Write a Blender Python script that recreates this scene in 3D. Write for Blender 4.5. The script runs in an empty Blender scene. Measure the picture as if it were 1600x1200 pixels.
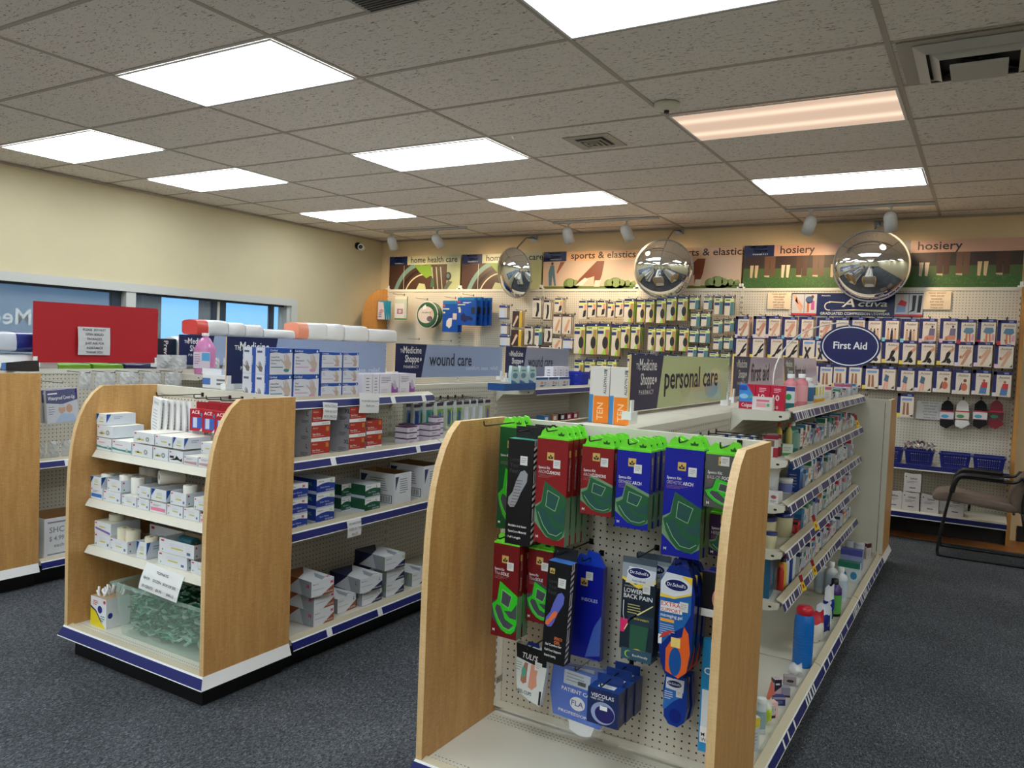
import bpy, math, random
from mathutils import Matrix, Vector
random.seed(7)
SC = bpy.context.scene
COL = SC.collection
R = math.radians

# ---------------------------------------------------------------- camera
CAMP = (2.8845, -2.5410, 1.5300)
_a, _b, _c = 0.540044274, -0.045478177, -0.0410212026
_R = (Matrix.Rotation(_a, 3, 'Z') @ Matrix.Rotation(_b, 3, 'X') @ Matrix.Rotation(_c, 3, 'Y'))
right, fwd, up = _R.col[0], _R.col[1], _R.col[2]
cam = bpy.data.cameras.new('camera'); cam.sensor_width = 36; cam.lens = 1232.62 / 1600 * 36
cam.clip_start = 0.05; cam.clip_end = 200
camo = bpy.data.objects.new('camera', cam); COL.objects.link(camo)
m = Matrix(((right.x, up.x, -fwd.x, CAMP[0]), (right.y, up.y, -fwd.y, CAMP[1]), (right.z, up.z, -fwd.z, CAMP[2]), (0, 0, 0, 1)))
camo.matrix_world = m
SC.camera = camo

def at(px, py, ax, v):
    """point of the place seen at photo pixel (px, py) lying on the plane ax = v"""
    d = _R @ Vector(((px - 800) / 1232.62, 1, -(py - 600) / 1232.62))
    k = 'xyz'.index(ax); t = (v - CAMP[k]) / d[k]
    return Vector(CAMP) + t * d

# ---------------------------------------------------------------- world, exposure
w = bpy.data.worlds.new('world'); SC.world = w; w.use_nodes = True
bg = w.node_tree.nodes['Background']; bg.inputs[0].default_value = (0.085, 0.25, 0.46, 1); bg.inputs[1].default_value = 1.35
vs = SC.view_settings
vs.view_transform = 'Standard'; vs.look = 'None'; vs.gamma = 1.0; vs.exposure = 1.05; vs.use_curve_mapping = False
PANEL_STRENGTH = 5.4
TRACK_WATTS = 17.0
CEIL = 2.906
WX, WY = -4.22, 5.75        # left wall, back wall

def spot(name, loc, tgt, watts, colr, ang=1.5):
    l = bpy.data.lights.new(name, 'SPOT'); l.energy = watts; l.color = colr; l.spot_size = ang; l.spot_blend = 1.0; l.shadow_soft_size = 0.04
    o = bpy.data.objects.new(name, l); COL.objects.link(o); o.location = loc
    o.rotation_euler = (Vector(tgt) - Vector(loc)).to_track_quat('-Z', 'Y').to_euler()
    return o

# ---------------------------------------------------------------- materials
def lin(c):
    return tuple(((v / 255) / 12.92 if v / 255 <= 0.04045 else ((v / 255 + 0.055) / 1.055) ** 2.4) for v in c) + (1,)
_M = {}
def mat(name, rgb, rough=0.5, metal=0.0, spec=0.5, bump=0.0, bscale=200, var=0.0, vscale=6.0, trans=0.0, alpha=1.0, emit=0.0, coat=0.0):
    if name in _M: return _M[name]
    mt = bpy.data.materials.new(name); mt.use_nodes = True; nt = mt.node_tree; b = nt.nodes['Principled BSDF']
    c = lin(rgb); b.inputs['Base Color'].default_value = c
    b.inputs['Roughness'].default_value = rough; b.inputs['Metallic'].default_value = metal
    b.inputs['Specular IOR Level'].default_value = spec
    if coat: b.inputs['Coat Weight'].default_value = coat
    if trans: b.inputs['Transmission Weight'].default_value = trans; b.inputs['IOR'].default_value = 1.3
    if alpha < 1: b.inputs['Alpha'].default_value = alpha
    if emit: b.inputs['Emission Color'].default_value = c; b.inputs['Emission Strength'].default_value = emit
    if var:
        tc = nt.nodes.new('ShaderNodeTexCoord'); n = nt.nodes.new('ShaderNodeTexNoise'); n.inputs['Scale'].default_value = vscale; n.inputs['Detail'].default_value = 4
        nt.links.new(tc.outputs['Object'], n.inputs['Vector'])
        r = nt.nodes.new('ShaderNodeMapRange'); r.inputs[1].default_value = 0.3; r.inputs[2].default_value = 0.7; r.inputs[3].default_value = 1 - var; r.inputs[4].default_value = 1 + var
        mx = nt.nodes.new('ShaderNodeVectorMath'); mx.operation = 'SCALE'; mx.inputs[0].default_value = c[:3]
        nt.links.new(n.outputs['Fac'], r.inputs[0]); nt.links.new(r.outputs[0], mx.inputs['Scale']); nt.links.new(mx.outputs[0], b.inputs['Base Color'])
    if bump:
        tc = nt.nodes.new('ShaderNodeTexCoord'); n = nt.nodes.new('ShaderNodeTexNoise'); n.inputs['Scale'].default_value = bscale
        nt.links.new(tc.outputs['Object'], n.inputs['Vector'])
        bp = nt.nodes.new('ShaderNodeBump'); bp.inputs['Strength'].default_value = bump; bp.inputs['Distance'].default_value = 0.002
        nt.links.new(n.outputs['Fac'], bp.inputs['Height']); nt.links.new(bp.outputs[0], b.inputs['Normal'])
    _M[name] = mt
    return mt
def C(r, g, b, rough=0.45):
    """plain printed-card colour"""
    return mat('print_%d_%d_%d_%d' % (r, g, b, int(rough * 100)), (r, g, b), rough)

def node(nt, t, **k):
    n = nt.nodes.new(t)
    for a, v in k.items(): setattr(n, a, v)
    return n
def mth(nt, op, a, b=None, c=None):
    n = nt.nodes.new('ShaderNodeMath'); n.operation = op
    for i, v in enumerate((a, b, c)):
        if v is None: continue
        if isinstance(v, (int, float)): n.inputs[i].default_value = v
        else: nt.links.new(v, n.inputs[i])
    return n.outputs[0]

def peg_mat(name, ax, rgb=(206, 200, 186)):
    mt = bpy.data.materials.new(name); mt.use_nodes = True; nt = mt.node_tree; b = nt.nodes['Principled BSDF']
    g = node(nt, 'ShaderNodeNewGeometry'); s = node(nt, 'ShaderNodeSeparateXYZ'); nt.links.new(g.outputs['Position'], s.inputs[0])
    u = s.outputs[0 if ax == 'x' else 1]; v = s.outputs[2]
    fu = mth(nt, 'SUBTRACT', mth(nt, 'FRACT', mth(nt, 'DIVIDE', mth(nt, 'ADD', u, 20), 0.0254)), 0.5)
    fv = mth(nt, 'SUBTRACT', mth(nt, 'FRACT', mth(nt, 'DIVIDE', v, 0.0254)), 0.5)
    d = mth(nt, 'SQRT', mth(nt, 'ADD', mth(nt, 'MULTIPLY', fu, fu), mth(nt, 'MULTIPLY', fv, fv)))
    h = mth(nt, 'LESS_THAN', d, 0.135)
    mx = node(nt, 'ShaderNodeMix', data_type='RGBA'); nt.links.new(h, mx.inputs[0]); mx.inputs[6].default_value = lin(rgb); mx.inputs[7].default_value = lin((22, 22, 24))
    nt.links.new(mx.outputs[2], b.inputs['Base Color']); b.inputs['Roughness'].default_value = 0.42
    return mt
PEGX = peg_mat('pegboard_steel_across', 'x'); PEGY = peg_mat('pegboard_steel_along', 'y')
STEEL = mat('cream_painted_steel', (214, 210, 196), 0.38, var=0.02)
STEEL2 = mat('beige_price_rail', (196, 186, 160), 0.45)
WHITE = mat('white_plastic', (236, 236, 236), 0.35)
NAVY = mat('navy_price_strip', (26, 33, 104), 0.35)
BLACK = mat('black_kick_plate', (14, 12, 13), 0.4)
DARK = mat('dark_slot', (30, 30, 32), 0.6)
CHROME = mat('galvanised_wire', (170, 172, 175), 0.25, 0.9)
BLKWIRE = mat('dark_steel_wire', (60, 58, 58), 0.3, 0.9)
PAPER = mat('white_paper', (232, 232, 232), 0.6)
INK = mat('black_ink', (34, 32, 36), 0.5)
GREYINK = mat('grey_ink', (140, 140, 148), 0.6)
CARD = mat('white_carton', (222, 224, 228), 0.5)
KRAFT = mat('brown_cardboard', (150, 112, 72), 0.7, var=0.08)
CLEAR = mat('clear_film', (235, 240, 240), 0.12, alpha=0.06)
GLASS = mat('window_glass', (235, 245, 250), 0.02, alpha=0.12)

def wood_mat(name, c1, c2, scale=1.0):
    mt = bpy.data.materials.new(name); mt.use_nodes = True; nt = mt.node_tree; b = nt.nodes['Principled BSDF']
    tc = node(nt, 'ShaderNodeTexCoord')
    mp = node(nt, 'ShaderNodeMapping'); mp.inputs['Scale'].default_value = (26 * scale, 26 * scale, 3.0 * scale); nt.links.new(tc.outputs['Object'], mp.inputs[0])
    n1 = node(nt, 'ShaderNodeTexNoise'); n1.inputs['Scale'].default_value = 1; n1.inputs['Detail'].default_value = 5; nt.links.new(mp.outputs[0], n1.inputs['Vector'])
    mp2 = node(nt, 'ShaderNodeMapping'); mp2.inputs['Scale'].default_value = (60, 60, 420); nt.links.new(tc.outputs['Object'], mp2.inputs[0])
    n2 = node(nt, 'ShaderNodeTexNoise'); n2.inputs['Scale'].default_value = 0.6; n2.inputs['Detail'].default_value = 3; n2.inputs['Distortion'].default_value = 0.6; nt.links.new(mp2.outputs[0], n2.inputs['Vector'])
    mp3 = node(nt, 'ShaderNodeMapping'); mp3.inputs['Scale'].default_value = (500, 500, 22); nt.links.new(tc.outputs['Object'], mp3.inputs[0])
    n3 = node(nt, 'ShaderNodeTexNoise'); n3.inputs['Scale'].default_value = 0.5; nt.links.new(mp3.outputs[0], n3.inputs['Vector'])
    s = mth(nt, 'ADD', mth(nt, 'ADD', mth(nt, 'MULTIPLY', n1.outputs[0], 0.4), mth(nt, 'MULTIPLY', n2.outputs[0], 0.35)), mth(nt, 'MULTIPLY', n3.outputs[0], 0.25))
    cr = node(nt, 'ShaderNodeValToRGB'); cr.color_ramp.elements[0].position = 0.38; cr.color_ramp.elements[1].position = 0.62
    cr.color_ramp.elements[0].color = lin(c1); cr.color_ramp.elements[1].color = lin(c2)
    nt.links.new(s, cr.inputs[0]); nt.links.new(cr.outputs[0], b.inputs['Base Color']); b.inputs['Roughness'].default_value = 0.38
    return mt
WOOD = wood_mat('maple_laminate', (182, 132, 74), (210, 164, 102))
WEDGE = wood_mat('maple_edge_banding', (208, 170, 118), (226, 192, 142))
WOOD2 = wood_mat('amber_maple', (176, 120, 56), (196, 142, 76))

# ---------------------------------------------------------------- text outlines (built-in font)
_T = {}
def glyphs(s, bold=0.0):
    key = (s, bold)
    if key in _T: return _T[key]
    cu = bpy.data.curves.new('t', 'FONT'); cu.body = s; cu.size = 1.0; cu.resolution_u = 2; cu.offset = bold
    o = bpy.data.objects.new('t', cu); COL.objects.link(o)
    dg = bpy.context.evaluated_depsgraph_get(); ev = o.evaluated_get(dg); me = ev.to_mesh()
    vs_ = [(v.co.x, v.co.y) for v in me.vertices]; fs = [tuple(p.vertices) for p in me.polygons]
    ev.to_mesh_clear(); bpy.data.objects.remove(o); bpy.data.curves.remove(cu)
    if vs_:
        x0 = min(v[0] for v in vs_); x1 = max(v[0] for v in vs_); y1 = max(v[1] for v in vs_)
    else: x0 = x1 = 0; y1 = 1
    _T[key] = (vs_, fs, x0, x1, y1)
    return _T[key]

class F:
    """a flat face: origin, right vector, up vector"""
    def __init__(s, o, u, v): s.o = Vector(o); s.u = Vector(u).normalized(); s.v = Vector(v).normalized(); s.n = s.u.cross(s.v)
    def p(s, x, y, k=1.0): return s.o + s.u * x + s.v * y + s.n * (0.0004 * k)
def front(w_, d, z=0.0): return F((-w_ / 2, -d / 2, z), (1, 0, 0), (0, 0, 1))
def rside(w_, d): return F((w_ / 2, -d / 2, 0), (0, 1, 0), (0, 0, 1))
def lside(w_, d): return F((-w_ / 2, d / 2, 0), (0, -1, 0), (0, 0, 1))
def topf(w_, d, h): return F((-w_ / 2, -d / 2, h), (1, 0, 0), (0, 1, 0))

class MB:
    def __init__(s): s.v = []; s.f = []; s.m = []; s.ml = []; s.sm = []; s.X = None
    def mi(s, m_):
        if m_ not in s.ml: s.ml.append(m_)
        return s.ml.index(m_)
    def add(s, vs_, fs, m_, smooth=False):
        k = len(s.v)
        for q in vs_:
            q = Vector(q)
            if s.X is not None: q = s.X @ q
            s.v.append(tuple(q))
        i = s.mi(m_) if not isinstance(m_, list) else None
        for j, f_ in enumerate(fs):
            s.f.append(tuple(k + a for a in f_)); s.m.append(i if i is not None else s.mi(m_[j])); s.sm.append(smooth)
        return s
    def box(s, x0, x1, y0, y1, z0, z1, m_, faces=None):
        v = [(x0, y0, z0), (x1, y0, z0), (x1, y1, z0), (x0, y1, z0), (x0, y0, z1), (x1, y0, z1), (x1, y1, z1), (x0, y1, z1)]
        f_ = [(0, 3, 2, 1), (4, 5, 6, 7), (0, 1, 5, 4), (1, 2, 6, 5), (2, 3, 7, 6), (3, 0, 4, 7)]
        names = ['-z', '+z', '-y', '+x', '+y', '-x']
        return s.add(v, f_, [(faces or {}).get(n, m_) for n in names])
    def quad(s, pts, m_): return s.add(pts, [tuple(range(len(pts)))], m_)
    def prism(s, prof, ax, a, b, m_, edge=None):
        """extrude a 2D outline along an axis: ax 'x' -> (y,z) outline, 'y' -> (x,z), 'z' -> (x,y)"""
        n = len(prof)
        def P3(q, t): return {'x': (t, q[0], q[1]), 'y': (q[0], t, q[1]), 'z': (q[0], q[1], t)}[ax]
        v = [P3(q, a) for q in prof] + [P3(q, b) for q in prof]
        s.add(v, [tuple(range(n))[::-1], tuple(range(n, 2 * n))], m_)
        s.add(v, [(i, (i + 1) % n, n + (i + 1) % n, n + i) for i in range(n)], edge or m_)
        return s
    def lathe(s, prof, m_, c=(0, 0, 0), n=24, axis='z', smooth=True):
        v = []; f_ = []
        for r_, z_ in prof:
            for i in range(n):
                a = 2 * math.pi * i / n; x, y = r_ * math.cos(a), r_ * math.sin(a)
                q = {'z': (x, y, z_), 'x': (z_, x, y), 'y': (y, z_, x)}[axis]
                v.append((c[0] + q[0], c[1] + q[1], c[2] + q[2]))
        for j in range(len(prof) - 1):
            for i in range(n):
                k = (i + 1) % n; f_.append((j * n + i, j * n + k, (j + 1) * n + k, (j + 1) * n + i))
        return s.add(v, f_, m_, smooth)
    def cyl(s, c, r_, h, m_, n=20, axis='z', r2=None):
        r2 = r_ if r2 is None else r2
        return s.lathe([(1e-5, 0), (r_, 0)], m_, c, n, axis, False).lathe([(r_, 0), (r2, h)], m_, c, n, axis).lathe([(r2, h), (1e-5, h)], m_, c, n, axis, False)
    def tube(s, pts, r_, m_, n=8):
        pts = [Vector(p) for p in pts]; v = []; f_ = []
        prev = None
        for i, p in enumerate(pts):
            t = (pts[min(i + 1, len(pts) - 1)] - pts[max(i - 1, 0)]).normalized()
            if prev is None:
                a = Vector((0, 0, 1)) if abs(t.z) < 0.9 else Vector((1, 0, 0)); u = t.cross(a).normalized()
            else: u = (prev - t * prev.dot(t)).normalized()
            prev = u; w_ = t.cross(u)
            for k in range(n):
                an = 2 * math.pi * k / n; v.append(p + (u * math.cos(an) + w_ * math.sin(an)) * r_)
        for i in range(len(pts) - 1):
            for k in range(n):
                q = (k + 1) % n; f_.append((i * n + k, i * n + q, (i + 1) * n + q, (i + 1) * n + k))
        f_.append(tuple(range(n))[::-1]); f_.append(tuple(range((len(pts) - 1) * n, len(pts) * n)))
        return s.add(v, f_, m_, True)
    def rect(s, fr, x, y, w_, h, m_, k=1): return s.quad([fr.p(x, y, k), fr.p(x + w_, y, k), fr.p(x + w_, y + h, k), fr.p(x, y + h, k)], m_)
    def shape(s, fr, pts, m_, k=1): return s.quad([fr.p(a, b, k) for a, b in pts], m_)
    def disc(s, fr, x, y, rx, ry, m_, k=1, n=20): return s.shape(fr, [(x + rx * math.cos(2 * math.pi * i / n), y + ry * math.sin(2 * math.pi * i / n)) for i in range(n)], m_, k)
    def text(s, fr, x, y, h, t, m_, wd=None, k=2, align='l', shear=0.0, bold=0.012):
        """cap height h; wd squeezes the line to that width"""
        vs_, fs, x0, x1, y1 = glyphs(t, bold)
        if not vs_: return s
        sy = h / 0.70; sx = (wd / (x1 - x0)) if wd else sy; W = (x1 - x0) * sx
        ox = x if align == 'l' else (x - W / 2 if align == 'c' else x - W)
        return s.add([fr.p(ox + (a - x0) * sx + shear * b * sy, y + b * sy, k) for a, b in vs_], fs, m_)
    def stripes(s, fr, x, y, w_, h, m_, n, k=2, fill=0.5):
        """n text-like lines, ragged"""
        for i in range(n):
            s.rect(fr, x, y + h * (i + 0.2) / n, w_ * (0.7 + 0.3 * ((i * 7919) % 10) / 10), h / n * fill, m_, k)
        return s
    def mesh(s, name):
        me = bpy.data.meshes.new(name); me.from_pydata(s.v, [], s.f)
        for m_ in s.ml: me.materials.append(m_)
        me.polygons.foreach_set('material_index', s.m); me.polygons.foreach_set('use_smooth', s.sm); me.update()
        return me
    def build(s, name, parent=None, loc=None, rot=None):
        o = bpy.data.objects.new(name, s.mesh(name)); COL.objects.link(o)
        if loc is not None: o.location = loc
        if rot is not None: o.rotation_euler = rot
        if parent is not None:
            o.parent = parent
        return o
    def part(s, name, root):
        """world-coordinate geometry turned into a part of root"""
        off = Vector(root.location)
        if root.parent: off = off + Vector(root.parent.location)
        s.v = [tuple(Vector(q) - off) for q in s.v]
        return s.build(name, root)

def tag(o, label, cat, group=None):
    o['label'] = label; o['category'] = cat
    if group: o['group'] = group
    return o
def thing(name, label, cat, loc=(0, 0, 0), rz=0.0, group=None):
    o = bpy.data.objects.new(name, None); COL.objects.link(o); o.location = loc; o.rotation_euler = (0, 0, rz); o.empty_display_size = 0.1
    return tag(o, label, cat, group)
def struct(name, mb, loc=None):
    o = mb.build(name, None, loc); o['kind'] = 'structure'; return o
def copy_tree(o, parent=None):
    c = o.copy(); COL.objects.link(c)
    if parent is not None: c.parent = parent
    for ch in list(o.children): copy_tree(ch, c)
    return c
_PROTO = {}
def put(name, kind, maker, loc, rz, label, cat, group=None, tilt=(0, 0)):
    """place one single-mesh thing; the mesh of each kind is made once and shared"""
    if kind not in _PROTO:
        mb = MB(); maker(mb); _PROTO[kind] = mb.mesh(name)
    o = bpy.data.objects.new(name, _PROTO[kind]); COL.objects.link(o); o.location = loc; o.rotation_euler = (tilt[0], tilt[1], rz)
    return tag(o, label, cat, group)
ORD = ['first', 'second', 'third', 'fourth', 'fifth', 'sixth', 'seventh', 'eighth', 'ninth', 'tenth', 'eleventh', 'twelfth', 'thirteenth', 'fourteenth', 'fifteenth', 'sixteenth', 'seventeenth', 'eighteenth', 'nineteenth', 'twentieth'] + ['twenty-' + q_ for q_ in ('first', 'second', 'third', 'fourth', 'fifth', 'sixth', 'seventh', 'eighth', 'ninth')] + ['thirtieth'] + ['thirty-' + q_ for q_ in ('first', 'second', 'third', 'fourth', 'fifth', 'sixth', 'seventh', 'eighth', 'ninth')] + ['fortieth', 'forty-first', 'forty-second']

# ================================================================ the room
X1, Y0 = 6.2, -9.0
def carpet():
    mt = bpy.data.materials.new('slate_loop_carpet'); mt.use_nodes = True; nt = mt.node_tree; b = nt.nodes['Principled BSDF']
    tc = node(nt, 'ShaderNodeTexCoord')
    mp = node(nt, 'ShaderNodeMapping'); mp.inputs['Scale'].default_value = (120, 60, 1); mp.inputs['Rotation'].default_value = (0, 0, 0.5); nt.links.new(tc.outputs['Object'], mp.inputs[0])
    n = node(nt, 'ShaderNodeTexNoise'); n.inputs['Scale'].default_value = 1.2; n.inputs['Detail'].default_value = 6; n.inputs['Roughness'].default_value = 0.75; n.inputs['Distortion'].default_value = 1.2
    nt.links.new(mp.outputs[0], n.inputs['Vector'])
    n2 = node(nt, 'ShaderNodeTexNoise'); n2.inputs['Scale'].default_value = 1.5; nt.links.new(tc.outputs['Object'], n2.inputs['Vector'])
    cr = node(nt, 'ShaderNodeValToRGB'); e = cr.color_ramp.elements; e[0].position = 0.36; e[0].color = lin((36, 38, 41)); e[1].position = 0.66; e[1].color = lin((126, 130, 136))
    md = cr.color_ramp.elements.new(0.5); md.color = lin((66, 69, 74))
    s_ = mth(nt, 'ADD', n.outputs[0], mth(nt, 'MULTIPLY', mth(nt, 'SUBTRACT', n2.outputs[0], 0.5), 0.12))
    nt.links.new(s_, cr.inputs[0]); nt.links.new(cr.outputs[0], b.inputs['Base Color']); b.inputs['Roughness'].default_value = 0.95; b.inputs['Specular IOR Level'].default_value = 0.1
    bp = node(nt, 'ShaderNodeBump'); bp.inputs['Strength'].default_value = 0.6; bp.inputs['Distance'].default_value = 0.004; nt.links.new(n.outputs[0], bp.inputs['Height']); nt.links.new(bp.outputs[0], b.inputs['Normal'])
    return mt
YF = 5.22
struct('floor', MB().box(WX - 0.2, X1, Y0, YF, -0.1, 0, carpet()))
PLANK = wood_mat('orange_oak_plank_floor', (150, 92, 46), (188, 124, 66))
fl = MB()
x = WX
while x < X1:
    for j in range(5):
        xx = x + (j % 2) * 0.45
        fl.box(xx + 0.001, xx + 0.899, YF + j * 0.11, YF + j * 0.11 + 0.109, -0.1, 0.003, PLANK)
    x += 0.9
struct('floor_wood_border', fl)
WALL = mat('cream_wall_paint', (206, 194, 160), 0.7, bump=0.15, bscale=90, var=0.015)
WALLB = mat('cream_block_wall_paint', (226, 202, 160), 0.7, bump=0.15, bscale=60, var=0.02)
# left wall with window opening: y -6 .. 4.13, z 0.95 .. 1.92
wy1, wz0, wz1 = 4.13, 0.95, 1.93
struct('wall_left', MB().box(WX - 0.2, WX, Y0, WY + 0.2, wz1, CEIL + 0.05, WALL).box(WX - 0.2, WX, Y0, WY + 0.2, 0, wz0, WALL).box(WX - 0.2, WX, wy1, WY + 0.2, wz0, wz1, WALL).box(WX - 0.2, WX, Y0, -6, wz0, wz1, WALL))
struct('wall_back', MB().box(WX, X1, WY, WY + 0.2, 0, CEIL + 0.05, WALLB))
struct('wall_right', MB().box(X1, X1 + 0.2, Y0, WY + 0.2, 0, CEIL + 0.05, WALL))
struct('wall_front', MB().box(WX, X1, Y0 - 0.2, Y0, 0, CEIL + 0.05, WALL))
struct('baseboard_back', MB().box(3.2, X1, WY - 0.012, WY, 0.0, 0.14, BLACK))
struct('baseboard_left', MB().box(WX, WX + 0.012, Y0, WY, 0.0, 0.12, BLACK))
# window: white casing, mullions, panes
FR = mat('white_window_casing', (196, 196, 192), 0.4)
DKM = mat('dark_window_mullion', (48, 60, 74), 0.4)
struct('window_1', MB().box(WX, WX + 0.03, -6, wy1 + 0.09, wz1 - 0.01, wz1 + 0.07, FR).box(WX, WX + 0.03, wy1 - 0.005, wy1 + 0.09, wz0, wz1 - 0.01, FR)
       .box(WX - 0.12, WX - 0.001, wy1 - 0.05, wy1, wz0, wz1, FR).box(WX - 0.1, WX + 0.02, 2.04, 2.14, wz0, wz1 - 0.01, FR).box(WX - 0.03, WX + 0.02, -6, wy1 - 0.005, wz0 - 0.05, wz0, FR)
       .box(WX - 0.1, WX - 0.05, -6, wy1 - 0.05, wz1 - 0.03, wz1, DKM))
struct('window_2', MB().box(WX - 0.1, WX - 0.06, 1.94, 2.035, wz0, wz1 - 0.03, DKM).box(WX - 0.1, WX - 0.06, 3.08, 3.14, wz0, wz1 - 0.03, DKM).box(WX - 0.09, WX - 0.055, 3.145, 3.175, wz0, wz1 - 0.03, FR)
       .box(WX - 0.1, WX - 0.06, 3.18, 3.26, wz0, wz1 - 0.03, DKM).box(WX - 0.1, WX - 0.06, 3.88, 3.94, wz0, wz1 - 0.03, DKM).box(WX - 0.1, WX - 0.06, 2.145, 2.17, wz0, wz1 - 0.03, DKM))
gl = MB().box(WX - 0.082, WX - 0.076, -6, wy1 - 0.05, wz0, wz1 - 0.03, GLASS)
ft = F((WX - 0.0835, 1.45, 1.46), (0, -1, 0), (0, 0, 1))
LET = mat('white_window_lettering', (205, 208, 212), 0.5)
for fo in (F((WX - 0.0835, 1.22, 1.56), (0, -1, 0), (0, 0, 1)), F((WX - 0.0835, 3.72, 1.55), (0, -1, 0), (0, 0, 1))):
    gl.text(fo, 0, 0.0, 0.14, 'Medicine', LET, k=1); gl.text(fo, 0.06, -0.22, 0.14, 'Shoppe', LET, k=1)
struct('window_3', gl)
# outside, seen through the panes
struct('exterior_canopy', MB().box(WX - 3.0, WX - 2.6, -12, at(192, 500, 'x', WX - 2.6).y, 0, 3.9, mat('grey_stucco', (176, 176, 184), 0.8, var=0.05, vscale=1)))
struct('exterior_ground', MB().box(WX - 30, WX - 0.25, -30, 40, -0.3, -0.15, mat('asphalt', (90, 92, 98), 0.9)))
struct('exterior_post', MB().box(WX - 1.3, WX - 1.18, at(219, 500, 'x', WX - 1.2).y, at(250, 500, 'x', WX - 1.2).y, -0.15, 3.4, DKM).box(WX - 1.3, WX - 1.18, at(318, 500, 'x', WX - 1.2).y, at(341, 500, 'x', WX - 1.2).y, -0.15, 3.4, DKM))

# ceiling: textured tiles in a T-bar grid (4 ft x 2 ft)
def tile_mat():
    mt = bpy.data.materials.new('fissured_ceiling_tile'); mt.use_nodes = True; nt = mt.node_tree; b = nt.nodes['Principled BSDF']
    tc = node(nt, 'ShaderNodeTexCoord')
    mp = node(nt, 'ShaderNodeMapping'); mp.inputs['Scale'].default_value = (22, 70, 1); mp.inputs['Rotation'].default_value = (0, 0, 0.12); nt.links.new(tc.outputs['Object'], mp.inputs[0])
    n = node(nt, 'ShaderNodeTexNoise'); n.inputs['Scale'].default_value = 1.4; n.inputs['Detail'].default_value = 3; n.inputs['Distortion'].default_value = 1.5; nt.links.new(mp.outputs[0], n.inputs['Vector'])
    cr = node(nt, 'ShaderNodeValToRGB'); e = cr.color_ramp.elements; e[0].position = 0.335; e[0].color = lin((122, 112, 106)); e[1].position = 0.40; e[1].color = lin((238, 228, 220))
    nt.links.new(n.outputs[0], cr.inputs[0]); nt.links.new(cr.outputs[0], b.inputs['Base Color']); b.inputs['Roughness'].default_value = 0.9
    bp = node(nt, 'ShaderNodeBump'); bp.inputs['Strength'].default_value = 0.5; bp.inputs['Distance'].default_value = 0.004; nt.links.new(n.outputs[0], bp.inputs['Height']); nt.links.new(bp.outputs[0], b.inputs['Normal'])
    return mt
struct('ceiling', MB().box(WX, X1, Y0, WY, CEIL, CEIL + 0.05, tile_mat()))
TB = mat('ceiling_grid_bar', (176, 164, 152), 0.55)
FX, FY = 1.2192, 0.6096
tb = MB()
for i in range(-3, 6):
    X = i * FX
    if WX < X < X1: tb.box(X - 0.012, X + 0.012, Y0, WY, CEIL - 0.004, CEIL, TB)
for j in range(-14, 10):
    Y = j * FY; tb.box(WX, X1, Y - 0.012, Y + 0.012, CEIL - 0.003, CEIL - 0.0002, TB)
struct('trim_1', tb)
struct('trim_2', MB().box(WX, X1, WY - 0.02, WY, CEIL - 0.02, CEIL - 0.0045, TB).box(WX, WX + 0.02, Y0, WY - 0.02, CEIL - 0.02, CEIL - 0.0045, TB))

# troffers
def lamp_mat(name, rgb, st, axis_u=True):
    mt = bpy.data.materials.new(name); mt.use_nodes = True; nt = mt.node_tree
    for n_ in list(nt.nodes): nt.nodes.remove(n_)
    out = node(nt, 'ShaderNodeOutputMaterial'); em = node(nt, 'ShaderNodeEmission'); nt.links.new(em.outputs[0], out.inputs[0])
    tc = node(nt, 'ShaderNodeTexCoord'); s = node(nt, 'ShaderNodeSeparateXYZ'); nt.links.new(tc.outputs['Object'], s.inputs[0])
    y = s.outputs[1]
    # two tubes behind the diffuser, at +-0.13 m
    d = mth(nt, 'ABSOLUTE', mth(nt, 'SUBTRACT', mth(nt, 'ABSOLUTE', y), 0.14))
    g = mth(nt, 'POWER', 2.718, mth(nt, 'MULTIPLY', mth(nt, 'MULTIPLY', d, d), -500))
    st_ = mth(nt, 'MULTIPLY_ADD', g, st * 0.5, st * 0.75)
    em.inputs[0].default_value = lin(rgb); nt.links.new(st_, em.inputs[1])
    return mt
LM = lamp_mat('lit_diffuser', (238, 248, 252), PANEL_STRENGTH); LT = lamp_mat('lit_warm_diffuser', (236, 204, 178), 0.56)
FRM = mat('white_light_frame', (225, 225, 225), 0.4)
def troffer(i, j, label, lm=LM, group=None):
    cx, cy = (i + 0.5) * FX, (j + 0.5) * FY
    t = thing('ceiling_light', label, 'ceiling light', (cx, cy, CEIL - 0.006), 0, 'fluorescent ceiling panels')
    a, b_ = FX / 2 - 0.014, FY / 2 - 0.014
    MB().box(-a, a, -b_, -b_ + 0.012, -0.004, 0.0005, FRM).box(-a, a, b_ - 0.012, b_, -0.004, 0.0005, FRM).box(-a, -a + 0.012, -b_ + 0.012, b_ - 0.012, -0.004, 0.0005, FRM).box(a - 0.012, a, -b_ + 0.012, b_ - 0.012, -0.004, 0.0005, FRM).build('frame', t)
    MB().box(-a + 0.012, a - 0.012, -b_ + 0.012, b_ - 0.012, -0.002, 0.0005, lm).build('diffuser', t)
troffer(-3, 1, 'lit ceiling panel nearest the left wall, above the red sign')
troffer(-3, 3, 'lit ceiling panel beside the left wall, middle one of that column')
troffer(-3, 6, 'lit ceiling panel at the far end of the column along the left wall')
troffer(-1, 0, 'large lit ceiling panel in the upper left, nearest of its column')
troffer(-1, 3, 'lit ceiling panel in the middle of the room left of the small black vent')
troffer(-1, 6, 'lit ceiling panel near the back wall above the wound care signs')
troffer(1, 0, 'lit ceiling panel cut off by the top edge of the photo')
troffer(1, 3, 'dim warm tan ceiling panel right of the smoke detector', LT)
troffer(1, 6, 'lit ceiling panel just in front of the rightmost track light')
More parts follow.
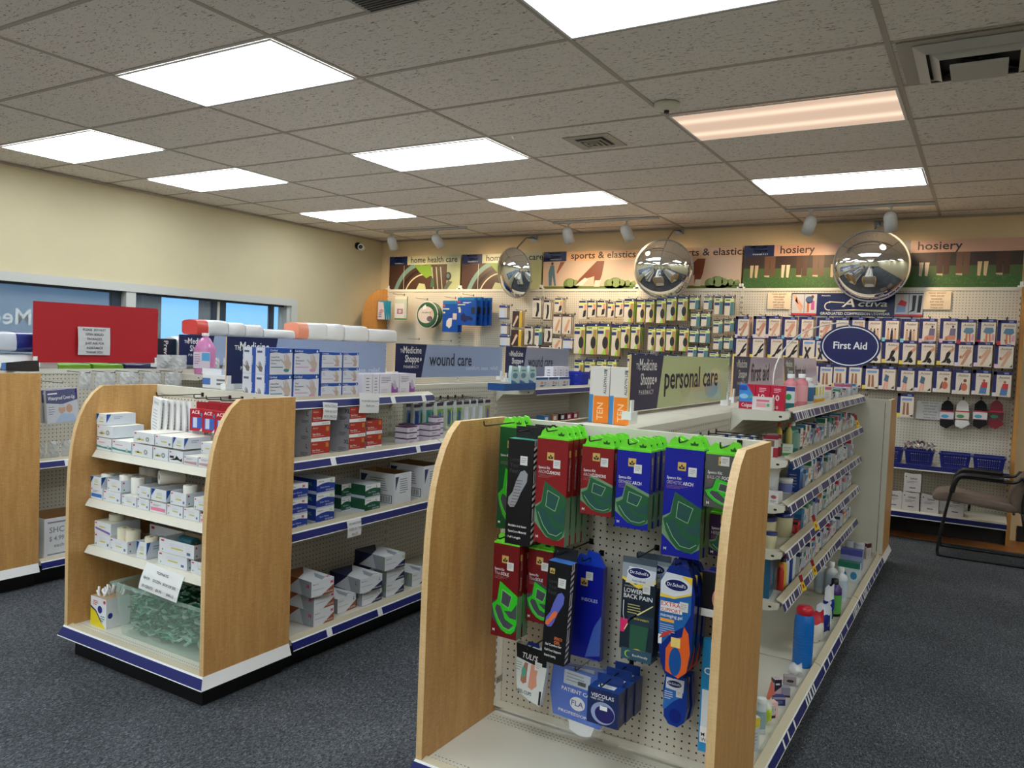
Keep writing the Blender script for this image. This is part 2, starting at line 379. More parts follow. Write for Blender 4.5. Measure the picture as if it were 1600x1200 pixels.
for i in (-3, -1, 1, 4):  # store panels behind the camera, closer rows added to brighten faces towards it
    for j in (-3, -5, -7, -9, -12):
        troffer(i, j, 'lit ceiling panel added behind the camera, %s row back, %s column from the left' % (ORD[(-3, -5, -7, -9, -12).index(j)], ORD[(-3, -1, 1, 4).index(i)]))
troffer(4, 0, 'lit ceiling panel right of the big air diffuser, outside the frame'); troffer(4, 3, 'lit ceiling panel at the right wall, outside the frame')
troffer(4, 6, 'lit ceiling panel in the far right corner, outside the frame')

# vents, smoke detector, camera
VG = mat('grey_vent_metal', (168, 160, 150), 0.45); VD = mat('vent_dark', (24, 24, 26), 0.6)
def square_vent(cx, cy, s_, label, rings):
    t = thing('ceiling_vent', label, 'vent', (cx, cy, CEIL - 0.0001))
    MB().box(-s_, s_, -s_, s_, -0.006, 0, VG).build('flange', t)
    q = s_ * 0.62; MB().box(-q, q, -q, q, -0.008, -0.0061, VD).build('opening', t)
    for k in range(rings):
        a = q * (1 - (k + 0.55) / (rings + 0.6)); z = -0.010 - 0.004 * k
        MB().box(-a, a, -a, -a + 0.01, z - 0.008, z, VG).box(-a, a, a - 0.01, a, z - 0.008, z, VG).box(-a, -a + 0.01, -a + 0.01, a - 0.01, z - 0.008, z, VG).box(a - 0.01, a, -a + 0.01, a - 0.01, z - 0.008, z, VG).build('louver', t)
square_vent(0.6, 2.2, 0.16, 'small square black ceiling vent in the middle of the ceiling', 3)
t = thing('ceiling_vent', 'dark grille vent at the top edge of the photo, above the left panel', 'vent', (0.85, -0.14, CEIL - 0.0045))
MB().box(-0.25, 0.25, -0.14, 0.14, -0.006, 0, VG).build('flange', t)
lv = MB()
for k in range(14): lv.box(-0.23, 0.23, -0.12 + k * 0.018, -0.12 + k * 0.018 + 0.008, -0.009, -0.0061, VD)
lv.build('louver', t)
# large diffuser, 4 ft long panel with square cone
cx, cy = 2.44 + 0.30, 2.5 * FY
t = thing('air_diffuser', 'large grey square air diffuser in the ceiling at the upper right', 'vent', (cx + 0.04, cy, CEIL - 0.0045))
MB().box(-0.31, 0.33, -0.29, 0.29, -0.006, 0, VG).build('flange', t)
MB().box(-0.22, 0.24, -0.21, 0.21, -0.012, -0.0061, VD).build('opening', t)
PV = mat('pale_vent_cone', (186, 182, 176), 0.4)
def frame_ring(mb, a, b_, zt, zb, m_):
    o = [(-a, -a, zt), (a, -a, zt), (a, a, zt), (-a, a, zt)]; i_ = [(-b_, -b_, zb), (b_, -b_, zb), (b_, b_, zb), (-b_, b_, zb)]
    o2 = [(p[0], p[1], p[2] + 0.003) for p in o]; i2 = [(p[0], p[1], p[2] + 0.003) for p in i_]
    for k in range(4):
        q = (k + 1) % 4; mb.add([o[k], o[q], i_[q], i_[k], o2[k], o2[q], i2[q], i2[k]], [(0, 3, 2, 1), (4, 5, 6, 7), (0, 1, 5, 4), (2, 3, 7, 6)], m_)
    return mb
for a, b_, zt, zb in ((0.25, 0.20, -0.012, -0.035), (0.19, 0.15, -0.02, -0.05)):
    frame_ring(MB(), a, b_, zt, zb, PV).build('cone', t)
MB().box(-0.11, 0.11, -0.11, 0.11, -0.07, -0.06, PV).box(-0.012, 0.012, -0.012, 0.012, -0.06, -0.0125, PV).build('centre_plate', t)
for k in range(2):
    MB().box(-0.2, 0.2, -0.01, 0.01, -0.03, -0.02, VD).build('cross_bar', t, rot=(0, 0, R(45 + 90 * k)))
t = thing('smoke_detector', 'round cream smoke detector on the ceiling left of the tan panel', 'smoke detector', (1.30, 1.63, CEIL - 0.0045))
MB().lathe([(1e-4, -0.0005), (0.07, -0.0005), (0.07, -0.02), (0.055, -0.032), (0.03, -0.036), (1e-4, -0.036)], STEEL).build('body', t)
MB().cyl((0, 0, -0.05), 0.014, 0.013, DARK, 12).build('sensor', t)
t = thing('security_camera', 'small black and white security camera on the left wall near the corner', 'security camera', (WX + 0.001, 5.25, 2.775))
MB().cyl((0, 0, 0), 0.045, 0.02, BLACK, 20, 'x').build('mount', t)
MB().tube([(0.015, 0, 0), (0.06, -0.01, 0), (0.08, -0.03, -0.02)], 0.012, BLACK).build('arm', t)
b_ = MB(); b_.lathe([(1e-4, -0.05), (0.036, -0.05), (0.04, -0.04), (0.04, 0.04), (0.034, 0.05), (1e-4, 0.05)], WHITE, axis='y'); o = b_.build('housing', t, (0.1, -0.03, -0.025), (0, 0, R(30)))
MB().cyl((0, -0.0525, 0), 0.026, 0.002, BLACK, 20, 'y').build('lens', o)

# track lights
GREYW = mat('track_head_enamel', (196, 196, 196), 0.35)
def track(x0, x1, y, heads, label, num):
    t = thing('track_light', label, 'track light', ((x0 + x1) / 2, y, CEIL - 0.0045), 0, 'track lights along the back wall')
    L_ = (x1 - x0) / 2
    MB().box(-L_, L_, -0.018, 0.018, -0.02, 0, GREYW).box(-L_, L_, -0.008, 0.008, -0.0205, -0.0201, DARK).build('track', t)
    for hx, tgt in heads:
        dx = hx - (x0 + x1) / 2
        d = (Vector(tgt) - Vector((hx, y, CEIL - 0.14))).normalized()
        hd = MB(); hd.tube([(0, 0, -0.02), (0, 0, -0.085)], 0.011, GREYW); hd.box(-0.02, 0.02, -0.014, 0.014, -0.03, -0.0205, GREYW)
        h = hd.build('stem', t, (dx, 0, 0))
        cn = MB(); cn.lathe([(1e-4, -0.07), (0.03, -0.065), (0.047, -0.045), (0.055, -0.02), (0.055, 0.10), (0.05, 0.10), (0.048, 0.03), (1e-4, 0.02)], GREYW, n=24)
        q = d.to_track_quat('Z', 'Y').to_euler()
        c = cn.build('lamp_head', h, (0, 0, -0.13), q)
        MB().lathe([(1e-4, 0.035), (0.044, 0.035), (0.044, 0.04), (1e-4, 0.05)], mat('warm_bulb', (255, 214, 150), 0.4, emit=6.0), n=20).build('bulb', c)
        lp = Vector((hx, y, CEIL - 0.0045 - 0.13)) + d * 0.12
        spot('track_spot', lp, lp + d, TRACK_WATTS, (1.0, 0.72, 0.42), 2.3)
TY = 5.0
track(-3.55, -2.33, TY, [(-3.43, (-3.5, 5.6, 1.9)), (-2.75, (-2.35, 5.6, 1.9))], 'short white track with two spot heads in the left back corner', 0)
track(-1.2, 0.0, TY, [(-1.02, (-1.05, 5.6, 1.9)), (-0.35, (-0.1, 5.6, 1.9))], 'white track with two spot heads above the sports and elastics signs', 1)
track(1.22, 2.44, TY, [(1.44, (1.05, 5.6, 1.9)), (2.10, (2.15, 5.6, 1.9))], 'white track with two spot heads at the right, above the hosiery signs', 2)

# convex mirrors
MIR = mat('mirror_chrome', (236, 238, 238), 0.02, 1.0)
RIM = mat('grey_mirror_rim', (150, 148, 144), 0.35, 0.3)
def mirror(cx, cz, r_, yaw, pitch, label, y=5.32):
    t = thing('convex_mirror', label, 'mirror', (cx, y, cz), 0, 'round convex security mirrors')
    rot = (pitch, 0, yaw)
    Rs = r_ * 1.35; th = math.asin(r_ / Rs); prof = []
    for k in range(13):
        a = th * k / 12; prof.append((max(1e-4, Rs * math.sin(a)), -(Rs * math.cos(a) - Rs * math.cos(th))))
    # dome bulges towards -y
    MB().lathe(prof, MIR, n=48, axis='y').build('mirror_face', t, rot=rot)
    MB().lathe([(r_ - 0.004, 0.012), (r_ + 0.006, 0.008), (r_ + 0.008, -0.004), (r_ + 0.003, -0.010), (r_ - 0.004, -0.006)], RIM, n=48, axis='y').build('rim', t, rot=rot)
    MB().lathe([(r_, 0.010), (r_ * 0.9, 0.03), (1e-4, 0.035)], DARK, n=32, axis='y').build('backing', t, rot=rot)
    MB().box(-0.05, 0.05, WY - y - 0.006, WY - y - 0.0005, 0.42, 0.50, CHROME).build('wall_plate', t)
    MB().tube([(0, WY - y - 0.006, 0.46), (0, 0.25, 0.44), (0, 0.05, 0.30), (0, 0.04, 0.0)], 0.009, CHROME).build('bracket_arm', t)
mirror(-1.86, 2.40, 0.285, R(-18), R(12), 'round convex mirror nearest the left wall, over the home health care sign')
mirror(-0.05, 2.415, 0.30, R(14), R(10), 'round convex mirror in the middle, over the sports and elastics sign')
mirror(1.93, 2.41, 0.32, R(2), R(8), 'largest round convex mirror, rightmost, over the hosiery sign')

# ================================================================ shop fixtures
H = 1.27
DZ = 0.14
def side_profile(sgn=-1, yb=0.0):
    """outline (y,z) of a curved endcap side panel, from the back edge"""
    pts = [(0.0, 0.135), (0.0, H), (0.305, H), (0.350, 1.235), (0.386, 1.185), (0.414, 1.125), (0.434, 1.06), (0.448, 0.98), (0.457, 0.88), (0.461, 0.76), (0.462, 0.60), (0.46, 0.135)]
    return [(yb + sgn * a, b) for a, b in pts]

def rail(mb_white, x, y0, y1, z, sx, navy_mb, tags=()):
    """price rail along y at x, facing sx (+1/-1): beige ledge, navy strip, white lip"""
    def q(dx, dz): return (x + sx * dx, z + dz)
    for (a, b_, m_) in ((q(-0.028, 0.012), q(0.0, -0.001), STEEL2), (q(0.0, -0.001), q(0.004, -0.007), WHITE), (q(0.004, -0.007), q(0.016, -0.040), NAVY), (q(0.016, -0.040), q(0.017, -0.0435), WHITE)):
        tgt = navy_mb
        tgt.add([(a[0], y0, a[1]), (a[0], y1, a[1]), (b_[0], y1, b_[1]), (b_[0], y0, b_[1]), (a[0] - sx * 0.003, y0, a[1] - 0.002), (a[0] - sx * 0.003, y1, a[1] - 0.002), (b_[0] - sx * 0.003, y1, b_[1] - 0.002), (b_[0] - sx * 0.003, y0, b_[1] - 0.002)],
                [(0, 1, 2, 3), (7, 6, 5, 4), (0, 3, 7, 4), (2, 1, 5, 6), (0, 4, 5, 1), (3, 2, 6, 7)], m_)
    for ty, tw in tags:
        a, b_ = q(0.0052, -0.0068), q(0.0172, -0.0398)
        navy_mb.add([(a[0], ty, a[1]), (a[0], ty + tw, a[1]), (b_[0], ty + tw, b_[1]), (b_[0], ty, b_[1])], [(0, 1, 2, 3)], PAPER)

def aisle_shelf(root, xc, sx, depth, y0, y1, z, tags=(), base=False):
    """one shelf on the side sx of a run centred on xc; its parts belong to root"""
    xi, xo = xc + sx * 0.03, xc + sx * depth
    mb = MB()
    a, b_ = (xi, xo - sx * 0.012)
    mb.box(min(a, b_), max(a, b_), y0 + 0.004, y1 - 0.004, z - 0.022 if not base else z - 0.02, z, STEEL)
    if not base:
        for yy in (y0 + 0.004, y1 - 0.008):
            pr = [(xi, z - 0.001), (xo - sx * 0.016, z - 0.001), (xo - sx * 0.016, z - 0.03), (xo - sx * 0.06, z - 0.042), (xi + sx * 0.06, z - 0.05), (xi, z - 0.11)]
            mb.prism(pr, 'y', yy - 0.0035, yy - 0.0005, STEEL)
            f_ = F((xi, yy - 0.0036, z), (sx, 0, 0), (0, 0, 1)) if sx > 0 else None
            if f_: mb.disc(f_, depth - 0.085, -0.022, 0.008, 0.005, DARK)
    sh = mb.part('base_deck' if base else 'shelf', root)
    r = MB(); rail(None, xo, y0 + 0.003, y1 - 0.003, z + 0.006, sx, r, tags)
    r.part('price_rail', root) if base else part_of(r, 'price_rail', sh, root)
    return sh
def part_of(mb, name, parent, root):
    mb.v = [tuple(Vector(q) - Vector(root.location)) for q in mb.v]
    return mb.build(name, parent)

def rtags(y0, y1, n, seed, full=False):
    rr = random.Random(seed); out = []
    y = y0 + 0.03
    if full:
        while y < y1 - 0.05:
            wd = rr.choice((0.018, 0.02, 0.024)); out.append((y, wd)); y += wd + rr.choice((0.02, 0.03, 0.06, 0.09, 0.16, 0.22))
    else:
        for k in range(n): out.append((y0 + (y1 - y0) * (k + rr.uniform(0.2, 0.8)) / n, 0.036))
    return out

def gondola(xc, y0, y1, label, levels_r, levels_l, seed, uprights=True, kick=(0.44, 0.44)):
    """one 4-ft double-sided section. levels_*: list of (z, depth, tags)"""
    t = thing('gondola_shelving', label, 'shelving', (xc, (y0 + y1) / 2, 0))
    for sx in (-1, 1):
        MB().box(min(xc + sx * 0.022, xc + sx * 0.029), max(xc + sx * 0.022, xc + sx * 0.029), y0 + 0.018, y1 - 0.018, DZ, H - 0.03, PEGY).part('pegboard_panel', t)
    for yy in (y0 + 0.009, y1 - 0.009):
        u = MB().box(xc - 0.03, xc + 0.03, yy - 0.008, yy + 0.008, 0.1, H - 0.03, STEEL)
        for sx in (-1, 1):
            f_ = F((xc + sx * 0.03, yy, 0), (0, sx, 0), (0, 0, 1))
            for k in range(20): u.rect(f_, -0.004, 0.2 + k * 0.0508, 0.002, 0.022, DARK); u.rect(f_, 0.002, 0.2 + k * 0.0508, 0.002, 0.022, DARK)
        u.part('upright', t)
    MB().box(xc - 0.034, xc + 0.034, y0 + 0.001, y1 - 0.001, H - 0.0295, H - 0.001, STEEL).part('top_cap', t)
    for sx, lv in ((1, levels_r), (-1, levels_l)):
        for (z, d, tg) in lv: aisle_shelf(t, xc, sx, d, y0, y1, z, tg)
        aisle_shelf(t, xc, sx, 0.5, y0, y1, DZ, rtags(y0, y1, 3, seed, full=(seed >= 30 and sx > 0)), base=True)
        a, b_ = xc + sx * 0.030, xc + sx * kick[0]
    MB().box(xc - kick[0], xc + kick[0], y0 + 0.001, y1 - 0.001, 0.0, DZ - 0.022, BLACK).part('kick_plate', t)
    return t

def endcap(xc, yb, sgn, label, shelves, plain_back=False):
    """end unit: peg panel facing sgn*y with curved wood sides. shelves: list of (z, depth)"""
    t = thing('endcap_display', label, 'display shelving', (xc, yb, 0))
    Yb = lambda d: yb + sgn * d
    lo = lambda a, b_: (min(Yb(a), Yb(b_)), max(Yb(a), Yb(b_)))
    for s in (-1, 1):
        x0, x1 = sorted((xc + s * 0.475, xc + s * 0.5))
        MB().prism(side_profile(sgn, yb), 'x', x0, x1, WOOD, WEDGE).part('side_panel', t)
    PW = 0.474
    pb = MB().box(xc - PW + 0.03, xc + PW - 0.03, *lo(0.002, 0.010), 0.19, H - 0.045, PEGX)
    pb.part('pegboard_panel', t)
    fr = MB().box(xc - PW, xc + PW, *lo(-0.01, 0.018), H - 0.045, H - 0.0005, STEEL).box(xc - PW, xc + PW, *lo(-0.01, 0.016), 0.165, 0.19, STEEL)
    for s in (-1, 1):
        x0, x1 = sorted((xc + s * (PW - 0.03), xc + s * PW)); fr.box(x0, x1, *lo(-0.01, 0.014), 0.19, H - 0.045, STEEL)
        f_ = F((xc + s * (PW - 0.004), Yb(0.0145), 0), (-sgn, 0, 0), (0, 0, 1))
        for k in range(36): fr.rect(f_, -0.002, 0.2 + k * 0.028, 0.003, 0.016, DARK)
    fr.box(xc - PW + 0.03, xc + PW - 0.03, *lo(-0.01, 0.0015), 0.19, H - 0.045, STEEL)
    fr.part('frame', t)
    for s in (-1, 1):
        for z in (1.17, 0.27):
            x0, x1 = sorted((xc + s * 0.440, xc + s * 0.4745))
            MB().box(x0 if s > 0 else x0 + 0.031, x1 if s < 0 else x1, *lo(0.0145, 0.05), z, z + 0.022, CHROME).part('clip', t)
    dk = MB().box(xc - 0.474, xc + 0.474, *lo(0.0, 0.445), DZ - 0.02, DZ, STEEL)
    f_ = F((xc - 0.474, Yb(0), DZ), (1, 0, 0), (0, 1, 0))
    for row in (0.040, 0.058, 0.076, 0.405, 0.425):
        for k in range(62): dk.rect(f_, 0.012 + k * 0.015, sgn * row, 0.006, 0.0035, DARK)
    dk.part('base_deck', t)
    # front rail (faces sgn*y) and white mitred side lips
    r = MB()
    def seg(a, b_, m_):
        r.add([(xc - 0.5 - a[2], Yb(a[0]), a[1]), (xc + 0.5 + a[2], Yb(a[0]), a[1]), (xc + 0.5 + b_[2], Yb(b_[0]), b_[1]), (xc - 0.5 - b_[2], Yb(b_[0]), b_[1])], [(0, 1, 2, 3)], m_)
    seg((0.435, DZ + 0.008, -0.026), (0.462, DZ + 0.0015, -0.0), STEEL2); seg((0.462, DZ + 0.0015, 0.0), (0.466, DZ - 0.006, 0.003), WHITE)
    seg((0.466, DZ - 0.006, 0.003), (0.482, DZ - 0.044, 0.018), NAVY); seg((0.482, DZ - 0.044, 0.018), (0.483, DZ - 0.048, 0.019), WHITE)
    seg((0.483, DZ - 0.048, 0.019), (0.44, DZ - 0.030, -0.02), WHITE)
    r.part('price_rail', t)
    for s in (-1, 1):
        q = MB(); X = lambda d: xc + s * d
        q.add([(X(0.5), Yb(0.0), DZ + 0.002), (X(0.5), Yb(0.462), DZ + 0.002), (X(0.519), Yb(0.483), DZ - 0.048), (X(0.519), Yb(0.0), DZ - 0.048), (X(0.49), Yb(0.462), DZ - 0.03), (X(0.49), Yb(0.0), DZ - 0.03)],
              [(0, 1, 2, 3), (3, 2, 4, 5), (0, 3, 5), (1, 4, 2)], WHITE)
        q.part('side_lip', t)
    MB().box(xc - 0.46, xc + 0.46, *lo(0.0, 0.43), 0.0, DZ - 0.0485, BLACK).part('kick_plate', t)
    for z, d in shelves:
        s_ = MB().box(xc - 0.465, xc + 0.465, *lo(0.02, d - 0.01), z - 0.015, z, STEEL)
        sh = s_.part('shelf', t)
        lp = MB()
        lp.prism([(Yb(d - 0.0095), z - 0.0002), (Yb(d + 0.001), z - 0.0002), (Yb(d + 0.022), z - 0.032), (Yb(d - 0.0095), z - 0.022)], 'x', xc - 0.465, xc + 0.465, STEEL)
        part_of(lp, 'shelf_lip', sh, t)
    return t

BAY = 1.2192
LX, CX, RX = -2.36, -0.27, 1.82
# left run (only its right face shows)
for k in range(3):
    y0 = 0.012 + k * BAY
    gondola(LX, y0, y0 + BAY - 0.002, 'left run of cream gondola shelving, %s section from the near end' % ORD[k], [(0.72, 0.36, rtags(y0, y0 + BAY, 2, 3 + k))] if k == 0 else [(1.24, 0.36, ()), (0.72, 0.36, ())], [(1.24, 0.36, ()), (0.6, 0.36, ())], k)
endcap(LX, 0.0, -1, 'left endcap of amber wood panels cut off by the left edge of the photo', [])
# centre run
ZC = [1.235, 0.955, 0.630]
for k in range(3):
    y0 = 0.012 + k * BAY
    lv = [(ZC[0], 0.35, rtags(y0 + .7, y0 + BAY, 2, 11)), (ZC[1], 0.42, rtags(y0, y0 + BAY, 2, 12)), (ZC[2], 0.45, rtags(y0, y0 + BAY, 1, 13))] if k == 0 else \
         [(ZC[1], 0.42, rtags(y0, y0 + BAY, 3, 15)), (ZC[2], 0.45, rtags(y0, y0 + BAY, 2, 16))] if k == 1 else [(ZC[0], 0.36, ()), (ZC[1], 0.42, rtags(y0, y0 + BAY, 3, 17)), (ZC[2], 0.45, ())]
    gondola(CX, y0, y0 + BAY - 0.002, 'centre run of cream gondola shelving, %s section from the tape endcap' % ORD[k], lv, [(ZC[0], 0.35, ()), (0.955, 0.42, ()), (0.63, 0.42, ())], 10 + k)
ZE = [0.965, 0.735, 0.510]
endcap(CX, 0.0, -1, 'maple endcap with three shelves of medical tape in the left of the photo', [(ZE[0], 0.34), (ZE[1], 0.37), (ZE[2], 0.37)])
# right run
ZR = [1.285, 1.062, 0.850, 0.632, 0.392]
for k in range(3):
    y0 = 0.012 + k * BAY
    lv = [(z, 0.315, rtags(y0, y0 + BAY, 9, 31 + 7 * j + k, True)) for j, z in enumerate(ZR)] if k else []
    gondola(RX, y0, y0 + BAY - 0.002, 'right run of cream gondola shelving, %s section from the insole endcap' % ORD[k], lv, [(1.24, 0.36, ()), (0.9, 0.4, ()), (0.55, 0.4, ())], 30 + k)
endcap(RX, 0.0, -1, 'maple endcap with a pegboard of shoe insoles in the foreground', [])
YE = 0.012 + 3 * BAY
t = endcap(RX, YE + 0.012, 1, 'far endcap closing the right run, grey steel back and wood side', [])
MB().box(RX + 0.30, RX + 0.499, YE + 0.0005, YE + 0.0105, 0.16, H, STEEL).box(RX + 0.46, RX + 0.463, YE - 0.0005, YE + 0.0003, 0.17, H - 0.02, DARK).part('back_panel', t)
endcap(CX, YE + 0.012, 1, 'far endcap closing the centre run, mostly hidden', [])

# ---------------------------------------------------------------- peg wall along the back
PY = 5.57
BX = [at(q_, 453, 'y', PY).x for q_ in (606, 721, 849, 998, 1160, 1364, 1597)]
SIGNL = ['far left', 'second', 'third', 'fourth', 'fifth', 'rightmost']
PT = 2.235
for k in range(6):
    x0, x1 = BX[k] + 0.001, BX[k + 1] - 0.001
    t = thing('wall_shelving', 'pegboard wall shelving along the back wall, %s section from the left' % ORD[k], 'shelving', ((x0 + x1) / 2, PY, 0))
    MB().box(x0 + 0.012, x1 - 0.012, PY, PY + 0.008, 0.24, PT - 0.03, PEGX).part('pegboard_panel', t)
    for xx in (x0 + 0.006, x1 - 0.006):
        u = MB().box(xx - 0.006, xx + 0.006, PY - 0.003, PY + 0.04, 0.0, PT - 0.03, STEEL); f_ = F((xx, PY - 0.003, 0), (1, 0, 0), (0, 0, 1))
        for j in range(38): u.rect(f_, -0.003, 0.25 + j * 0.0508, 0.006, 0.02, DARK)
        u.part('upright', t)
    MB().box(x0, x1, PY - 0.006, PY + 0.05, PT - 0.0295, PT, STEEL).part('top_cap', t)
    s_ = MB().box(x0 + 0.003, x1 - 0.003, 5.10, PY - 0.004, 0.235, 0.255, STEEL); s_.part('base_deck', t)
    r = MB()
    r.box(x0 + 0.003, x1 - 0.003, 5.082, 5.0995, 0.245, 0.252, WHITE).box(x0 + 0.003, x1 - 0.003, 5.082, 5.0995, 0.206, 0.2445, NAVY).box(x0 + 0.003, x1 - 0.003, 5.080, 5.0995, 0.198, 0.2055, WHITE); r.part('price_rail', t)
    MB().box(x0, x1, 5.49, 5.51, 0.004, 0.233, BLACK).part('kick_plate', t)
    if k >= 4:
        s_ = MB().box(x0 + 0.003, x1 - 0.003, 5.24, PY - 0.004, 0.632, 0.648, STEEL); sh = s_.part('shelf', t)
        r = MB().box(x0 + 0.003, x1 - 0.003, 5.225, 5.2395, 0.612, 0.650, NAVY).box(x0 + 0.003, x1 - 0.003, 5.223, 5.2395, 0.604, 0.6115, WHITE); part_of(r, 'price_rail', sh, t)
# curved wood end panels of the wall run
def wall_end(x0, x1, label, wd, wm):
    t = thing('end_panel', label, 'panel', ((x0 + x1) / 2, 5.2, 0.004))
    pr = [(PY + 0.04, 0.004), (PY + 0.04, PT)]
    for k in range(9):
        a = k / 8 * math.pi / 2; pr.append((PY - 0.04 - (wd) * math.sin(a), PT - 0.42 * (1 - math.cos(a))))
    pr.append((PY - 0.04 - wd, 0.004))
    MB().prism(pr, 'x', x0, x1, wm).part('panel', t)
wall_end(BX[0] - .028, BX[0] - .002, 'curved amber wood end panel at the left end of the back pegboard', 0.42, WOOD2)
wall_end(BX[6] + .002, BX[6] + .032, 'tall wood end panel at the right end of the back pegboard', 0.10, WOOD2)

# ================================================================ insole endcap (right run, nearest the camera)
LIME = mat('lime_plastic_tab', (112, 214, 52), 0.35)
LIMED = mat('deep_green_plastic', (20, 120, 40), 0.35)
SHELLG = mat('tinted_green_blister', (112, 146, 112), 0.2, coat=0.4)
GOLD = C(206, 172, 92)
STK = mat('price_sticker', (216, 216, 212), 0.5)
def sticker(mb, fr, x, y, w_=0.026, h=0.028):
    mb.rect(fr, x, y, w_, h, STK, 3)
    mb.stripes(fr, x + 0.004, y + 0.008, w_ - 0.008, h - 0.012, GREYINK, 3, 4, 0.3)
def leaf(mb, f_, w_, h, cl, inn, k=1):
    def P(pts): return [(a * w_, b * h) for a, b in pts]
    mb.shape(f_, P([(.30, .60), (1.0, .47), (1.0, .17), (.93, .10), (.80, .055), (.62, .05), (.42, .08), (.25, .14), (.10, .235), (.02, .34), (.14, .37), (.22, .40)]), cl, k)
    mb.shape(f_, P([(.42, .50), (.76, .455), (.66, .335), (.38, .37)]), inn, k + 1)
    mb.shape(f_, P([(.20, .345), (.36, .33), (.55, .20), (.88, .155), (.70, .10), (.48, .12), (.28, .20), (.14, .29)]), inn, k + 1)
    mb.shape(f_, P([(.50, .29), (.80, .30), (.98, .39), (.98, .22), (.72, .225)]), inn, k + 1)
    for pts in ([(.40, .515), (.79, .465), (.67, .325), (.36, .365), (.40, .515)], [(.12, .30), (.30, .18), (.50, .105), (.75, .095), (.92, .14)]):
        q = P(pts)
        for a, b_ in zip(q, q[1:]):
            d = (Vector(b_) - Vector(a)).normalized() * 0.0009; nrm = Vector((-d.y, d.x))
            mb.shape(f_, [tuple(Vector(a) + nrm), tuple(Vector(a) - nrm), tuple(Vector(b_) - nrm), tuple(Vector(b_) + nrm)], C(150, 190, 150), k + 2)
def crest(mb, f_, x, y, s_):
    mb.rect(f_, x, y, s_, s_, GOLD, 1); c = x + s_ / 2
    mb.shape(f_, [(c - s_ * .32, y + s_ * .2), (c + s_ * .32, y + s_ * .2), (c + s_ * .38, y + s_ * .55), (c + s_ * .2, y + s_ * .42), (c, y + s_ * .8), (c - s_ * .2, y + s_ * .42), (c - s_ * .38, y + s_ * .55)], INK, 2)
    mb.disc(f_, c, y + s_ * .4, s_ * .09, s_ * .09, GOLD, 3, 10)
def kit(w_, h, col, line1, line2, bright=False, d=0.033, stk=(0.55, 0.73)):
    def mk(mb):
        mb.box(-w_ / 2, w_ / 2, -d / 2, d / 2, -h, 0, col, {'+y': LIMED, '-z': SHELLG})
        f_ = front(w_, d, -h); L_ = [SHELLG if not bright else C(60, 70, 72)][0]
        mb.shape(f_, [(w_ * .30, h * .60), (w_, h * .47), (w_, h * .10), (w_ * .8, h * .05), (w_ * .4, h * .07), (0, h * .2), (0, h * .36), (w_ * .2, h * .40)], L_, 1)
        sh_ = h < .3; a_ = {'ORTHOTIC': .40, 'BALL-OF-': .36, 'Thin': .24}.get(line1, .25); b_ = {'ARCH': .27, 'CUSHIONS': .44, 'SOLE': .3, 'FOOT': .25}.get(line2, .3); ty = .715 if not sh_ else .635
        leaf(mb, f_, w_, h * (.92 if sh_ else 1), C(28, 88, 54) if not bright else C(46, 196, 30), C(34, 78, 74) if not bright else C(70, 72, 80), 2)
        crest(mb, f_, w_ * .34, h * .80, 0.026)
        mb.text(f_, w_ * .07, h * ty, 0.0085, 'Spenco Kit:', WHITE, w_ * .38)
        mb.text(f_, w_ * .07, h * ty - .0155, 0.0105, line1, C(205, 190, 190), w_ * a_, bold=0)
        line2 and mb.text(f_, w_ * (.09 + a_), h * ty - .0155, 0.0105, line2, WHITE, w_ * b_)
        for k in range(3): mb.rect(f_, w_ * .07, h * ty - .021 - k * .004, w_ * (.55 - .1 * k), 0.0008, C(170, 120, 120), 1)
        sticker(mb, f_, w_ * stk[0], h * stk[1])
        mb.text(f_, w_ * .07, h * .05, 0.009, 'M', WHITE)
        r_ = rside(w_, d); r_.o = r_.o + Vector((0, 0, -h))
        mb.rect(r_, 0, 0.0, d, h * .46, SHELLG, 1)
        mb.rect(r_, d * .3, h * .84, d * .35, 0.022, GOLD, 1)
        mb.text(F(r_.o + Vector((0, d * .62, h * .52)), (0, 0, 1), (0, -1, 0)), 0, 0, 0.008, line1 + line2, C(220, 200, 200))
        mb.text(F(r_.o + Vector((0, d * .62, h * .74)), (0, 0, 1), (0, -1, 0)), 0, 0, 0.007, 'Spenco', C(220, 200, 200))
    def tab(mb):
        q = [(-w_ * .49, 0), (w_ * .49, 0), (w_ * .34, 0.038), (w_ * .16, 0.042), (w_ * .06, 0.028), (-w_ * .04, 0.020), (-w_ * .13, 0.028), (-w_ * .30, 0.036), (-w_ * .42, 0.024)]
        mb.prism(q, 'y', -0.004, 0.004, LIME)
        mb.prism([(-w_ * .5, -0.0), (w_ * .5, 0), (w_ * .49, 0.006), (-w_ * .49, 0.006)], 'y', -d / 2, d / 2 + 0.001, LIME)
        f_ = F((0, -0.0042, 0), (1, 0, 0), (0, 0, 1)); crest_y = 0.012
        mb.shape(f_, [(w_ * .12, 0.012), (w_ * .30, 0.012), (w_ * .32, 0.02), (w_ * .25, 0.018), (w_ * .21, 0.026), (w_ * .17, 0.018), (w_ * .10, 0.02)], C(30, 80, 20), 1)
    return mk, tab
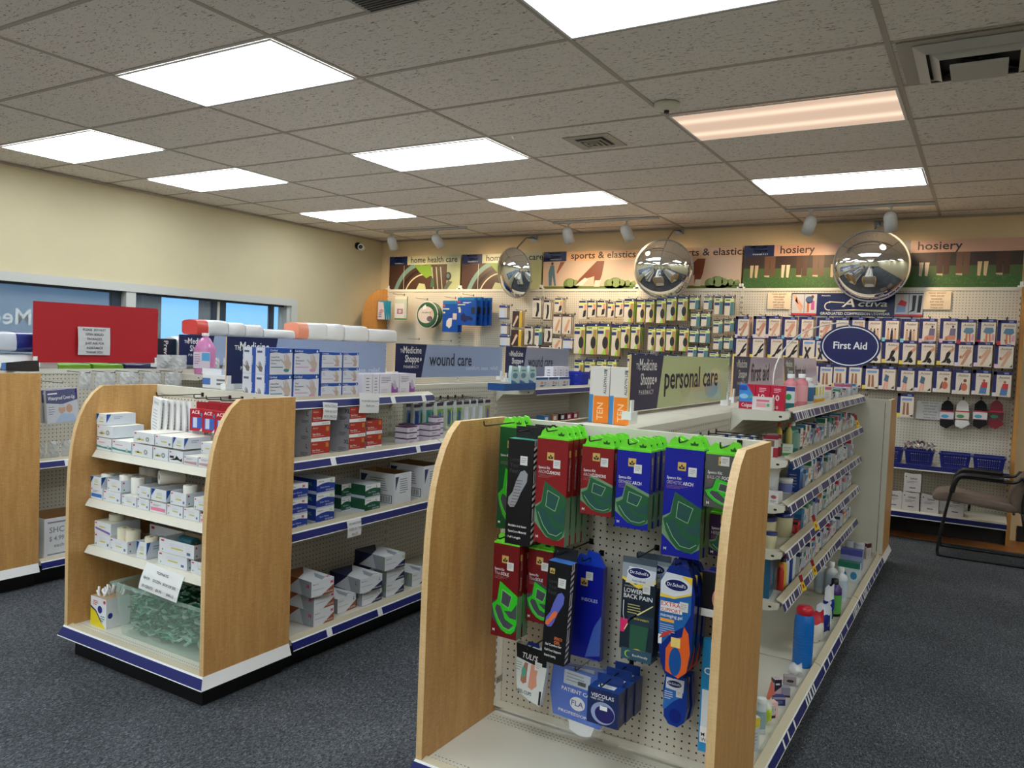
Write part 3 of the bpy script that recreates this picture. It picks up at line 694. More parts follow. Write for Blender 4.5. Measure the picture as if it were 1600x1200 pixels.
def blackbox_kit(w_, h, topc, acc, foot, d=0.048):
    def mk(mb):
        BK = C(16, 15, 18, .35)
        mb.box(-w_ / 2, w_ / 2, -d / 2, d / 2, -h, 0, BK, {'+z': topc})
        f_ = front(w_, d, -h)
        crest(mb, f_, w_ * .1, h * .88, 0.018) if acc else None
        for k, s_ in enumerate(('Love', 'Your', 'Feet')): mb.text(f_, w_ * .1, h * (.79 - .055 * k), 0.013, s_, C(62, 62, 66), w_ * .36)
        sticker(mb, f_, w_ * .5, h * .76, 0.028, 0.031)
        # foot outline, tilted
        pts = [(-.22, -.16), (-.13, -.20), (0.0, -.19), (.06, -.12), (.12, 0.0), (.24, .14), (.22, .24), (.10, .285), (-.02, .26), (-.10, .14), (-.14, 0), (-.24, -.08)]
        cx, cy = w_ * .42, h * .50
        mb.shape(f_, [(cx + a * w_ * 1.25 + b_ * w_ * .5, cy + b_ * h * .75) for a, b_ in pts], foot[0], 1)
        if len(foot) > 1:
            mb.shape(f_, [(cx + a * w_ * .7 + b_ * w_ * .5 - w_ * .13, cy - h * .07 + b_ * h * .32) for a, b_ in pts], foot[1], 2)
        else:
            for k in range(9): mb.rect(f_, cx - w_ * .25 + k * w_ * .025, cy - h * .13 + k * h * .03, w_ * .26, 0.0015, BK, 2)
        if acc: mb.text(f_, w_ * .5, h * .24, 0.010, 'SPENCO', acc, w_ * .35); mb.text(f_, w_ * .5, h * .2, 0.010, 'GEL', acc)
        for k, s_ in enumerate(('Moldable Arch Insert', 'SpenCore Material', 'Full Length') if not acc else ('Gel Comfort for', 'Full Foot Support', 'Great for Standing')):
            mb.text(f_, w_ * .12, h * (.17 - .055 * k), 0.0075, s_, WHITE, w_ * (.72 if k < 2 else .5))
        r_ = rside(w_, d); r_.o = r_.o + Vector((0, 0, -h))
        n = 17
        for k in range(n):
            z = h * (k + .3) / n
            if k % 6 < 4: mb.shape(r_, [(d * .08, z), (d * .08, z + h / n * .5), (d * .55, z + h / n * .95), (d * .55, z + h / n * .45)], WHITE, 1)
            else: mb.rect(r_, d * .14, z - h / n * .2, d * .12, h / n, WHITE, 1); mb.rect(r_, d * .38, z - h / n * .1, d * .12, h / n, WHITE, 1)
    def tab(mb):
        mb.box(-w_ * .48, w_ * .48, d / 2 - 0.004, d / 2 - 0.001, 0, 0.04, C(18, 18, 20))
        mb.box(-w_ * .1, w_ * .1, d / 2 - 0.0045, d / 2 - 0.0041, 0.012, 0.02, DARK)
    return mk, tab
_PK = {}
def pack(name, kind, makers, loc, rz, label, cat, group=None, tab='hang_tab', tilt=0.0):
    if kind not in _PK:
        a = MB(); makers[0](a); b_ = None
        if makers[1]: b_ = MB(); makers[1](b_); b_ = b_.mesh(tab)
        _PK[kind] = (a.mesh(name), b_)
    o = bpy.data.objects.new(name, _PK[kind][0]); COL.objects.link(o); o.location = loc; o.rotation_euler = (0, tilt, rz)
    if _PK[kind][1]:
        c = bpy.data.objects.new(tab, _PK[kind][1]); COL.objects.link(c); c.parent = o
    return tag(o, label, cat, group)
def hook(x, z, y0, y1, label, group='peg hooks', d=(0, -1)):
    """wire hook from y0 (at the board) out to y1"""
    mb = MB(); L_ = y1 - y0
    mb.tube([(0, 0, 0.0), (0, L_ * .96, 0.0), (0, L_ * .99, 0.004), (0, L_, 0.018)], 0.0026, BLKWIRE, 6)
    mb.box(-0.008, 0.008, min(0, -0.002), 0.0, -0.012, 0.008, BLKWIRE)
    return tag(mb.build('peg_hook', None, (x, y0, z)), label, 'hook', group)
RED_ = C(134, 28, 30, .3); BLUE_ = C(20, 30, 150, .3)
BD = -0.0105
k_red = kit(0.115, 0.352, RED_, 'ARCH', 'CUSHIONS'); k_reds = kit(0.113, 0.222, RED_, 'ARCH', 'CUSHIONS', stk=(.6, .73))
k_bl = kit(0.112, 0.245, BLUE_, 'ORTHOTIC', 'ARCH', stk=(.52, .72)); k_bll = kit(0.122, 0.335, BLUE_, 'ORTHOTIC', 'ARCH', stk=(.62, .755))
k_gy = kit(0.115, 0.16, C(86, 88, 86, .3), 'BALL-OF-', 'FOOT', True, stk=(.4, .8)); k_sole = kit(0.102, 0.322, C(112, 16, 20, .3), 'Thin', 'SOLE', True); k_sole2 = kit(0.095, 0.25, C(112, 16, 20, .3), 'Thin', 'SOLE', True)
GRP = 'insole packs on the foreground pegboard'
for k in range(4):
    pack('insole_pack', 'kr', k_red, (1.671 + 0.002 * k, -0.222 + 0.040 * k, 1.234), 0, ['red and green full-length arch cushions insole pack with sticker, front of its hook', 'red arch cushions insole pack directly behind the full-length front one', 'red arch cushions insole pack third back on the full-length hook', 'red arch cushions insole pack nearest the pegboard on the full-length hook'][k], 'insole pack', GRP)
for k in range(4):
    pack('insole_pack', 'krs', k_reds, (1.819 + 0.002 * k, -0.185 + 0.040 * k, 1.218), 0, ['short red arch cushions insole pack, front of the middle hook', 'short red arch cushions pack just behind the front one on the middle hook', 'short red arch cushions pack third back on the middle hook', 'short red arch cushions pack nearest the pegboard on the middle hook'][k], 'insole pack', GRP)
for k in range(4):
    pack('insole_pack', 'kb', k_bl, (1.952 + 0.003 * k, -0.205 + 0.042 * k, 1.222), 0, ['short blue orthotic arch insole pack in front on its hook', 'short blue orthotic arch pack second on its hook', 'short blue orthotic arch pack third back on its hook', 'short blue orthotic arch pack nearest the pegboard'][k], 'insole pack', GRP)
for k in range(2):
    pack('insole_pack', 'kbl', k_bll, (2.108 + 0.003 * k, -0.183 + 0.042 * k, 1.242), 0, ['tall blue orthotic arch insole pack in front on the right hook', 'tall blue orthotic arch pack behind the tall front one'][k], 'insole pack', GRP)
pack('insole_pack', 'kg', k_gy, (2.232, -0.183, 1.236), 0, 'grey and green ball-of-foot insole pack beside the right wood panel', 'insole pack', GRP)
k_pu = kit(0.10, 0.13, C(50, 22, 70, .3), 'HEEL', 'CUPS', stk=(.4, .6))
pack('insole_pack', 'kp', k_pu, (2.222, -0.10, 1.04), 0, 'small purple insole pack half hidden by the right wood panel', 'insole pack', GRP)
k_dg = kit(0.10, 0.37, C(14, 86, 46, .3), '', '', True)
for k in range(2): pack('insole_pack', 'kdg', k_dg, (1.436, -0.095 + 0.045 * k, 1.244), 0, ['dark green insole pack at the upper left beside the wood panel', 'dark green insole pack behind the upper left one'][k], 'insole pack', GRP)
k_bk = blackbox_kit(0.098, 0.36, C(60, 150, 130), None, [C(150, 150, 155)])
for k in range(3): pack('insole_box', 'kbk', k_bk, (1.556 + 0.008 * k, -0.225 + 0.052 * k, 1.224), 0, ['black insole box with a white dotted foot, front of the left hook', 'black insole box second on the left hook', 'black insole box nearest the pegboard on the left hook'][k], 'insole box', GRP)
for k in range(2): pack('insole_pack', 'ksl', k_sole, (1.516, -0.232 + 0.042 * k, 0.858), 0, ['dark red thin sole pack with bright green leaf, lower left front', 'dark red thin sole pack behind the lower left front one'][k], 'insole pack', GRP)
for k in range(2): pack('insole_pack', 'ksl2', k_sole2, (1.624, -0.185 + 0.042 * k, 0.847), 0, ['shorter dark red thin sole pack right of the lower left one', 'shorter dark red thin sole pack behind its twin'][k], 'insole pack', GRP)
k_lb = blackbox_kit(0.085, 0.34, C(70, 130, 220), C(232, 120, 60), [C(92, 100, 190), C(226, 110, 60)])
pack('insole_box', 'klb', k_lb, (1.722, -0.225, 0.832), 0, 'black insole box with a blue and orange foot and striped side', 'insole box', GRP, tilt=R(2))
def blue_pk(mb):
    w_, h, d = 0.11, 0.32, 0.03
    mb.box(-w_ / 2, w_ / 2, -d / 2, d / 2, -h, 0, C(14, 26, 150, .3)); f_ = front(w_, d, -h)
    mb.shape(f_, [(w_ * .5, 0.005), (w_, 0.02), (w_, h * .5), (w_ * .75, h * .35)], C(70, 100, 190, .2), 1)
    crest(mb, f_, w_ * .25, h * .78, 0.026); sticker(mb, f_, w_ * .42, h * .85); mb.text(f_, w_ * .3, h * .62, 0.011, 'INSOLES', C(190, 200, 240), w_ * .55)
def blue_tab(mb): mb.prism([(-0.055, 0), (0.055, 0), (0.03, 0.045), (-0.01, 0.05), (-0.015, 0.03), (-0.04, 0.035)], 'y', -0.004, 0.004, C(30, 70, 200, .3))
pack('insole_pack', 'kbluep', (blue_pk, blue_tab), (1.765, -0.10, 0.80), 0, 'plain deep blue insole pack behind the black striped box', 'insole pack', GRP)

def oval_logo(mb, f_, x, y, rx, ry, k=2):
    mb.disc(f_, x, y, rx * 1.1, ry * 1.15, WHITE, k, 28); mb.disc(f_, x, y, rx, ry, C(18, 30, 96, .3), k + 1, 28)
    mb.text(f_, x, y - ry * .28, ry * .62, "Dr.Scholl's", WHITE, rx * 1.65, k + 2, 'c')
def lower_back(mb):
    w_, h = 0.116, 0.335
    NB = C(22, 34, 48, .35)
    mb.box(-w_ / 2 + .008, w_ / 2, -0.02, 0.02, -h + 0.02, -0.10, C(12, 14, 18, .3)); mb.box(-w_ / 2, w_ / 2, -0.024, -0.021, -0.30, 0, NB)
    f_ = F((-w_ / 2, -0.024, -h), (1, 0, 0), (0, 0, 1))
    mb.rect(f_, 0, h - .075, w_, .075, C(150, 160, 172), 1); mb.rect(f_, 0, h - .02, w_, .02, C(70, 84, 96), 2)
    mb.shape(f_, [(0, h - .075), (0, h - .065), (w_ * .4, h - .088), (w_, h - .06), (w_, h - .075), (w_ * .5, h - .1)], C(235, 205, 60), 2)
    mb.shape(f_, [(w_ * .1, h - .086), (w_ * .95, h - .082), (w_, h - .035), (w_ * .2, h - .03)], C(210, 216, 224), 2)
    oval_logo(mb, f_, w_ * .5, h - .048, 0.038, 0.0155, 3)
    mb.text(f_, w_ * .3, h - .078, 0.005, 'PAIN RELIEF', C(60, 70, 100), w_ * .4, 3)
    mb.text(f_, w_ * .07, h - .098, 0.004, 'ORTHOTICS FOR', C(200, 200, 200), w_ * .4)
    mb.text(f_, w_ * .07, h - .117, 0.014, 'LOWER', WHITE, w_ * .55); mb.text(f_, w_ * .07, h - .135, 0.014, 'BACK', WHITE, w_ * .42); mb.text(f_, w_ * .54, h - .135, 0.014, 'PAIN', WHITE, w_ * .38)
    sticker(mb, f_, w_ * .62, h - .112, 0.026, 0.028)
    mb.stripes(f_, w_ * .2, h - .185, w_ * .4, .035, C(190, 180, 110), 4, 2, .35)
    mb.tube([(-w_ * .42, -0.0255, -0.145), (-w_ * .42, -0.0255, -0.19), (-w_ * .38, -0.0255, -0.21)], 0.0012, WHITE, 5)
    mb.shape(f_, [(0, .085), (w_ * .12, .085), (w_ * .28, .13), (0, .13)], C(226, 40, 110), 2)
    mb.shape(f_, [(0.0, .084), (w_ * .22, .12), (w_ * .6, .16), (w_ * 1.0, .20), (w_ * 1.0, .03), (0, .03)], C(26, 40, 52, .4), 1)
    mb.shape(f_, [(w_ * .12, .095), (w_ * .3, .135), (w_ * .95, .19), (w_ * .95, .186), (w_ * .3, .128), (w_ * .14, .092)], C(235, 225, 160), 3)
    mb.rect(f_, w_ * .22, .115, w_ * .78, .034, C(34, 54, 72), 3); mb.text(f_, w_ * .4, .133, .006, 'SHOE INSERTS', C(225, 205, 60), w_ * .45, 4)
    mb.shape(f_, [(w_ * .3, .025), (w_ * .78, .025), (w_ * .85, .115), (w_ * .3, .115)], C(44, 92, 70, .4), 3); mb.disc(f_, w_ * .54, .022, .024, .016, C(228, 190, 40), 4)
def lower_tray(mb):
    mb.box(-0.048, 0.056, -0.030, 0.02, -0.335, -0.300, C(52, 84, 104, .4)); f_ = F((-0.048, -0.030, -0.335), (1, 0, 0), (0, 0, 1))
    mb.disc(f_, .024, .018, .012, .012, C(150, 200, 60), 1); mb.disc(f_, .027, .018, .010, .010, C(52, 84, 104, .4), 2); mb.text(f_, .04, .014, .007, 'Eco-Friendly', WHITE, .052)
pack('insole_pack', 'klow', (lower_back, lower_tray), (1.962, -0.128, 0.868), 0, 'black lower back pain orthotics pack with a yellow curve', 'insole pack', GRP, tab='tray')
pack('insole_pack', 'klow', (lower_back, lower_tray), (1.985, -0.062, 0.872), 0, 'second lower back pain orthotics pack behind the front one', 'insole pack', GRP, tab='tray')
def blister(w_, h, d, colr, n=16):
    """rounded foot-shaped blister outline"""
    pts = []
    for k in range(n):
        a = math.pi * 2 * k / n; x = math.cos(a); z = math.sin(a)
        pts.append((w_ / 2 * (abs(x) ** .7) * (1 if x > 0 else -1) * (1.0 if z > 0 else .93), -h / 2 + h / 2 * (abs(z) ** .75) * (1 if z > 0 else -1)))
    def f_(mb): mb.prism(pts, 'y', -d / 2, d / 2, colr)
    return f_
def extra(mb):
    w_, h, d = 0.118, 0.36, 0.03
    blister(w_, h, d, C(18, 44, 128, .2))(mb)
    f_ = F((-w_ / 2, -d / 2, -h), (1, 0, 0), (0, 0, 1)); cw = 0.104
    mb.shape(f_, [(0.004, .10), (0.012, .098), (.045, .14), (.085, .17), (cw, .21), (cw, h - .035), (0.02, h - .03), (.004, h - .05)], C(30, 100, 176, .35), 1)
    mb.shape(f_, [(.004, h - .105), (.05, h - .105), (cw, h - .085), (cw, h - .035), (.02, h - .03), (.004, h - .06)], C(216, 222, 232), 2)
    mb.shape(f_, [(.004, h - .11), (.05, h - .11), (cw, h - .09), (cw, h - .083), (.05, h - .103), (.004, h - .098)], C(235, 205, 80), 3); mb.shape(f_, [(.07, h - .036), (cw, h - .035), (cw, h - .06)], C(240, 200, 50), 3)
    oval_logo(mb, f_, .055, h - .066, .036, .017, 4)
    mb.rect(f_, .007, h - .155, .07, .033, WHITE, 2); mb.text(f_, .009, h - .136, .013, 'EXTRA', C(206, 60, 40), .062, 3); mb.text(f_, .009, h - .153, .011, 'SUPPORT', C(206, 60, 40), .064, 3)
    mb.text(f_, .008, h - .170, .010, 'massaging gel', WHITE, .07, 3); mb.rect(f_, .008, h - .186, .045, .010, C(236, 170, 60), 3); mb.stripes(f_, .008, h - .225, .05, .034, C(190, 210, 230), 5, 3, .3)
    mb.shape(f_, [(.006, .118), (.03, .13), (.055, .15), (.05, .152), (.02, .14)], C(200, 60, 50), 4); mb.rect(f_, .004, .102, .012, .03, WHITE, 3); sticker(mb, f_, .068, h - .145, .027, .03)
    mb.shape(f_, [(.032, .02), (.075, .005), (.10, .03), (.108, .09), (.10, .15), (.085, .17), (.08, .135), (.05, .125), (.03, .09)], C(232, 100, 34, .4), 2)
    mb.disc(f_, .062, .055, .020, .045, C(24, 84, 160, .3), 3); mb.rect(f_, .046, .10, .03, .03, C(240, 214, 120), 4)
def hk_tab(mb): mb.prism([(-.03, -.012), (.03, -.012), (.02, .012), (-.02, .012)], 'y', -.003, .003, C(16, 36, 110, .3))
for k in range(3): pack('insole_pack', 'kex', (extra, hk_tab), (2.108 + .003 * k, -.185 + .04 * k, .885), 0, ['blue extra support insole pack with orange soles, in front', 'blue extra support insole pack second on its hook', 'blue extra support insole pack nearest the pegboard'][k], 'insole pack', GRP)
def smallsch(mb):
    w_, h, d = .082, .165, .028; pts = [(-.034, 0), (.034, 0), (.038, -.06), (.042, -.10), (.034, -.145), (.012, -.165), (-.016, -.162), (-.034, -.14), (-.036, -.10), (-.040, -.05)]
    mb.prism(pts, 'y', -d / 2, d / 2, C(20, 56, 150, .2)); f_ = F((-.041, -d / 2, -h), (1, 0, 0), (0, 0, 1))
    mb.shape(f_, [(.002, .05), (.01, .05), (.036, .08), (.068, .105), (.07, .155), (.01, .155)], C(40, 110, 190, .35), 1); mb.shape(f_, [(.01, .12), (.068, .115), (.07, .155), (.01, .155)], C(214, 220, 228), 2); oval_logo(mb, f_, .038, .138, .024, .011, 3); sticker(mb, f_, .045, .098, .02, .024); mb.disc(f_, .045, .035, .02, .024, C(12, 34, 130, .25), 2); mb.stripes(f_, .006, .085, .03, .028, WHITE, 4, 3, .3)
for k in range(2): pack('insole_pack', 'kss', (smallsch, hk_tab), (2.092 + .004 * k, -.112 + .042 * k, .505), 0, ['small blue heel insole pack hanging below the extra support packs', 'small blue heel insole pack behind the lower one'][k], 'insole pack', GRP)
def tulis(mb):
    w_, h, d = .13, .20, .022
    mb.prism([(-.062, 0), (.062, 0), (.066, -.06), (.060, -.15), (.055, -.198), (.01, -.19), (-.04, -.17), (-.055, -.08)], 'y', -d / 2, d / 2, C(214, 218, 216, .4))
    f_ = F((-w_ / 2, -d / 2, -h), (1, 0, 0), (0, 0, 1))
    mb.shape(f_, [(.003, h), (.127, h), (.13, .145), (.09, .14), (.01, .15)], C(18, 18, 20, .35), 1); mb.text(f_, .03, .155, .019, "TULI'S", WHITE, .062, 2, 'l', .15); sticker(mb, f_, .085, .125, .028, .03)
    mb.shape(f_, [(.045, .14), (.058, .14), (.056, .10), (.058, .07), (.045, .062), (.034, .07), (.036, .11)], C(176, 116, 96), 1); mb.disc(f_, .044, .105, .009, .02, C(90, 170, 140), 2)
    mb.shape(f_, [(.07, .14), (.1, .14), (.095, .10), (.1, .07), (.082, .05), (.066, .056), (.068, .10)], C(214, 150, 126), 1); mb.text(f_, .022, .028, .012, 'HEEL CUPS', C(30, 60, 70), .06, 2); mb.rect(f_, .112, .006, .008, .05, C(20, 20, 20), 1)
    mb.stripes(f_, .01, .105, .025, .035, C(140, 170, 160), 4, 1, .3)
pack('heel_cup_pack', 'ktu', (tulis, hk_tab), (1.585, -.155, .492), 0, 'white and black heel cups pouch at the lower left of the pegboard', 'heel cup pack', GRP, tilt=R(4))
def fla(mb):
    mb.prism([(-.105, 0), (.105, 0), (.11, -.09), (.09, -.175), (-.09, -.175), (-.11, -.09)], 'y', -.008, .008, C(24, 92, 206, .25)); f_ = F((-.11, -.008, -.175), (1, 0, 0), (0, 0, 1))
    mb.rect(f_, .05, .12, .10, .05, C(196, 206, 220), 1); mb.stripes(f_, .06, .132, .07, .034, GREYINK, 3, 2, .3); mb.rect(f_, .105, .128, .03, .014, INK, 3)
    mb.text(f_, .11, .096, .013, 'PATIENT CARE', WHITE, .13, 2, 'c'); mb.disc(f_, .11, .062, .029, .024, WHITE, 2, 24); mb.text(f_, .11, .054, .018, 'FLA', C(24, 60, 150), .046, 3, 'c'); mb.text(f_, .11, .018, .010, 'PROFESSIONAL', WHITE, .14, 2, 'c')
def fla_bag(mb):
    mb.prism([(-.08, .05), (.06, .06), (.11, .0), (.10, -.20), (.04, -.225), (-.06, -.225), (-.10, -.19), (-.118, -.05)], 'y', -.013, -.0105, CLEAR)
    mb.prism([(-.03, -.176), (.07, -.176), (.06, -.21), (.02, -.222), (-.02, -.21)], 'y', -.008, .006, C(222, 224, 226, .3))
for k in range(2): pack('heel_cushion_bag', 'kfl', (fla, fla_bag), (1.752 - .01 * k, -.108 + .045 * k, .428), 0, ['clear bag with a bright blue patient care card, in front', 'bright blue patient care bag behind the front one'][k], 'bag', GRP, tab='clear_bag', tilt=R(3 if k == 0 else -5))
def visc(mb):
    w_, h, d = .108, .115, .058; NV = C(30, 44, 92, .35)
    mb.box(-w_ / 2, w_ / 2, -d / 2, d / 2, -h, 0, NV, {'+z': C(24, 66, 140, .35)}); f_ = front(w_, d, -h); t_ = topf(w_, d, 0)
    mb.rect(t_, .025, .018, .058, .026, WHITE, 1); mb.stripes(t_, .032, .022, .04, .018, GREYINK, 3, 2, .3)
    mb.text(f_, .012, .088, .012, 'VISCOLAS', WHITE, .08, 1); mb.text(f_, .012, .080, .005, 'HEEL SPUR', WHITE, .045, 1); mb.disc(f_, .056, .040, .042, .036, C(150, 160, 200), 1, 24); mb.disc(f_, .062, .038, .034, .028, C(34, 30, 100), 2, 20); mb.rect(f_, .045, .05, .026, .014, WHITE, 3)
    r_ = rside(w_, d); r_.o = r_.o + Vector((0, 0, -h)); mb.disc(r_, .03, .05, .018, .024, C(70, 84, 140), 1)
def visc_tab(mb): mb.box(-.045, .045, .024, .028, 0, .03, C(20, 50, 120, .35))
for k in range(3): pack('heel_cushion_box', 'kvi', (visc, visc_tab), (1.895 + .004 * k, -.215 + .062 * k, .448), 0, ['navy heel cushion box with price label, front of its hook', 'navy heel cushion box in the middle of its hook', 'navy heel cushion box nearest the pegboard'][k], 'box', GRP)
def cyan(mb):
    mb.box(-.045, .045, -.012, .012, -.36, 0, C(34, 140, 200, .3)); f_ = front(.09, .024, -.36); mb.rect(f_, .005, .03, .03, .17, C(216, 222, 226), 1); mb.text(f_, .008, .25, .022, 'C', WHITE, None, 2); mb.rect(f_, .004, .03, .022, .05, WHITE, 2); mb.text(f_, .008, .05, .012, 'M', C(180, 40, 60)); mb.text(f_, .008, .034, .012, 'W', C(180, 40, 60))
pack('insole_pack', 'kcy', (cyan, hk_tab), (2.215, -.10, .64), 0, 'tall light blue pack at the lower right against the wood panel', 'insole pack', GRP)
def purp(mb):
    mb.box(-.04, .04, -.02, .02, -.14, 0, C(16, 14, 20, .35), {'+z': C(90, 70, 150)}); f_ = front(.08, .04, -.14); mb.rect(f_, 0, .0, .08, .024, WHITE, 1); mb.disc(f_, .05, .06, .016, .03, C(220, 150, 130), 1)
pack('insole_box', 'kpr', (purp, hk_tab), (2.205, -.12, .862), 0, 'small black and purple box at the right of the extra support packs', 'insole box', GRP)
# hooks: (x, z, outer y, what they hold)
for x, z, y, l in ((1.436, 1.262, -.30, 'top hook at the left panel holding dark green packs'), (1.556, 1.251, -.28, 'hook holding the black boxes'), (1.665, 1.262, -.275, 'hook holding the full-length red packs'), (1.815, 1.243, -.265, 'hook holding the short red packs'), (1.948, 1.246, -.265, 'hook holding the short blue packs'),
                   (2.100, 1.27 - .006, -.235, 'hook holding the tall blue packs'), (2.226, 1.26, -.235, 'hook holding the grey pack'), (1.790, 1.0, -.10, 'empty wire hook below the short red packs'), (1.516, .888, -.31, 'hook holding the lower left red packs'), (1.624, .874, -.245, 'hook holding the shorter thin sole packs'), (1.722, .86, -.27, 'hook holding the striped black box'),
                   (1.765, .826, -.17, 'hook holding the deep blue pack'), (1.966, .878, -.19, 'hook holding the lower back pain packs'), (2.108, .888, -.24, 'hook holding the extra support packs'), (2.092, .508, -.16, 'hook holding the small heel packs'), (1.585, .494, -.20, 'hook holding the heel cups pouch'), (1.752, .446, -.16, 'hook holding the patient care bags'), (1.895, .466, -.27, 'hook holding the navy cushion boxes')):
    z_ = round(z / .0254) * .0254
    hook(x, z, -0.019 if z_ > 1.21 else BD, y, 'dark wire ' + l if not l.startswith('empty') else l)

# ================================================================ tape endcap and centre run stock
BLU = C(24, 84, 160); GRN = C(40, 130, 90); YEL = C(206, 196, 70); REDP = C(196, 30, 60); PINK = C(232, 120, 160); TEAL = C(60, 140, 130); PURP = C(120, 90, 170); BROWN = C(150, 90, 50)
W2 = C(226, 228, 232, .5); W3 = C(206, 214, 224, .5); INSIDE = mat('tan_card_inside', (176, 150, 116), .8)  # INSIDE: tan-brown card inside the open cartons
def carton(w_, d, h, style='plain', open_top=False, side=W3):
    def mk(mb):
        if open_top:
            t_ = 0.003
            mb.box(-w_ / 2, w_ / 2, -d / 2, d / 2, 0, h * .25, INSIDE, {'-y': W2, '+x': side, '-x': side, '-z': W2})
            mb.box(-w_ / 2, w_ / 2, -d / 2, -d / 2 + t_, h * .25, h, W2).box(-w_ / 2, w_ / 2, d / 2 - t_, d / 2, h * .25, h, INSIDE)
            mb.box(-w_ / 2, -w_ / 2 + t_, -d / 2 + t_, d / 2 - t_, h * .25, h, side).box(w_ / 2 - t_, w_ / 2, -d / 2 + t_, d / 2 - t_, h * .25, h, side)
        else: mb.box(-w_ / 2, w_ / 2, -d / 2, d / 2, 0, h, W2, {'+z': C(236, 232, 220, .5), '+x': side, '-x': side})
        f_ = front(w_, d); r_ = rside(w_, d); l_ = lside(w_, d)
        mb.rect(f_, w_ * .05, h * .80, w_ * .09, h * .12, REDP, 1)
        if style == 'plain':
            mb.rect(f_, w_ * .35, h * .40, w_ * .34, h * .10, YEL, 1); mb.disc(f_, w_ * .1, h * .2, h * .07, h * .07, GRN, 1, 10); mb.rect(f_, w_ * .8, h * .18, w_ * .1, h * .2, C(90, 110, 150), 1); mb.stripes(f_, w_ * .3, h * .55, w_ * .4, h * .25, C(200, 206, 222), 3, 1, .3)
        elif style == 'tri':
            mb.shape(f_, [(0, h), (w_ * .28, h), (0, h * .35)], BLU, 1); mb.rect(f_, w_ * .3, h * .25, w_ * .4, h * .10, YEL, 1); mb.rect(f_, w_ * .35, h * .45, w_ * .35, h * .3, C(205, 214, 200), 1)
            mb.shape(r_, [(0, h), (d * .16, h), (0, h * .2)], BLU, 1); mb.stripes(r_, d * .25, h * .5, d * .3, h * .3, C(150, 160, 190), 2)
        elif style == 'teal':
            mb.shape(f_, [(0, h * .22), (w_, h * .12), (w_, h * .32), (w_ * .4, h * .30), (0, h * .4)], TEAL, 1); mb.disc(f_, w_ * .78, h * .32, h * .17, h * .13, C(190, 196, 190), 2, 12); mb.rect(f_, w_ * .15, h * .6, w_ * .4, h * .08, C(220, 160, 170), 1)
        elif style == 'blue': mb.rect(f_, w_ * .06, h * .15, w_ * .88, h * .32, C(52, 120, 200), 1); mb.stripes(f_, w_ * .2, h * .6, w_ * .5, h * .2, C(150, 160, 190), 2)
        elif style == 'pink': mb.rect(f_, w_ * .06, h * .15, w_ * .88, h * .32, C(236, 130, 160), 1); mb.stripes(f_, w_ * .2, h * .6, w_ * .5, h * .2, C(180, 160, 170), 2)
        elif style == 'rose': mb.shape(f_, [(w_ * .05, h * .18), (w_ * .95, h * .1), (w_ * .95, h * .45), (w_ * .5, h * .4), (w_ * .05, h * .38)], C(196, 150, 150), 1); mb.stripes(f_, w_ * .2, h * .6, w_ * .5, h * .2, C(180, 160, 170), 2)
        elif style == 'roll': mb.disc(f_, w_ * .68, h * .42, h * .26, h * .22, C(150, 160, 160), 1, 14); mb.disc(f_, w_ * .68, h * .42, h * .08, h * .08, W2, 2, 10); mb.rect(f_, w_ * .15, h * .25, w_ * .35, h * .15, YEL, 1); mb.disc(f_, w_ * .3, h * .4, h * .15, h * .15, C(206, 206, 216), 1, 12)
        elif style == 'black': mb.shape(f_, [(w_ * .05, h * .2), (w_ * .35, h * .2), (w_ * .55, h * .6), (w_ * .8, h * .3), (w_ * .95, h * .45), (w_ * .95, h * .12), (w_ * .4, h * .35)], INK, 1); mb.rect(f_, w_ * .05, h * .35, w_ * .3, h * .2, INK, 1)
        elif style == 'purple': mb.shape(f_, [(w_ * .05, h * .35), (w_ * .95, h * .05), (w_ * .95, h * .25), (w_ * .05, h * .5)], PURP, 1); mb.rect(f_, w_ * .3, h * .55, w_ * .35, h * .1, YEL, 1)
        if style in ('plain', 'blue', 'pink'): mb.rect(r_, d * .06, h * .72, d * .05, h * .14, REDP, 1); mb.disc(r_, d * .1, h * .2, h * .07, h * .07, GRN, 1, 10)
    return mk
def roll(r_, h, core=0.3, edge=C(236, 234, 226, .6)):
    def mk(mb): mb.lathe([(r_ * core, h), (r_ * .96, h), (r_, h - .002), (r_, .002), (r_ * .96, 0), (r_ * core, 0), (r_ * core, h)], edge, n=28); mb.lathe([(r_ * core * .999, h * .999), (r_ * core * .999, .001), (r_ * core * .8, .001), (r_ * core * .8, h * .999), (r_ * core * .999, h * .999)], KRAFT, n=20)
    return mk
EF = -0.335
def shelf_row(items, z, py, grp, zs=0.0, yf=EF):
    """items: (px0, px1, h, depth, style, open, label)"""
    out = []
    for px0, px1, h, d, st, op, lab in items:
        x0, x1 = at(px0, py, 'y', yf).x, at(px1, py, 'y', yf).x
        x0, x1 = max(x0, CX - .472), min(x1, CX + .473); w_ = x1 - x0 - 0.003
        put('tape_box', 'tb%s%d%d%d%s' % (st, int(w_ * 1e4), int(h * 1e3), int(d * 1e3), op), carton(w_, d, h, st, op), ((x0 + x1) / 2, yf + d / 2, z + zs + 0.001), 0, lab, 'box', grp)
        out.append((x0, x1))
    return out
G1_ = 'tape boxes on the upper endcap shelf'; G2_ = 'tape boxes on the middle endcap shelf'; G3_ = 'tape boxes on the lower endcap shelf'
hb = 0.058
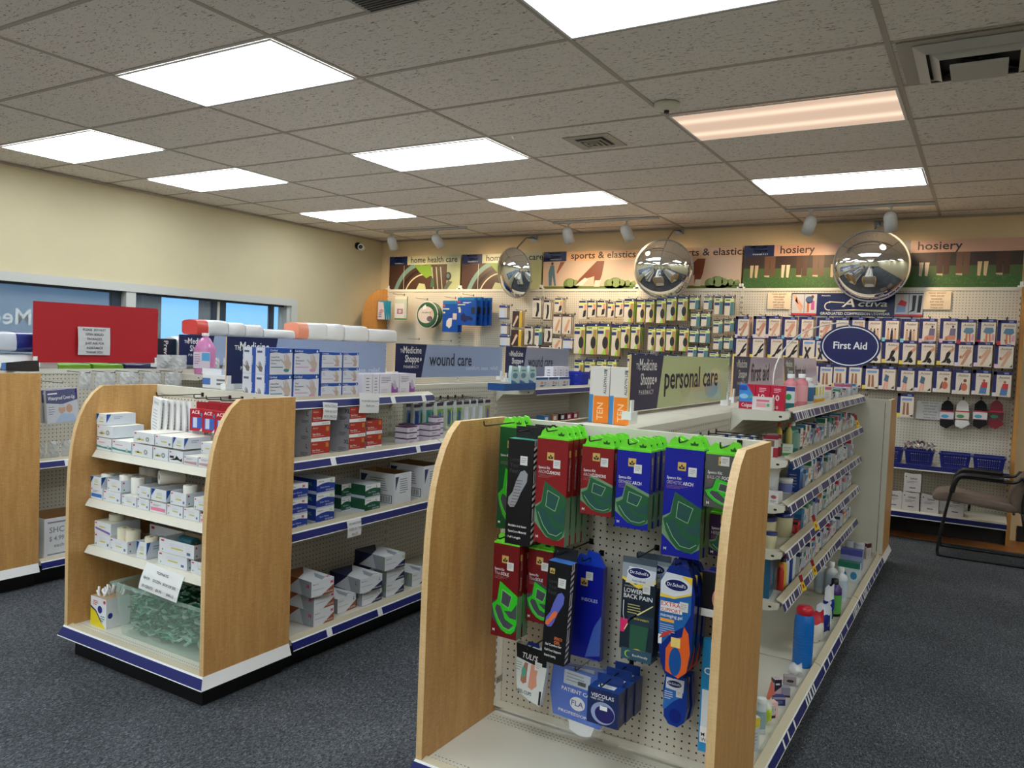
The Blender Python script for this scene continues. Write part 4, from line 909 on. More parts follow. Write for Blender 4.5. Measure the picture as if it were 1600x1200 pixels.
shelf_row([(149, 174, hb, .18, 'teal', False, 'bottom left tape box with a teal stripe on the upper endcap shelf'), (175, 205, hb, .18, 'teal', False, 'wider teal striped tape box, second in the bottom row of the upper shelf'), (206, 238, .056, .18, 'roll', False, 'white tape box with grey rolls, third in the bottom row of the upper shelf'),
           (239, 263, .054, .18, 'roll', False, 'tape box with a yellow roll picture in the middle of the bottom row, upper shelf'), (264, 286, .052, .18, 'black', False, 'tape box printed in black and white, bottom row of the upper shelf'), (287, 309, .038, .18, 'rose', False, 'low tape box with a dusty rose strip, bottom row of the upper shelf'), (310, 333, .044, .18, 'rose', False, 'last tape box of the bottom row, against the right wood panel, upper shelf')], ZE[0], 712, G1_)
shelf_row([(151, 176, .056, .16, 'roll', False, 'tape box with a greenish picture at the left of the second layer, upper shelf'), (208, 241, .05, .16, 'roll', False, 'white tape box with a red mark in the second layer of the upper shelf'), (242, 269, .048, .16, 'plain', False, 'plain white tape box in the middle of the second layer, upper shelf'), (270, 288, .05, .14, 'tri', False, 'tape box with blue corner triangles in the second layer, upper shelf'), (314, 334, .046, .14, 'plain', False, 'short white tape box on top at the right end of the upper shelf')], ZE[0], 700, G1_, zs=.062)
a = at(151, 660, 'y', EF).x
put('tape_box', 'widebox', carton(.078, .15, .052, 'tri'), (a + .039, EF + .075, ZE[0] + .121), 0, 'tape box with a blue triangle on top of the left stack, upper shelf', 'box', G1_)
b_ = at(178, 660, 'y', EF).x
def longcart(mb):
    mb.box(-.12, .12, -.04, .04, 0, .095, W2, {'+z': C(232, 230, 224)}); f_ = front(.24, .08); mb.shape(f_, [(0, .095), (.035, .095), (0, .05)], BLU, 1); mb.stripes(f_, .03, .02, .14, .02, GREYINK, 2); mb.rect(f_, 0, .047, .24, .001, C(180, 180, 186), 1)
put('tape_box', 'longcart', longcart, (b_ + .122, EF + .273, ZE[0] + .075), 0, 'long white carton stack lying behind the left tape boxes, upper shelf', 'box', G1_)
put('tape_roll', 'rr1', roll(.028, .02), (.17, -.15, ZE[0] + .001), 0, 'loose grey tape roll at the right rear of the upper endcap shelf', 'tape roll', 'tape rolls on the endcap')
# middle shelf
shelf_row([(135, 160, .052, .17, 'blue', False, 'flat tape box with a blue band, bottom left of the middle shelf'), (161, 188, .050, .17, 'plain', False, 'white tape box second from the left in the bottom row, middle shelf'), (190, 213, .045, .17, 'plain', False, 'white tape box third from the left in the bottom row, middle shelf'), (214, 233, .048, .17, 'plain', False, 'narrow white tape box in the middle of the bottom row, middle shelf'),
           (234, 260, .046, .17, 'pink', False, 'tape box with a pink band in the bottom row of the middle shelf'), (261, 286, .048, .17, 'plain', False, 'white tape box right of the pink one, middle shelf'), (287, 312, .048, .17, 'plain', False, 'white tape box with a red mark near the right wood panel, middle shelf'), (313, 330, .035, .17, 'pink', False, 'small tape box with a red band at the right end of the middle shelf')], ZE[1], 790, G2_, yf=-.36)
shelf_row([(137, 158, .052, .15, 'tri', True, 'open tape box with a blue triangle on the second layer, left of the middle shelf'), (167, 189, .055, .16, 'plain', True, 'open white tape box with tape rolls on the second layer of the middle shelf'), (214, 235, .052, .17, 'plain', True, 'open tape box under the long lying roll, middle shelf'), (236, 260, .052, .17, 'tri', True, 'open tape box with a pink corner, second layer of the middle shelf'), (266, 291, .056, .16, 'plain', True, 'open white tape box holding one upright roll, middle shelf'), (303, 326, .05, .16, 'plain', False, 'plain white tape box on the second layer at the right end, middle shelf')], ZE[1], 780, G2_, zs=.052, yf=-.36)
def rl(px, py, r_, h, z, y, lab, key, rot=None, **k):
    x = at(px, py, 'y', y).x if py else px
    o = put('tape_roll', key, roll(r_, h, **k), (x, y, z), 0, lab, 'tape roll', 'tape rolls on the endcap')
    if rot: o.rotation_euler = rot
    return o
rl(-.465, 0, .030, .075, ZE[1] + .0475, -.30, 'upright cream tape roll standing left of the long box on the middle shelf', 'r2')
rl(-.555, 0, .030, .055, ZE[1] + .069, -.30, 'white tape roll sticking out of the open box at the left, middle shelf', 'r3')
rl(-.70, 0, .030, .045, ZE[1] + .068, -.30, 'white tape roll at the back left of the middle shelf', 'r4')
rl(-.645, 0, .028, .035, ZE[1] + .100, -.142, 'white tape roll in the rear row of the middle shelf, left one', 'r5')
rl(-.585, 0, .028, .030, ZE[1] + .100, -.142, 'white tape roll in the rear row of the middle shelf, right one', 'r5')
rl(-.089, 0, .030, .065, ZE[1] + .069, -.30, 'upright white tape roll in the open box near the right panel, middle shelf', 'r6', )
o = rl(248, 762, .032, .11, ZE[1] + .138, -.29, 'long white tape roll lying on its side on the middle shelf', 'r7', core=.45); o.rotation_euler = (R(-90), 0, R(-25))
put('tape_box', 'backbox1', carton(.16, .10, .098, 'plain', False), (-.61, -.142, ZE[1] + .001), 0, 'white carton at the back left of the middle shelf, rolls on top', 'box', G2_)
# lower shelf
shelf_row([(147, 172, .062, .16, 'plain', False, 'white tape box at the bottom left of the lower shelf'), (171, 199, .056, .15, 'plain', True, 'open tape box with two tall cream rolls, lower shelf'), (213, 229, .075, .13, 'tri', True, 'open tape box with a violet corner holding a roll, lower shelf')], ZE[2], 868, G3_, yf=-.36)
shelf_row([(147, 173, .056, .15, 'purple', False, 'tape box with a purple slanted band, on top at the left of the lower shelf')], ZE[2], 850, G3_, zs=.064, yf=-.36)
shelf_row([(246, 292, .055, .15, 'plain', False, 'wide white tape box under the top one at the right, lower shelf'), (298, 330, .052, .15, 'plain', True, 'open white tape box with a roll at the right end, lower shelf')], ZE[2], 895, G3_, yf=-.36)
shelf_row([(248, 303, .06, .14, 'plain', True, 'wide open white tape box on top with a teal roll pack, lower shelf')], ZE[2], 880, G3_, zs=.057, yf=-.36)
rl(-.546, 0, .032, .085, ZE[2] + .0165, -.31, 'tall cream tape roll, left of the pair in the open box, lower shelf', 'r8', edge=C(230, 222, 198, .7))
rl(-.480, 0, .032, .085, ZE[2] + .0165, -.31, 'tall cream tape roll, right of the pair, lower shelf', 'r8', edge=C(230, 222, 198, .7))
rl(-.340, 0, .030, .07, ZE[2] + .0215, -.31, 'cream tape roll standing in the violet cornered box, lower shelf', 'r9', edge=C(230, 222, 198, .7))
rl(-.64, 0, .034, .03, ZE[2] + .122, -.29, 'cream tape roll at the back left of the lower shelf', 'r10', edge=C(220, 214, 196, .7))
put('tape_box', 'backbox2', carton(.26, .10, .10, 'plain', True), (-.40, -.14, ZE[2] + .001), 0, 'pale blue carton marked by hand at the back of the lower shelf', 'box', G3_)
o = rl(-.15, 0, .026, .09, ZE[2] + .1005, -.29, 'teal and white tape roll lying in the top open box, lower shelf', 'r11', edge=C(20, 90, 104, .5)); o.rotation_euler = (0, R(90), 0)
# base: carton of applicators and the plastic bin
def app(mb):
    mb.box(-.062, .062, -.06, .06, 0, .14, W2, {'+z': INSIDE}); f_ = front(.124, .12); r_ = rside(.124, .12)
    mb.shape(f_, [(0, 0), (.124, 0), (.08, .03), (.04, .07), (0, .085)], C(226, 206, 30), 1); mb.shape(f_, [(0, .086), (.04, .071), (.08, .031), (.1, .02), (.085, .034), (.044, .078), (0, .095)], C(26, 34, 90), 2); mb.disc(f_, .075, .085, .018, .018, C(26, 44, 130), 2); mb.disc(f_, .11, .125, .01, .008, C(200, 60, 90), 2); mb.stripes(f_, .02, .10, .04, .025, C(200, 90, 90), 3); mb.stripes(f_, .08, .03, .035, .03, C(120, 150, 160), 3); mb.disc(r_, .02, .06, .012, .014, C(26, 44, 130), 1)
    rr = random.Random(4)
    for k in range(16):
        x, y = rr.uniform(-.045, .045), rr.uniform(-.045, .045); mb.tube([(x, y, .13), (x + rr.uniform(-.02, .02), y + rr.uniform(-.02, .02), .165 + rr.random() * .02)], .006, WHITE, 6)
put('supply_carton', 'app', app, (-.622, -.325, DZ + .001), 0, 'white and yellow carton full of wrapped swabs on the base of the tape endcap', 'carton', tilt=(0, 0))
t = thing('plastic_bin', 'translucent plastic bin full of green mouthpieces on the tape endcap base', 'bin', (-.155, -.225, DZ + .001))
BINM = mat('translucent_bin_plastic', (184, 210, 196), .25, alpha=.30)
bw, bd, bh = .335, .17, .245
bb = MB()
def bwall(mb, x0, x1, y0, y1): pass
o_ = [(-bw, -bd), (bw, -bd), (bw, bd), (-bw, bd)]; s_ = .88
lo_ = [(a * s_, b * s_, 0) for a, b in o_]; hi_ = [(a, b, bh) for a, b in o_]
bb.add(lo_ + hi_, [(0, 3, 2, 1), (0, 1, 5, 4), (1, 2, 6, 5), (2, 3, 7, 6), (3, 0, 4, 7)], BINM)
bb.build('bin_body', t)
rim = MB()
for a, b in (((-bw - .012, -bd - .012), (bw + .012, -bd)), ((-bw - .012, bd), (bw + .012, bd + .012)), ((-bw - .012, -bd), (-bw, bd)), ((bw, -bd), (bw + .012, bd))): rim.box(a[0], b[0], a[1], b[1], bh - .012, bh, BINM)
rim.build('rim', t)
rr = random.Random(9); gm = MB(); GC = [mat('green_mouthpiece_%d' % k, c, .3) for k, c in enumerate(((12, 90, 52), (80, 160, 120), (130, 184, 156), (10, 66, 38), (170, 200, 186)))]
for k in range(1900):
    z = .024 + rr.random() * .17; s2 = .89 + .10 * z / bh
    x, y = rr.uniform(-bw + .030, bw - .030) * s2, rr.uniform(-bd + .030, bd - .030) * s2
    z += .05 * max(0, x / bw) 
    M_ = Matrix.Translation((x, y, z)) @ Matrix.Rotation(rr.uniform(0, 6.28), 4, 'Z') @ Matrix.Rotation(rr.uniform(-.55, .55), 4, 'Y'); gm.X = M_
    l_ = rr.uniform(.012, .027)
    gm.box(-l_, l_, -.007, .007, -.003, .003, GC[rr.choice((0, 0, 1, 2, 3, 4))])
gm.X = None
o = gm.build('mouthpieces', None, (-.155, -.225, DZ + .001)); o['kind'] = 'stuff'; tag(o, 'heap of green and clear wrapped mouthpieces inside the translucent bin', 'mouthpieces')

# hanging on the endcap: white paper packs and red bandage boxes
def papers(mb):
    mb.prism([(-.045, 0), (.045, .0), (.05, -.1), (.04, -.19), (-.04, -.19), (-.055, -.12)], 'y', -.004, .004, PAPER); f_ = F((-.045, -.004, -.19), (1, 0, 0), (0, 0, 1)); mb.text(f_, .02, .16, .012, 'PACK', GREYINK, .05); mb.stripes(f_, .012, .02, .06, .12, C(170, 170, 180), 8, 1, .25)
for k in range(6):
    put('paper_pack', 'papers', papers, (at(248, 640, 'y', -.2).x + .018 * k, -.205 + .015 * k, 1.225 - .003 * k), R(-14 + 4 * k), 'white printed paper pack hanging on the tape endcap, %s from the front' % ORD[k], 'pack', 'white paper packs', tilt=(0, R(8 - 3 * k)))
def ace(mb):
    w_, d, h = .068, .05, .10; RD = C(178, 24, 40, .4); mb.box(-w_ / 2, w_ / 2, -d / 2, d / 2, -h, 0, RD); f_ = front(w_, d, -h); r_ = rside(w_, d); r_.o = r_.o + Vector((0, 0, -h))
    mb.text(f_, .01, .078, .015, 'ACE', WHITE, .04); mb.rect(f_, .012, .012, .05, .05, C(60, 100, 190), 1); mb.rect(f_, .018, .016, .02, .045, C(200, 210, 230), 2); mb.shape(f_, [(0, 0), (w_, 0), (w_, .02), (.05, .0)], WHITE, 3); mb.disc(f_, .066, .075, .012, .01, C(50, 130, 180), 2, 12)
    mb.shape(r_, [(0, 0), (d, 0), (d, .075)], WHITE, 1); mb.disc(r_, .03, .08, .014, .01, C(60, 120, 190), 1, 12)
def ace_tab(mb): mb.box(-.03, .03, .016, .02, 0, .03, C(160, 20, 36))
for j in range(3):
    for k in range(2): pack('bandage_box', 'ace', (ace, ace_tab), (at(314, 640, 'y', -.18).x + .085 * j, -.185 + .066 * k, 1.195), R(18), 'red elastic bandage box hanging on the tape endcap, %s from the left, %s' % (ORD[j], ('in front', 'behind')[k]), 'box', 'red bandage boxes')
hx_ = at(314, 640, 'y', -.18).x
for x, y, l in ((hx_ - .2, -.27, 'left hook over the tape endcap holding white paper packs'), (hx_, -.22, 'hook holding the left red bandage boxes'), (hx_ + .085, -.22, 'hook holding the middle red bandage boxes'), (hx_ + .17, -.21, 'hook holding the right red bandage boxes')):
    hook(x, 1.243, -.019, y, 'dark wire ' + l)
def note(w_, h, lines, col=PAPER, ink=GREYINK, sz=None):
    def mk(mb):
        n = 6
        for k in range(n):   # gentle curl
            a, b_ = k / n, (k + 1) / n
            def P(u, t_): return ((u - .5) * w_, -.010 * math.sin(t_ * 2.4) * (1 - .5 * u), -h * t_)
            mb.add([P(0, b_), P(1, b_), P(1, a), P(0, a)], [(0, 1, 2, 3)], col, True)
        s_ = sz or h / (len(lines) * 2.0 + 1)
        for i, L_ in enumerate(lines):
            tt = (i + .85) / (len(lines) + .25)
            mb.text(F((0, -.010 * math.sin(tt * 2.4) - .0022, -h * tt), (1, 0, 0), (0, 0, 1)), 0, 0, s_, L_, ink, min(w_ * .84, glyph_w(L_, s_)), 1, 'c')
    return mk
def glyph_w(t, h): g = glyphs(t); return (g[3] - g[2]) * h / .7
PL = ['PLEASE  DO NOT', 'OPEN SEALED', 'PACKAGES,', 'JUST ASK FOR', 'ASSISTANCE', 'THANK YOU']
def place_note(key, mk, loc, rz, label, tilt=(0, 0)): return put('paper_note', key, mk, loc, rz, label, 'paper note', None, tilt)
p_ = at(258, 882, 'y', -.405)
place_note('n1', note(.22, .115, ['TOPHATS', 'EACH     DOZEN   BOX OF 200', '55 CENTS    $3.95       $49.12'], ink=INK, sz=.011), (p_.x, -.402, ZE[2] + .004), R(8), 'white price note hanging from the lower shelf over the plastic bin', (R(-12), R(8)))
p_ = at(318, 905, 'y', -.40)
def smallbag(mb): mb.prism([(-.035, 0), (.05, 0), (.05, -.09), (.02, -.085), (-.01, -.055)], 'y', -.012, .012, mat('cream_packet', (206, 200, 184), .3))
put('packet', 'sbag', smallbag, (.14, -.37, ZE[2] - .04), 0, 'cream packet hanging under the lower endcap shelf near the right panel', 'packet')

# ---------------------------------------------------------------- aisle side of the centre run (facing +x)
def aisle(name, key, mk, xf, d, y, z, label, cat, grp=None, tilt=0.0):
    return put(name, key, mk, (xf - d / 2, y, z + .001), R(90) + tilt, label, cat, grp)
def yr(px0, px1, py, x): return at(px0, py, 'x', x).y, at(px1, py, 'x', x).y
def hand(mb, f_, x, y, s_, col, k=2):
    mb.shape(f_, [(x, y), (x + s_ * .35, y - s_ * .05), (x + s_ * .45, y + s_ * .35), (x + s_ * .30, y + s_ * .5), (x - s_ * .12, y + s_ * .5), (x - s_ * .15, y + s_ * .3)], col, k)
    for i, (dx, l_) in enumerate(((-.1, .36), (.02, .46), (.13, .42), (.23, .3))):
        mb.shape(f_, [(x + s_ * dx, y + s_ * .48), (x + s_ * (dx + .085), y + s_ * .48), (x + s_ * (dx - .02), y + s_ * (.5 + l_)), (x + s_ * (dx - .08), y + s_ * (.5 + l_))], col, k)
    mb.shape(f_, [(x - s_ * .13, y + s_ * .25), (x - s_ * .10, y + s_ * .4), (x - s_ * .42, y + s_ * .62), (x - s_ * .46, y + s_ * .55)], col, k)
def glove_front(w_, d, h, word, accent, hc=C(196, 178, 166)):
    def mk(mb):
        BL = C(28, 78, 168, .4); mb.box(-w_ / 2, w_ / 2, -d / 2, d / 2, 0, h, C(214, 216, 226, .4), {'+z': BL}); f_ = front(w_, d); l_ = lside(w_, d)
        mb.shape(f_, [(0, h), (0, h * .80), (w_ * .3, h * .84), (w_ * .6, h * .80), (w_, h * .84), (w_, h)], BL, 1); mb.rect(f_, 0, 0, w_ * .05, h, BL, 1)
        mb.text(f_, w_ * .06, h * .875, h * .075, 'Cardinal', WHITE, w_ * .3); mb.shape(f_, [(w_ * .87, h * .9), (w_ * .91, h * .965), (w_ * .95, h * .9), (w_ * .91, h * .85)], WHITE, 2)
        for i, s_ in enumerate(word): mb.text(f_, w_ * .1, h * (.63 - .12 * i), h * .065, s_, C(70, 74, 100), min(w_ * .42, glyph_w(s_, h * .065)))
        mb.rect(f_, w_ * .1, h * .26, w_ * .5, h * .035, accent, 1); mb.disc(f_, w_ * .75, h * .16, w_ * .12, h * .07, accent, 1, 14)
        hand(mb, f_, w_ * .72, h * .22, h * .62, hc)
        mb.rect(l_, d * .72, 0, d * .28, h, BL, 1); mb.text(F(l_.o + Vector((0, -d * .80, h * .35)), (0, 0, 1), (0, 1, 0)), 0, 0, d * .1, 'Cardinal', WHITE)
        hand(mb, l_, d * .3, h * .1, h * .4, C(120, 108, 104), 1); mb.rect(l_, d * .1, h * .8, d * .4, h * .08, C(80, 90, 120), 1)
    return mk
XT = 0.045; ZT = ZC[0]
ga, gb = yr(419, 457, 570, XT); gc = yr(458, 499, 570, XT)[1]
gh = .124; gd = .085
for r2 in range(2):
    for c in range(2):
        for q in range(2):
            y0, y1 = (ga, gb) if c == 0 else (gb, gc)
            w_ = y1 - y0 - .003
            aisle('glove_box', 'gb%d' % c, glove_front(w_, gd, gh, (['Latex-Free', 'Examination', 'Gloves'], ['Vinyl', 'Examination', 'Gloves'])[c], (C(70, 130, 140), C(214, 150, 190))[c]), XT - q * (gd + .003), gd, (y0 + y1) / 2, ZT + r2 * (gh + .001),
                  'large blue glove box on the top shelf, %s column, %s, %s' % (('left', 'right')[c], ('lower', 'upper')[r2], ('front', 'behind')[q]), 'glove box', 'blue and white glove boxes')
sa, sb = yr(500, 534, 590, XT); sc = yr(535, 560, 590, XT)[1]
for r2 in range(3):
    for c in range(2):
        y0, y1 = (sa, sb) if c == 0 else (sb, sc); w_ = y1 - y0 - .003
        aisle('glove_box', 'gs%d' % c, glove_front(w_, .1, .078, ['Exam', 'Gloves'], C(200, 150, 160), C(190, 170, 160)), XT, .1, (y0 + y1) / 2, ZT + r2 * .079, 'small blue glove box beside the large ones, %s column, %s layer' % (('left', 'right')[c], ('bottom', 'middle', 'top')[r2]), 'glove box', 'small blue and white glove boxes')
def purple_box(w_, d, h, st):
    def mk(mb):
        mb.box(-w_ / 2, w_ / 2, -d / 2, d / 2, 0, h, C(226, 222, 232, .4), {'+z': C(196, 186, 206)}); f_ = front(w_, d); l_ = lside(w_, d)
        if st: mb.stripes(f_, w_ * .08, h * .6, w_ * .5, h * .3, C(130, 110, 150), 4, 1, .3); mb.shape(f_, [(w_ * .60, h * .05), (w_ * .95, h * .05), (w_ * .95, h * .35), (w_ * .75, h * .5), (w_ * .60, h * .6)], C(150, 84, 160), 1); hand(mb, f_, w_ * .74, h * .3, h * .45, C(190, 180, 200)); mb.stripes(f_, w_ * .08, h * .15, w_ * .35, h * .2, C(180, 170, 190), 3, 1, .3)
        else: mb.stripes(f_, w_ * .3, h * .1, w_ * .4, h * .8, C(110, 100, 120), 6, 1, .25)
        mb.stripes(l_, d * .3, h * .1, d * .4, h * .8, C(120, 110, 130), 6, 1, .3)
    return mk
for i, (a, b, s2, lab) in enumerate(((568, 582, 0, 'narrow white box at the left of the purple glove boxes'), (582.5, 593, 0, 'narrow white box second beside the purple glove boxes'), (593.5, 624, 1, 'white and purple glove box standing on the top shelf, left one'), (624.5, 650, 1, 'white and purple glove box standing on the top shelf, right one'))):
    y0, y1 = yr(a, b, 590, XT - .01); w_ = y1 - y0 - .003
    aisle('glove_box', 'pu%d' % i, purple_box(w_, .12, .122, s2), XT - .01, .12, (y0 + y1) / 2, ZT, lab, 'glove box', 'white and purple glove boxes')
# shelf 2: red boxes
def end_box(w_, d, h, endc, sidec, letter, lc, style='red', topc=None):
    """glove box lying with its printed end towards the aisle"""
    def mk(mb):
        mb.box(-w_ / 2, w_ / 2, -d / 2, d / 2, 0, h, sidec, {'-y': endc, '+z': topc or C(200, 196, 200, .4)}); f_ = front(w_, d); l_ = lside(w_, d); t_ = topf(w_, d, h)
        if style == 'red':
            mb.rect(f_, 0, 0, w_, h * .22, WHITE, 1); mb.text(f_, w_ * .55, h * .06, h * .1, '100 GLOVES', GREYINK, w_ * .38); mb.text(f_, w_ * .08, h * .80, h * .1, 'Medical', C(230, 190, 180), w_ * .25); mb.text(f_, w_ * .08, h * .42, h * .11, 'Exam Gloves', WHITE, w_ * .4); mb.rect(f_, w_ * .08, h * .33, w_ * .6, h * .03, C(230, 180, 170), 1); mb.rect(f_, w_ * .78, h * .62, w_ * .16, h * .28, C(190, 130, 50), 1)
            mb.text(l_, d * .80, h * .6, h * .28, letter, lc); mb.stripes(l_, d * .6, h * .12, d * .3, h * .25, C(90, 90, 96), 3, 1, .4)
        elif style == 'curve':
            mb.rect(f_, 0, h * .55, w_, h * .45, WHITE, 1); mb.shape(f_, [(0, h * .1), (0, h * .55), (w_ * .3, h * .68), (w_ * .6, h * .72), (w_, h * .62), (w_, h * .1)], sidec, 2); mb.rect(f_, 0, 0, w_, h * .12, C(200, 206, 220), 2); mb.text(f_, w_ * .72, h * .72, h * .2, letter, lc, None, 3); mb.text(f_, w_ * .08, h * .80, h * .09, 'Nitrile', C(120, 120, 140), w_ * .3, 3); mb.text(f_, w_ * .2, h * .38, h * .1, 'Exam Gloves', C(200, 210, 240), w_ * .5, 3); mb.text(f_, w_ * .5, h * .16, h * .11, '100 GLOVES', WHITE, w_ * .45, 3)
            mb.rect(l_, 0, 0, d, h * .2, C(196, 206, 224), 1); mb.text(l_, d * .75, h * .55, h * .22, letter, lc, None, 1)
        elif style == 'wedge':
            mb.rect(f_, 0, 0, w_, h, W2, 1); mb.shape(f_, [(w_ * .45, 0), (w_, 0), (w_, h * .55)], sidec, 2); mb.text(f_, w_ * .84, h * .62, h * .22, letter, lc, None, 3); mb.text(f_, w_ * .06, h * .75, h * .08, 'Medical', GREYINK, w_ * .25, 3); mb.rect(f_, w_ * .06, h * .42, w_ * .5, h * .04, C(180, 180, 190), 2); mb.text(f_, w_ * .6, h * .1, h * .1, '100 GLOVES', WHITE, w_ * .36, 3)
            mb.rect(t_, 0, 0, w_, d, W2, 1); mb.shape(t_, [(0, d * .42), (0, d), (w_, d), (w_ * .5, d * .62)], sidec, 2); mb.shape(t_, [(w_ * .45, .0), (w_ * .75, d * .1), (w_ * .8, d * .5), (w_ * .5, d * .25)], C(150, 158, 170), 2); mb.text(t_, w_ * .78, d * .06, d * .09, letter, lc, None, 3)
            mb.shape(l_, [(0, 0), (0, h), (d * .55, h), (d * .12, 0)], sidec, 1); mb.shape(l_, [(d * .16, 0), (d * .6, h), (d, h), (d, 0)], C(196, 200, 208), 1); mb.shape(l_, [(d * .6, h), (d * .72, 0), (d, 0), (d, h)], C(150, 156, 164), 2); mb.text(l_, d * .86, h * .55, h * .25, letter, lc, None, 3)
    return mk
GREYS = C(168, 166, 176, .4); REDG = C(172, 52, 38, .4)
X2 = 0.105
for c, (a, b, n, let, xx) in enumerate(((486, 516, 3, 'L', X2), (545, 571, 3, 'XL', X2 - .005), (572, 597, 2, 'XL', X2 - .04))):
    y0, y1 = yr(a, b, 690, xx); w_ = min(y1 - y0 - .004, .2)
    for k in range(n):
        aisle('glove_box', 'rd%d' % c, end_box(w_, .17, .078, REDG, GREYS, let, C(30, 50, 80), topc=C(120, 60, 52, .4)), xx, .17, y0 + w_ / 2, ZC[1] + k * .079, 'red glove box on the second shelf, %s stack, %s layer' % (('left', 'middle', 'right')[c], ORD[k]), 'glove box', 'red glove boxes')
def flat_box(w_, d, h):
    def mk(mb): mb.box(-w_ / 2, w_ / 2, -d / 2, d / 2, 0, h, C(214, 206, 220, .5), {'+z': C(60, 34, 70)}); f_ = front(w_, d); mb.rect(f_, 0, h * .82, w_, h * .18, C(84, 36, 80), 1); mb.stripes(f_, w_ * .2, h * .2, w_ * .5, h * .4, C(140, 130, 150), 2); l_ = lside(w_, d); mb.rect(l_, 0, h * .82, d, h * .18, C(84, 36, 80), 1)
    return mk
i = 0
for a, b, n, dx in ((636, 652, 3, 0), (653, 668, 3, -.06), (671, 688, 3, .0), (690, 703, 4, -.05)):
    y0, y1 = yr(a, b, 680, .08)
    w_ = y1 - y0 - .006
    for k in range(n): aisle('small_carton', 'fb%d' % i, flat_box(w_, .09, .033), .08 + dx, .09, (y0 + y1) / 2, ZC[1] + k * .034, 'flat white and purple carton on the second shelf, %s pile, %s from the shelf' % (ORD[i], ORD[k]), 'carton', 'flat purple topped cartons')
    i += 1
# shelf 3
X3 = 0.14; BLG = C(34, 60, 150, .4); BLS = C(130, 156, 200, .4); GRG = C(24, 84, 56, .4)
for c, (a, b, n, let, lc, sc, xx) in enumerate(((463, 481, 3, 'M', C(210, 40, 110), BLG, X3), (494, 523, 3, 'XL', C(120, 200, 50), BLG, X3 - .02), (570, 594, 2, 'L', C(30, 50, 60), GRG, X3 - .02), (533, 549, 2, 'L', C(30, 50, 60), GRG, X3 - .12))):
    y0, y1 = yr(a, b, 790, xx); w_ = min(y1 - y0 - .004, .15)
    if c == 0: w_ = .13; y0 = y1 - w_ - .002
    for k in range(n): aisle('glove_box', 'cv%d' % c, end_box(w_, .22, .072, sc, sc, let, lc, 'curve', C(206, 212, 220)), xx, .22, y0 + w_ / 2, ZC[2] + k * .073, '%s glove box on the third shelf, %s, %s layer' % (('blue', 'blue', 'dark green', 'dark green')[c], ('M stack', 'XL stack', 'front L stack', 'stack set back')[c], ORD[k]), 'glove box', 'curved band glove boxes')
def shipcarton(w_, d, h):
    def mk(mb):
        t_ = .004
        mb.box(-w_ / 2, w_ / 2, -d / 2, d / 2, 0, h * .5, KRAFT, {'-y': W2, '-x': W2, '+x': W2})
        mb.box(-w_ / 2, w_ / 2, -d / 2, -d / 2 + t_, h * .5, h, W2, {'+y': KRAFT}).box(-w_ / 2, w_ / 2, d / 2 - t_, d / 2, h * .5, h, KRAFT).box(-w_ / 2, -w_ / 2 + t_, -d / 2 + t_, d / 2 - t_, h * .5, h, W2, {'+x': KRAFT}).box(w_ / 2 - t_, w_ / 2, -d / 2 + t_, d / 2 - t_, h * .5, h, W2, {'-x': KRAFT})
        for f_, L_ in ((front(w_, d), w_), (lside(w_, d), d)):
            mb.shape(f_, [(L_ * .05, h * .9), (L_ * .25, h * .9), (L_ * .07, h * .45)], C(44, 60, 100), 1); mb.stripes(f_, L_ * .32, h * .35, L_ * .5, h * .5, C(130, 134, 146), 7, 1, .35)
        l_ = lside(w_, d); mb.rect(l_, d * .5, h * .05, d * .44, h * .26, C(60, 70, 90), 2); mb.rect(l_, d * .52, h * .07, d * .40, h * .22, W2, 3)
        for k in range(12): mb.rect(l_, d * (.54 + .03 * k), h * .09, d * .014, h * .18, INK, 4)
    return mk
for i, (a, b, d, h, xx, lab) in enumerate(((616, 642, .26, .175, .12, 'open white shipping carton with a navy triangle on the third shelf, left one'), (661, 690, .26, .19, .12, 'open white shipping carton on the third shelf, right one half behind the wood panel'))):
    y0, y1 = yr(a, b, 770, xx); w_ = y1 - y0
    aisle('shipping_carton', 'sc%d' % i, shipcarton(w_, d, h), xx, d, (y0 + y1) / 2, ZC[2], lab, 'carton')
# base shelf
ORG = C(150, 84, 50, .4); NVY = C(26, 30, 72, .4)
for c, (a, b, n, let, lc, sc, xx, z0) in enumerate(((491, 523, 3, 'M', C(216, 50, 110), ORG, .17, 0), (528, 557, 1, 'L', C(60, 60, 80), ORG, .13, 0), (566, 597, 2, 'L', C(40, 50, 90), NVY, .15, 0), (603, 631, 3, 'XL', C(130, 190, 70), NVY, .15, 0), (643, 668, 1, 'XL', C(130, 190, 70), NVY, .14, 0))):
    y0, y1 = yr(a, b, 930, xx); w_ = min(y1 - y0 - .004, .17)
    for k in range(n):
        aisle('glove_box', 'wd%d' % c, end_box(w_, .24, .076, W2, sc, let, lc, 'wedge'), xx + (.02 if (k == n - 1 and n > 1) else 0), .24, y0 + w_ / 2 + (-.02 if k == n - 1 and n > 1 else 0), DZ + .001 + k * .077, '%s glove box on the bottom shelf, %s, %s layer' % (('brown and white', 'brown and white', 'navy and white', 'navy and white', 'navy and white')[c], ('M stack', 'single L box', 'L stack', 'tall XL stack', 'single XL box')[c], ORD[k]), 'glove box', 'wedge pattern glove boxes', tilt=R(-6 if k == n - 1 and n > 1 else 0))
def mask_box(mb): mb.lathe([(1e-4, 0), (.05, 0), (.06, .02), (.05, .05), (.02, .065), (1e-4, .065)], WHITE, n=20)
put('respirator_mask', 'mask', mask_box, (.06, at(660, 885, 'x', .1).y + .11, DZ + .002), 0, 'white cup shaped respirator on the bottom shelf near the right wood panel', 'mask')
